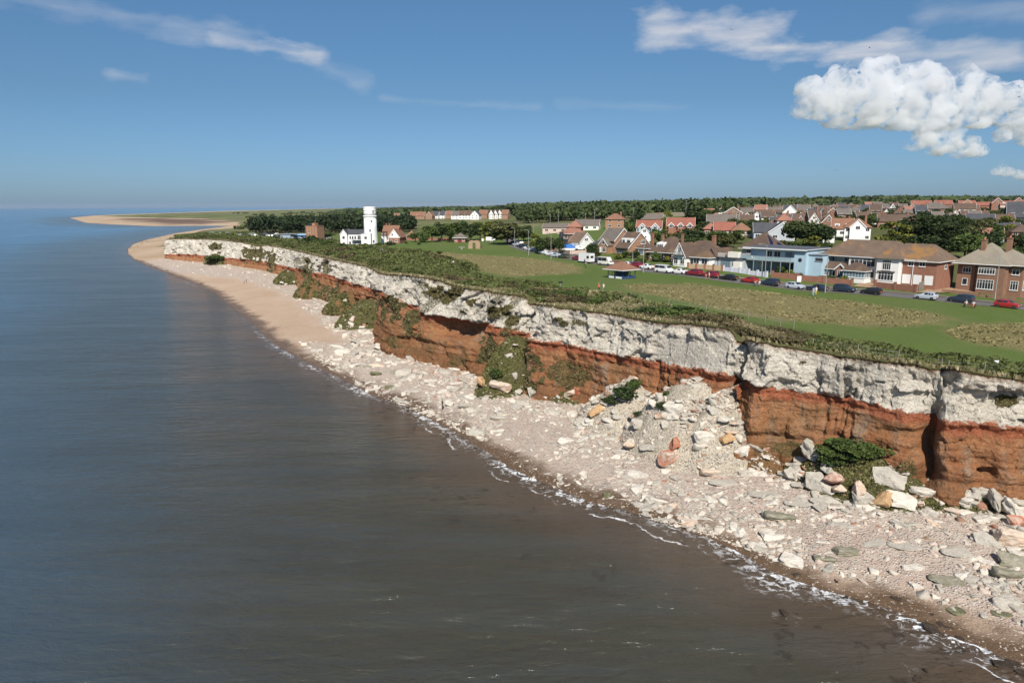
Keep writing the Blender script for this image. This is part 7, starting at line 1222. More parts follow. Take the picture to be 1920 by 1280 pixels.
# bench with two people later; flat bench on green
x, y, z = gp(866, 467); e = empty('stone_table', (x, y, z), 0, 'small pale table shaped monument left of the chapel ruin', 'monument'); m = MB(); m.box(-1.2, 1.2, -.5, .5, .7, .85); m.box(-.3, .3, -.3, .3, -.2, .7); m.build('slab', CONC, e)
x, y, z = gp(1818, 577.5); e = empty('park_bench', (x, y, z), RANG+math.pi, 'dark wooden bench on the verge with two people sitting on it', 'bench'); BW = pm('bench_wood', (.16,.07,.04)); m = MB(); [m.box(-1.0, 1.0, q, q+.12, .42, .46) for q in (0, .15, .3)]; m.build('seat', BW, e); m = MB(); [m.box(-1.0, 1.0, -.08, -.04, q, q+.1) for q in (.6, .75)]; m.build('backrest', BW, e)
for s in (-.85, .85):
    for q in (0, .36): m = MB(); m.box(s-.04, s+.04, q, q+.06, -.1, .42 if q else .85); m.build('leg', TRIM, e)
# ================================================================ PEOPLE
def human(pose, seed, cols, hgt=1.72):
    """one skinned figure per pose; colours by height bands"""
    J = {'stand': dict(hipL=(.09,0,.92), kneeL=(.10,.02,.50), footL=(.10,-.02,.06), toeL=(.11,.16,.03), hipR=(-.09,0,.92), kneeR=(-.10,.05,.50), footR=(-.10,.0,.06), toeR=(-.11,.18,.03), sp=(0,0,1.15), ch=(0,.0,1.36), nk=(0,.01,1.50), hd=(0,.03,1.66), shL=(.19,0,1.42), elL=(.25,-.02,1.14), haL=(.24,.08,.90), shR=(-.19,0,1.42), elR=(-.25,.0,1.14), haR=(-.24,.10,.92)),
         'walk': dict(hipL=(.09,0,.92), kneeL=(.10,.20,.52), footL=(.10,.26,.10), toeL=(.11,.44,.09), hipR=(-.09,0,.92), kneeR=(-.10,-.06,.50), footR=(-.10,-.34,.14), toeR=(-.11,-.20,.04), sp=(0,.01,1.15), ch=(0,.04,1.36), nk=(0,.06,1.50), hd=(0,.09,1.66), shL=(.19,.03,1.42), elL=(.26,-.12,1.16), haL=(.24,-.16,.90), shR=(-.19,.03,1.42), elR=(-.26,.10,1.15), haR=(-.22,.32,1.02)),
         'sit': dict(hipL=(.10,0,.50), kneeL=(.13,.44,.50), footL=(.13,.46,.08), toeL=(.13,.62,.04), hipR=(-.10,0,.50), kneeR=(-.13,.43,.50), footR=(-.14,.48,.08), toeR=(-.14,.64,.04), sp=(0,-.02,.74), ch=(0,-.01,.96), nk=(0,.01,1.09), hd=(0,.04,1.25), shL=(.19,0,1.02), elL=(.25,.10,.78), haL=(.15,.34,.62), shR=(-.19,0,1.02), elR=(-.25,.08,.78), haR=(-.14,.33,.60))}[pose]
    pel = tuple((a+b)/2 for a, b in zip(J['hipL'], J['hipR'])); pts = [('pel', pel, .13)]; Rr = dict(hipL=.095, kneeL=.062, footL=.045, toeL=.035, hipR=.095, kneeR=.062, footR=.045, toeR=.035, sp=.125, ch=.14, nk=.052, shL=.062, elL=.043, haL=.034, shR=.062, elR=.043, haR=.034)
    names = ['pel']+list(Rr); V = [pel]+[J[k] for k in Rr]; rad = [.13]+list(Rr.values()); E = [('pel','hipL'),('hipL','kneeL'),('kneeL','footL'),('footL','toeL'),('pel','hipR'),('hipR','kneeR'),('kneeR','footR'),('footR','toeR'),('pel','sp'),('sp','ch'),('ch','nk'),('ch','shL'),('shL','elL'),('elL','haL'),('ch','shR'),('shR','elR'),('elR','haR')]
    hd = J['hd']; hx = [(hd[0], hd[1]-.01, hd[2]-.07), (hd[0], hd[1], hd[2]+.02), (hd[0], hd[1]-.01, hd[2]+.10)]; b0 = len(V); V += hx; rad += [.066, .092, .062]; E2 = [(names.index(a), names.index(b)) for a, b in E]+[(names.index('nk'), b0), (b0, b0+1), (b0+1, b0+2)]
    # hand: palm point with five finger chains, and a nose
    for sd_ in ('L', 'R'):
        h0 = np.array(J['ha'+sd_]); el = np.array(J['el'+sd_]); d = (h0-el)/np.linalg.norm(h0-el); sx_ = np.cross(d, (0, 1, 0)); sx_ /= np.linalg.norm(sx_)+1e-9; pb = len(V); V.append(tuple(h0+d*.07)); rad.append(.026); E2.append((names.index('ha'+sd_), pb))
        for f in range(4): q = len(V); V.append(tuple(h0+d*(.135+.012*(f in (1, 2)))+sx_*(f-1.5)*.020)); rad.append(.0095); E2.append((pb, q))
        q = len(V); V.append(tuple(h0+d*.08+np.array([0, .045, 0]))); rad.append(.011); E2.append((names.index('ha'+sd_), q))
    q = len(V); V.append((hd[0], hd[1]+.115, hd[2])); rad.append(.016); E2.append((b0+1, q))
    me = bpy.data.meshes.new('person_body'); me.from_pydata(V, E2, []); o = bpy.data.objects.new('tmp', me); COL.objects.link(o); md = o.modifiers.new('s', 'SKIN'); ss = o.modifiers.new('u', 'SUBSURF'); ss.levels = 1; ss.render_levels = 1
    for i, sv in enumerate(me.skin_vertices[0].data): sv.radius = (rad[i], rad[i]*(.8 if names[i:i+1] and names[i] in ('sp', 'ch', 'pel') else 1)); sv.use_root = (i == 0)
    dg = bpy.context.evaluated_depsgraph_get(); out = bpy.data.meshes.new_from_object(o.evaluated_get(dg)); bpy.data.objects.remove(o); out.name = 'person_body'
    return out, J
HUM = {p: human(p, 0, None) for p in ('stand', 'walk', 'sit')}
SKIN = pm('skin', (.48,.28,.19), None, 4, .6); HAIR = {k: pm('hair_'+k, c, None, 8, .7) for k, c in dict(dark=(.03,.02,.015), grey=(.42,.40,.38), fair=(.30,.20,.10)).items()}
CLO = {k: pm('cloth_'+k, c, None, 5, .85) for k, c in dict(white=(.72,.72,.72), black=(.02,.02,.022), orange=(.62,.16,.08), paleblue=(.38,.50,.62), navy=(.03,.04,.08), grey=(.25,.25,.26), khaki=(.30,.25,.16), red=(.40,.04,.04), yellow=(.60,.48,.10), pink=(.60,.30,.30)).items()}
def person(x, y, z, pose, ang, top, bottom, hair, label, legs_bare=False, sleeves=False, s=1.0):
    me0, J = HUM[pose]; me = me0.copy(); me.materials.clear()
    for q in (SKIN, CLO[top], CLO[bottom], TRIM): me.materials.append(q)
    hipz = J['hipL'][2]; nk = J['nk'][2]; shoulder = J['shL'][2]; mi = []
    for p in me.polygons:
        c = p.center; k = 0
        arm = abs(c.x) > .175 and c.z < shoulder-.12
        if c.z > nk-.02: k = 0
        elif arm: k = 1 if sleeves and c.z > J['haL'][2]+.06 else 0
        elif pose == 'sit': k = 1 if (c.z > .60 and c.y < .2) else (3 if c.z < .10 else (0 if legs_bare and c.y > .3 else 2))
        elif c.z > hipz+.03: k = 1
        elif c.z < .10: k = 3
        elif legs_bare and c.z < .52: k = 0
        else: k = 2
        mi.append(k)
    me.polygons.foreach_set('material_index', mi); me.polygons.foreach_set('use_smooth', [True]*len(mi)); o = link('person', me); o.location = (x, y, z); o.rotation_euler = (0, 0, ang); o.scale = (s, s, s); tag(o, label, 'person')
    hd = J['hd']; m = MB(); bm = bmesh.new(); bmesh.ops.create_icosphere(bm, subdivisions=2, radius=.108)
    for v_ in bm.verts: v_.co.z = max(v_.co.z, -.045 if v_.co.y < .03 else .035)*1.0; v_.co.x *= .95
    for v_ in bm.verts: v_.co += Vector((hd[0], hd[1]-.02, hd[2]+.045))
    hm = bpy.data.meshes.new('hair'); bm.to_mesh(hm); bm.free(); hm.materials.append(HAIR[hair]); hm.polygons.foreach_set('use_smooth', [True]*len(hm.polygons)); link('hair', hm, o)
    return o
def pp(px, py, pose, ang, *a, **k): x, y, z = gp(px, py); return person(x, y, z+.03, pose, ang, *a, **k)
pp(1122.5, 547, 'walk', 2.9, 'orange', 'black', 'grey', 'person in orange top and black shorts walking on the grass by the scrub', legs_bare=True, s=1.05); pp(1131.5, 546.5, 'walk', 2.9, 'white', 'grey', 'fair', 'person in white top beside the person in orange', s=1.0)
pp(1098.5, 502.5, 'walk', .6, 'grey', 'black', 'dark', 'person in dark clothes and pale top near the box caravan', s=1.05); pp(1096, 497, 'stand', .2, 'black', 'navy', 'dark', 'person in black at the rear of the box caravan')
pp(1329.5, 523.5, 'walk', 1.2, 'white', 'khaki', 'fair', 'person in white walking past the dark red car', s=1.05); pp(1323.5, 524.5, 'walk', 1.2, 'pink', 'khaki', 'dark', 'person with bare arms left of the one in white by the red cars', legs_bare=True, s=.9)
pp(1416, 535.5, 'sit', 2.6, 'pink', 'navy', 'dark', 'person sitting on the grass verge beside the bright red car', s=.95); pp(1424, 535.8, 'sit', 2.6, 'white', 'grey', 'grey', 'person in white sitting right beside the bright red car', s=.98)
pp(1524.5, 556, 'stand', 2.4, 'paleblue', 'paleblue', 'dark', 'person in pale blue standing left on the verge by the lamp post', s=1.05); pp(1529.5, 554.5, 'stand', 2.8, 'white', 'yellow', 'fair', 'person in white top and yellow trousers standing right by the lamp post', s=1.05)
bx_, by_, bz_ = gp(1818, 577.5)
for k_, (tp, hr_, lb) in enumerate((('white', 'grey', 'person in white top sitting on the left of the bench'), ('white', 'dark', 'person in white with dark hair sitting on the right of the bench'))):
    u = (-.6, .6)[k_]; person(bx_+RD[0]*u-RN[0]*.12, by_+RD[1]*u-RN[1]*.12, bz_-.02, 'sit', RANG+math.pi, tp, 'black' if k_ == 0 else 'red', hr_, lb)
pp(713.5, 475.5, 'walk', 1.4, 'white', 'black', 'dark', 'person in white and black walking on the far lawn, left of two'); pp(717.5, 475.5, 'walk', 1.4, 'paleblue', 'black', 'grey', 'person in pale top walking on the far lawn, right of two'); pp(847, 499.5, 'sit', .3, 'grey', 'paleblue', 'dark', 'person in grey sitting on the path by the meadow, left of two'); pp(850, 499, 'walk', .3, 'white', 'grey', 'fair', 'person in bright white on the path by the meadow, right of two')
q = beach_pt(830, 768); person(q[0], q[1], q[2]+.05, 'stand', 2.2, 'black', 'navy', 'dark', 'person in dark clothes standing at the waterline below the brown bluffs')
q = beach_pt(462, 531); person(q[0], q[1], q[2]+.02, 'walk', .8, 'black', 'grey', 'dark', 'person in black walking on the open sandy beach'); q = beach_pt(458, 532); person(q[0], q[1], q[2]+.02, 'sit', .8, 'red', 'navy', 'dark', 'person crouching beside the walker on the open sandy beach', s=.8)
fb = [(262,457,'white','navy'),(266,455.5,'red','black'),(268,458,'navy','grey'),(271,454,'pink','white'),(275,452.5,'white','navy'),(279,450.5,'paleblue','black'),(282,449,'white','grey'),(258,463,'black','navy'),(250,470,'white','black'),(264,460,'yellow','navy'),(300,448.5,'grey','black'),(277,455,'black','red')]
for k_, (px, py, tp, bt) in enumerate(fb): q = beach_pt(px, py); person(q[0], q[1], q[2]+.02, ['stand', 'walk', 'sit'][k_ % 3], k_*.7, tp, bt, ['dark', 'fair', 'grey'][k_ % 3], f'tiny person, {tp.replace("paleblue", "pale blue")} top, {bt} bottoms, on far beach point, {ordn[k_]} of group', s=1.1)
# ================================================================ TREES
def tr_(px, yt, d, wpx, kind, label, group=None, hmin=2.5):
    x, y = at(px, d); z = gz(x, y); hh = max(hmin, zray(px, yt, d)-z); tree(x, y, z-.2, hh, wpx*d/1280*1.05, kind, label, group)
TL_ = [(815,425,335,34,'broad','tree at the left end of the clump behind the chapel ruin'),(833,418,345,32,'dark','tall dark tree second in the clump behind the chapel ruin'),(850,421,335,32,'broad','third tree in the clump behind the chapel ruin'),(868,416,350,34,'dark','tallest dark tree of the clump behind the chapel ruin'),(886,421,335,32,'dark','dark tree behind the small brick toilet block'),(903,419,345,32,'broad','tree behind the notice boards by the green'),(920,422,330,32,'golden','yellow green tree beside the big spreading tree'),(800,433,330,22,'bush','low shrubby tree left of the clump behind the chapel ruin'),(785,436,340,22,'broad','small tree right of the brick outbuilding'),
 (952,417,300,62,'olive','big spreading tree with a forked trunk at the road bend'),(982,424,310,34,'dark','dark tree right behind the big spreading tree'),(935,420,335,34,'dark','dark tree left behind the big spreading tree'),
 (1014,447,238,24,'dark','dark hedge tree by the road bend'),(1030,444,240,28,'olive','olive hedge tree left of the brown glazed house'),(1046,447,238,22,'dark','dark bushy tree touching the brown glazed house'),(1000,443,262,24,'golden','yellowish hedge tree behind the road bend'),
 (1108,457,222,24,'dark','dark shrub between the white gable and the steep roofed house'),(1185,402,335,32,'cedar','flat topped dark cedar behind the steep roofed house'),(1176,418,300,26,'broad','light green tree below the flat topped cedar'),(1242,402,345,20,'golden','yellow green tree between the two red roofs'),(1228,432,255,34,'broad','tree in front of the left red roofed house'),(1252,436,250,26,'olive','olive tree between the red roofed houses'),
 (1292,396,345,52,'dark','dark tree right behind the right red roofed house'),(1320,392,400,40,'broad','woodland tree above the village left'),(1306,419,310,14,'golden','bright yellow green shrub right of the red roofed house'),(1287,430,240,52,'dark','dark rounded tree behind the white gabled bungalow'),(1275,440,235,34,'dark','dark tree just behind the dormer bungalow chimney'),(1335,434,245,44,'broad','green tree left of the tall hipped house'),(1352,441,240,34,'olive','olive tree touching the tall hipped house roof'),(1368,433,250,32,'broad','tree above the tall hipped house'),
 (1442,450,215,34,'olive','olive tree right of the solar panelled roof'),(1425,452,212,24,'broad','light green tree just right of the solar panels'),(1478,416,245,46,'dark','dark tree at the left of the large group behind the blue house'),(1502,418,240,54,'dark','largest dark tree behind the pale blue house'),(1530,424,240,44,'dark','dark tree at the right of the large group behind the blue house'),(1487,452,208,36,'broad','lighter green tree above the blue house roof'),(1512,450,205,38,'golden','golden olive tree above the blue house roof'),(1532,452,205,22,'dark','dark narrow tree left of the white mansion roof'),(1462,462,203,26,'broad','low green tree just over the blue house roof'),
 (1650,424,235,42,'golden','golden green cypress left of the dark trees behind the mansion'),(1672,430,228,36,'golden','second golden green cypress behind the mansion'),(1700,412,245,56,'cedar','tall dark layered cypress behind the mansion, left'),(1735,414,240,60,'cedar','tall dark layered cypress behind the mansion, middle'),(1768,424,232,50,'cedar','dark layered cypress behind the mansion, right'),(1715,442,222,60,'dark','dense dark tree low behind the garage roof'),(1752,448,215,60,'dark','dense dark tree low right behind the garage roof'),(1790,440,212,56,'broad','bright green round tree left of the brick chimney'),(1812,452,205,36,'broad','green tree behind the left brick chimney'),(1815,412,290,30,'olive','bushy tree in front of the tan house'),(1800,424,255,36,'olive','olive shrubby tree above the round green tree'),(1832,436,235,36,'dark','dark tree between the two chimneys of the brick house'),
 (1855,413,285,28,'golden','golden round tree before the wide brown roof'),(1846,426,262,26,'broad','green tree beside the golden round tree'),(1875,395,400,44,'dark','dark bushy tree below the red terrace'),(1850,398,410,24,'dark','small dark tree left of the bushy one below the red terrace'),(1900,462,195,44,'broad','green tree right of the brick house roof'),(1922,458,200,40,'dark','dark tree cut by the right edge of the photo'),(1888,438,235,30,'dark','dark shrub behind the brick house roof'),
 (1467,399,440,26,'dark','blue green round tree in the village rows'),(1500,404,400,14,'yellowbush','bright yellow shrub in the village rows'),(1428,424,330,34,'broad','wide green hedge tree in front of the white fronted gable'),(1448,428,320,28,'dark','dark hedge tree right of the white fronted gable'),(1405,431,300,28,'olive','olive tree left of the slate roofs'),(1382,431,300,24,'broad','green shrubby tree right of the orange roofs'),(1620,398,470,34,'broad','broad tree at the edge of the wood by the white bay house'),(1450,416,380,18,'olive','small tree between village roofs'),(1535,428,290,22,'dark','dark tree beside the narrow brown house'),(1655,438,260,18,'olive','small tree at the white house gable'),
 (740,438,345,16,'bush','small tree behind the gabled cottage'),(660,438,400,20,'dark','dark small tree behind the lighthouse cottage'),(625,436,395,18,'dark','lone round bush tree left of the lighthouse cottage')]
for a in TL_: tr_(*a)
# garden shrubs and hedges on the near side
def sh(px, py, wpx, h, kind, label, group=None): x, y, z = gp(px, py); tree(x, y, z-.1, h, wpx*y/1280, kind, label, group)
for i, (px, py, wp, h, kd, lab) in enumerate([(1232,490,22,3.0,'bush','bright green garden tree left of the dormer bungalow'),(1215,486,16,2.2,'bush','round shrub left of the bright green garden tree'),(1190,484,20,2.2,'darkbush','dark shrub before the brick gabled house'),(1172,484,20,2.0,'bush','green shrub before the brick gabled house'),(1160,486,16,1.6,'yellowbush','yellow green shrub at the steep roofed house'),(1206,495,14,1.8,'olive','olive shrub by the lamp post across the road'),(1198,498,16,2.2,'bush','small roadside tree above the maroon car'),(1250,492,12,1.8,'yellowbush','yellow shrub beside the black car'),(1245,484,20,2.4,'bush','green shrub before the dormer bungalow window'),(1255,480,10,2.6,'bush','light green shrub between the two bungalows'),
  (1122,480,14,1.2,'olive','pale rockery shrub beside the pink wall'),(1108,470,18,2.4,'bush','green shrub between the drive and the steep roofed house'),(1464,515,20,2.2,'bush','green hedge shrub right of the lilac wall'),(1480,517,18,1.6,'yellowbush','yellow hedge shrub right of the green one by the blue house'),(1497,520,16,1.2,'olive','reddish low shrub in front of the mansion porch'),(1537,524,14,1.2,'bush','low green shrub left of the mansion sunroom'),(1556,525,18,1.5,'bush','green shrub below the mansion sunroom'),(1582,528,16,1.4,'yellowbush','light shrub below the mansion sunroom, right'),(1612,529,20,1.8,'olive','dry hedge shrub at the mansion gateway'),(1636,529,16,1.5,'yellowbush','yellow green shrub at the middle of the mansion drive'),(1660,532,22,1.3,'bush','low green shrub behind the garage wall, left'),(1680,534,20,1.3,'bush','low green shrub behind the garage wall, right'),
  (1712,538,22,3.0,'darkbush','hedge along the board fence, nearest the road'),(1727,535,20,3.2,'bush','hedge along the board fence, second from the road'),(1741,531,20,3.4,'bush','hedge along the board fence, third from the road'),(1754,527,18,3.8,'bush','hedge along the board fence, fourth from the road'),(1766,523,18,4.2,'bush','hedge along the board fence, tall far end'),(1902,548,22,1.4,'bush','low green hedge right of the brick house'),(1925,552,26,1.6,'darkbush','hedge cut by the right edge beside the brick house'),(1880,546,8,1.0,'olive','rose bush at the corner of the brick house')]): sh(px, py, wp, h, kd, lab)
# village garden trees: one group, too alike to tell apart
hx = []
for o in list(COL.objects):
    if o.type == 'EMPTY' and o.get('category') == 'house': hx.append((o.location.x, o.location.y))
hx = np.array(hx); n_ = 0; SEEN = set(); HO = [o for o in list(COL.objects) if o.type == 'EMPTY' and o.get('category') == 'house']
for _ in range(2500):
    px = random.uniform(1320, 1925); py = random.uniform(398, 446)
    if py > 428 and 1540 < px < 1690: continue
    x, y, z = gp(px, py)
    if np.min(np.hypot(hx[:, 0]-x, hx[:, 1]-y)) < 6.2: continue
    kd = random.choice(['broad', 'dark', 'dark', 'olive']); row = 'behind the tall hipped house' if px < 1420 else ('between the village roofs above the blue house' if px < 1540 else ('between the roofs above the white mansion' if px < 1700 else 'between the roofs above the large brick house')); kl = {'broad': 'green', 'dark': 'dark', 'olive': 'olive'}[kd]; dl = 'far' if y > 380 else 'nearer'
    o_h = HO[int(np.argmin(np.hypot(hx[:, 0]-x, hx[:, 1]-y)))]; hl = o_h['label']; hpx, _q = proj([o_h.location.x, o_h.location.y, z]); dy_ = y-o_h.location.y; rel = ('left of' if px < hpx else 'right of') if abs(px-hpx) > 6 else ('behind' if dy_ > 0 else 'in front of')
    m_ = hl.split(', '); hs_ = ('the '+m_[-1].split(' from left in ')[0]+' house of '+m_[-1].split(' from left in ')[1]) if ' from left in ' in hl else 'the '+' '.join(hl.split(',')[0].split()[:8])
    th_, tw_ = random.uniform(3, 5.5), random.uniform(4.5, 7.5); lab = f'{kl} garden tree {rel} {hs_}'
    if lab in SEEN: lab = ('tall ' if th_ > 4.3 else 'low ')+lab
    if lab in SEEN: continue
    SEEN.add(lab); tree(x, y, z-.2, th_, tw_, kd, lab, 'garden trees: '+lab); n_ += 1
    if n_ >= 280: break
# woods that read as one mass
def wood(name, X, Y, h, w, q, mat, label, leafk=.20, trunks=True, kind='blob', cat='wood'):
    n = len(X); Z = zplat(X, Y)+fbm(X/160, Y/160, s=5)*1.6*sstep(500, 900, Y); k = np.repeat(np.arange(n), q); d = rng.normal(size=(n*q, 3)); d /= np.linalg.norm(d, axis=1)[:, None]; r = rng.uniform(.6, 1.02, (n*q, 1)); lob = 1+.22*np.sin(d[:, :1]*5+k[:, None]*1.7)*np.cos(d[:, 1:2]*6+k[:, None])
    C = d*r*lob*np.stack([w/2, w/2, h*.40], 1)[k]; C[:, 2] = np.maximum(C[:, 2], -h[k]*.3)+h[k]*.60; C += np.stack([X, Y, Z], 1)[k]; kk = rng.random(n); tint = np.clip(.30+kk[k]*.35+rng.normal(0, .13, n*q), 0, 1)
    V, Fq = quads(C, (w[k]*leafk)*rng.uniform(.7, 1.3, n*q)); ms = [mat]; mi = np.zeros(len(Fq), int); tt_ = np.repeat(tint, 4)
    if trunks:
        s = .22; TV = []; 
        P_ = np.stack([X, Y, Z-.5], 1); a = np.stack([P_+[-s, 0, 0], P_+[s, 0, 0], P_+np.stack([X*0+s*.7, X*0, h*.6], 1), P_+np.stack([X*0-s*.7, X*0, h*.6], 1)], 1).reshape(-1, 3); b = np.stack([P_+[0, -s, 0], P_+[0, s, 0], P_+np.stack([X*0, X*0+s*.7, h*.6], 1), P_+np.stack([X*0, X*0-s*.7, h*.6], 1)], 1).reshape(-1, 3)
        F2 = np.arange(len(a)+len(b)).reshape(-1, 4)+len(V); V = np.vstack([V, a, b]); Fq = np.vstack([Fq, F2]); mi = np.concatenate([mi, np.ones(len(F2), int)]); tt_ = np.concatenate([tt_, np.zeros(len(a)+len(b))]); ms = [mat, BARK]
    tag(link(name, npmesh(name, V, Fq, ms, mi=mi, attrs={'tint': ('FLOAT', 'POINT', tt_)})), label, cat, kind='stuff')
def region(n, x0, x1, d0, d1, p=1.0):
    px = rng.uniform(x0, x1, n); d = d0+(d1-d0)*rng.random(n)**p; r = ray(px, np.full(n, 640.)); return r[:, 0]/r[:, 1]*d, d, px
L_PIN = leafmat('pine_needles', (.030,.046,.020), (.014,.022,.011), (.055,.070,.028)); L_FAR = leafmat('woodland_leaves', (.066,.092,.034), (.036,.052,.022), (.115,.140,.050)); L_HED = leafmat('hedge_leaves', (.070,.088,.030), (.038,.048,.019), (.115,.130,.048))
X, Y, px = region(260, 486, 780, 480, 640); wood('pine_wood', X, Y, rng.uniform(9, 13.5, 260)*np.where(px > 715, .85, 1), rng.uniform(7, 11, 260), 130, L_PIN, 'dark pine wood with bare trunks behind the lighthouse', .15)
X, Y, px = region(170, 975, 1135, 610, 800); a, b, c = region(330, 1120, 1420, 575, 820); X = np.r_[X, a]; Y = np.r_[Y, b]; n = len(X); wood('far_wood', X, Y, rng.uniform(8, 14, n), rng.uniform(9, 14, n), 110, L_FAR, 'dark mixed wood beyond the golf field and the cream wall', .16)
X, Y, px = region(420, 1400, 2050, 700, 1100); k = (px < 1680) | (Y > 900); X, Y = X[k], Y[k]; n = len(X); wood('village_wood', X, Y, rng.uniform(8, 12, n), rng.uniform(9, 14, n), 80, L_FAR, 'dark wood along the back of the village', .18, False)
X, Y, px = region(2600, 955, 2150, 900, 3600, 1.25); n = len(X); k = (fbm(X/240, Y/240, s=611) > -.28) | (Y < 1500); X, Y = X[k], Y[k]; n = len(X); wood('hill_woodland', X, Y, rng.uniform(8, 13, n)*(1+Y/6000), rng.uniform(13, 26, n)*(1+Y/5000), 34, L_FAR, 'wooded hills along the horizon behind the village', .22, False)
X, Y, px = region(1000, 640, 985, 950, 3800, 1.1); k = (fbm(X/150, Y/420, s=612) > .0) & (Y > 930) | ((px > 780) & (Y > 960) & (Y < 1300)); X, Y = X[k], Y[k]; n = len(X); wood('far_hedges', X, Y, rng.uniform(6, 10, n)*(1+Y/9000), rng.uniform(12, 24, n)*(1+Y/5000), 34, L_FAR, 'distant hedges and trees on the flat land behind the hamlet', .24, False)
X, Y, px = region(420, 455, 760, 700, 3200); k = (fbm(X/120, Y/300, s=613) > .12) & (sdist(X, Y, GREEN) > 60); X, Y = X[k], Y[k]; n = len(X); wood('dune_scrub', X, Y, rng.uniform(2.5, 6, n), rng.uniform(8, 18, n), 40, L_HED, 'dark scrub patches on the pale dunes near the sand spit', .2, False)
X, Y, px = region(300, 322, 490, 468, 560); k = sdist(X, Y, GREEN) > 10; X, Y = X[k], Y[k]; n = len(X); wood('clifftop_thicket', X, Y, rng.uniform(.8, 1.6, n), rng.uniform(5, 9, n), 70, L_SCR, 'dark thicket running along the top of the far headland', .16, False, cat='thicket')
X, Y, px = region(260, 430, 640, 352, 470); k = (np.array([np.min(np.hypot(TL[::20, 0]-a, TL[::20, 1]-b)) for a, b in zip(X, Y)]) > 8) & ((px < 560) | (Y > 395)) & (fbm(X/18, Y/18, s=614) > -.1) & ~((px > 440) & (px < 630) & (Y > 375) & (Y < 425)); X, Y = X[k], Y[k]; n = len(X); wood('lighthouse_scrub', X, Y, rng.uniform(.5, 1.1, n), rng.uniform(3, 6, n), 60, L_SCR, 'low green scrub between the cliff edge and the car park', .16, False, cat='scrub')
# ================================================================ CUMULUS CLOUDS AND BIRDS
CLOUD = bpy.data.materials.new('cloud'); CLOUD.use_nodes = True; _t = CLOUD.node_tree; _t.nodes.clear(); _o = _t.nodes.new('ShaderNodeOutputMaterial'); _v = _t.nodes.new('ShaderNodeVolumePrincipled')
_v.inputs['Color'].default_value = (.93, .94, .96, 1); _c = _t.nodes.new('ShaderNodeNewGeometry'); _n = _t.nodes.new('ShaderNodeTexNoise'); _n.inputs['Scale'].default_value = .006; _n.inputs['Detail'].default_value = 5; _n.inputs['Roughness'].default_value = .62; _t.links.new(_c.outputs['Position'], _n.inputs['Vector']); _m = _t.nodes.new('ShaderNodeMapRange'); _m.inputs['From Min'].default_value = .42; _m.inputs['From Max'].default_value = .58; _m.inputs['To Max'].default_value = .018; _t.links.new(_n.outputs['Fac'], _m.inputs['Value']); _t.links.new(_m.outputs[0], _v.inputs['Density']); _v.inputs['Anisotropy'].default_value = .1; _t.links.new(_v.outputs[0], _o.inputs['Volume']); SC.cycles.volume_bounces = 10; SC.cycles.max_bounces = 12
_bm = bmesh.new(); bmesh.ops.create_icosphere(_bm, subdivisions=4, radius=1); ICO = np.array([q.co[:] for q in _bm.verts]); ICF = np.array([[q.index for q in f.verts] for f in _bm.faces]); _bm.free()
def cloud(puffs, label, D=7000., seed=0, extra=3):
    rg = np.random.default_rng(seed); L_ = []
    for px, py, rpx in puffs:
        L_.append((px, py, rpx, 0)); 
        for _ in range(extra): a = rg.uniform(-.3, math.pi+.3); rr = rg.uniform(.35, .6)*rpx; L_.append((px+math.cos(a)*rpx*.72, py-math.sin(a)*rpx*.6, rr, rg.uniform(-.5, .4)*rpx))
    Vs_, Fs_ = [], []
    for i, (px, py, r_, dz) in enumerate(L_):
        d = ray(px, py); t_ = D/d[1]; c = CAM+d*t_; R_ = r_*D/1280; c = c+np.array([0, dz*D/1280, 0]); p = ICO*R_
        p[:, 2] = np.where(p[:, 2] < 0, p[:, 2]*.55, p[:, 2]); P2 = p+c; nz_ = fbm(P2[:, 0]/(R_*.9+60), P2[:, 1]/(R_*.9+60), P2[:, 2]/(R_*.9+60), o=6, s=700+seed, g=.68); P2 = c+p*(1+nz_*.85)[:, None]
        Vs_.append(P2); Fs_.append(ICF+i*len(ICO))
    tag(link('cloud', npmesh('cloud', np.vstack(Vs_), np.vstack(Fs_), [CLOUD], True)), label, 'cloud')
cloud([(1575,180,46),(1515,170,22),(1530,205,38),(1640,185,55),(1700,170,50),(1620,215,48),(1680,215,50),(1570,215,38),(1745,195,46),(1730,225,40),(1660,150,34),(1800,185,46),(1835,178,38),(1850,205,42),(1790,220,36),(1885,200,38),(1905,215,40),(1950,205,50),(1760,160,22),(1830,225,30)], 'large white cumulus cloud with grey underside at the right of the sky', seed=1)
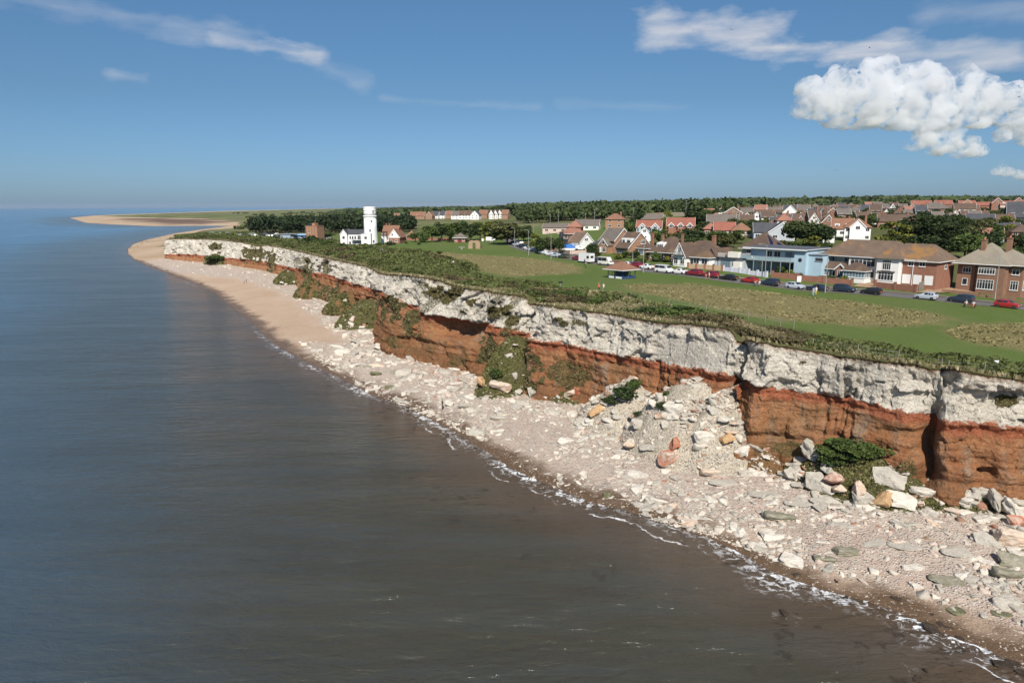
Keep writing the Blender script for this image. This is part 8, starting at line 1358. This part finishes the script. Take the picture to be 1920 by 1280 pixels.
cloud([(1735,262,30),(1770,268,32),(1810,282,28),(1832,288,18),(1712,275,18),(1755,280,24)], 'smaller cumulus puff below the large cloud', seed=2); cloud([(1880,258,18),(1905,254,20),(1930,258,24)], 'small cloud strip at the right edge under the large cloud', seed=3, extra=2); cloud([(1870,322,11),(1890,326,12),(1910,330,12),(1880,308,8)], 'tiny low cloud near the right edge above the horizon', seed=4, extra=2)
BRD = pm('bird_feathers', (.05,.05,.055), None, 4, .8)
for i, (px, py, D) in enumerate([(1372, 56, 120), (1630, 90, 160), (1568, 320, 170), (1911, 182, 150)]):
    d = ray(px, py); c = CAM+d*(D/d[1]); m = MB(); m.add([(0,.25,0),(0,-.2,.02),(.05,0,.05),(-.05,0,.05),(0,0,-.05)], [(0,2,3),(1,3,2),(0,4,2),(0,3,4),(1,2,4),(1,4,3)]); e = m.build('bird', BRD); e.location = c; e.rotation_euler = (0, 0, i*1.3); tag(e, ['dark bird against the long pale cloud, highest of four', 'tiny bird under the long pale cloud', 'tiny bird low in the sky over the village', 'tiny bird beside the large cumulus cloud'][i], 'bird')
    for s in (-1, 1): m = MB(); m.prism([(0,.08,0),(s*.3,.05,.12),(s*.62,-.08,.05),(s*.3,-.1,.10),(0,-.08,0)], (0, 0, .015)); m.build('wing', BRD, e)
# ================================================================ HAZE
m = MB(); m.box(-22500, 22500, -1500, 22500, -9, 82); t = bpy.data.materials.new('haze_air'); t.use_nodes = True; t.node_tree.nodes.clear(); o_ = t.node_tree.nodes.new('ShaderNodeOutputMaterial'); pv = t.node_tree.nodes.new('ShaderNodeVolumePrincipled'); pv.inputs['Color'].default_value = (.80, .88, 1, 1); pv.inputs['Density'].default_value = 2.2e-5; pv.inputs['Anisotropy'].default_value = .2
t.node_tree.links.new(pv.outputs[0], o_.inputs['Volume']); tag(m.build('haze', t), 'thin blue haze in the air over the coast', 'haze', kind='stuff')
_d = {}
for o in COL.objects:
    if o.get('category') == 'rock': _d.setdefault(o['label'], []).append(o)
for l, os_ in _d.items():
    if 2 <= len(os_) <= 4:
        os_.sort(key=lambda o: o.location.y)
        for o, w_ in zip(os_, {2: ['nearer one', 'farther one'], 3: ['nearest', 'middle', 'farthest'], 4: ['nearest', 'second nearest', 'second farthest', 'farthest']}[len(os_)]):
            if len((l+' '+w_).split()) <= 16: o['label'] = l+', '+w_; del o['group']
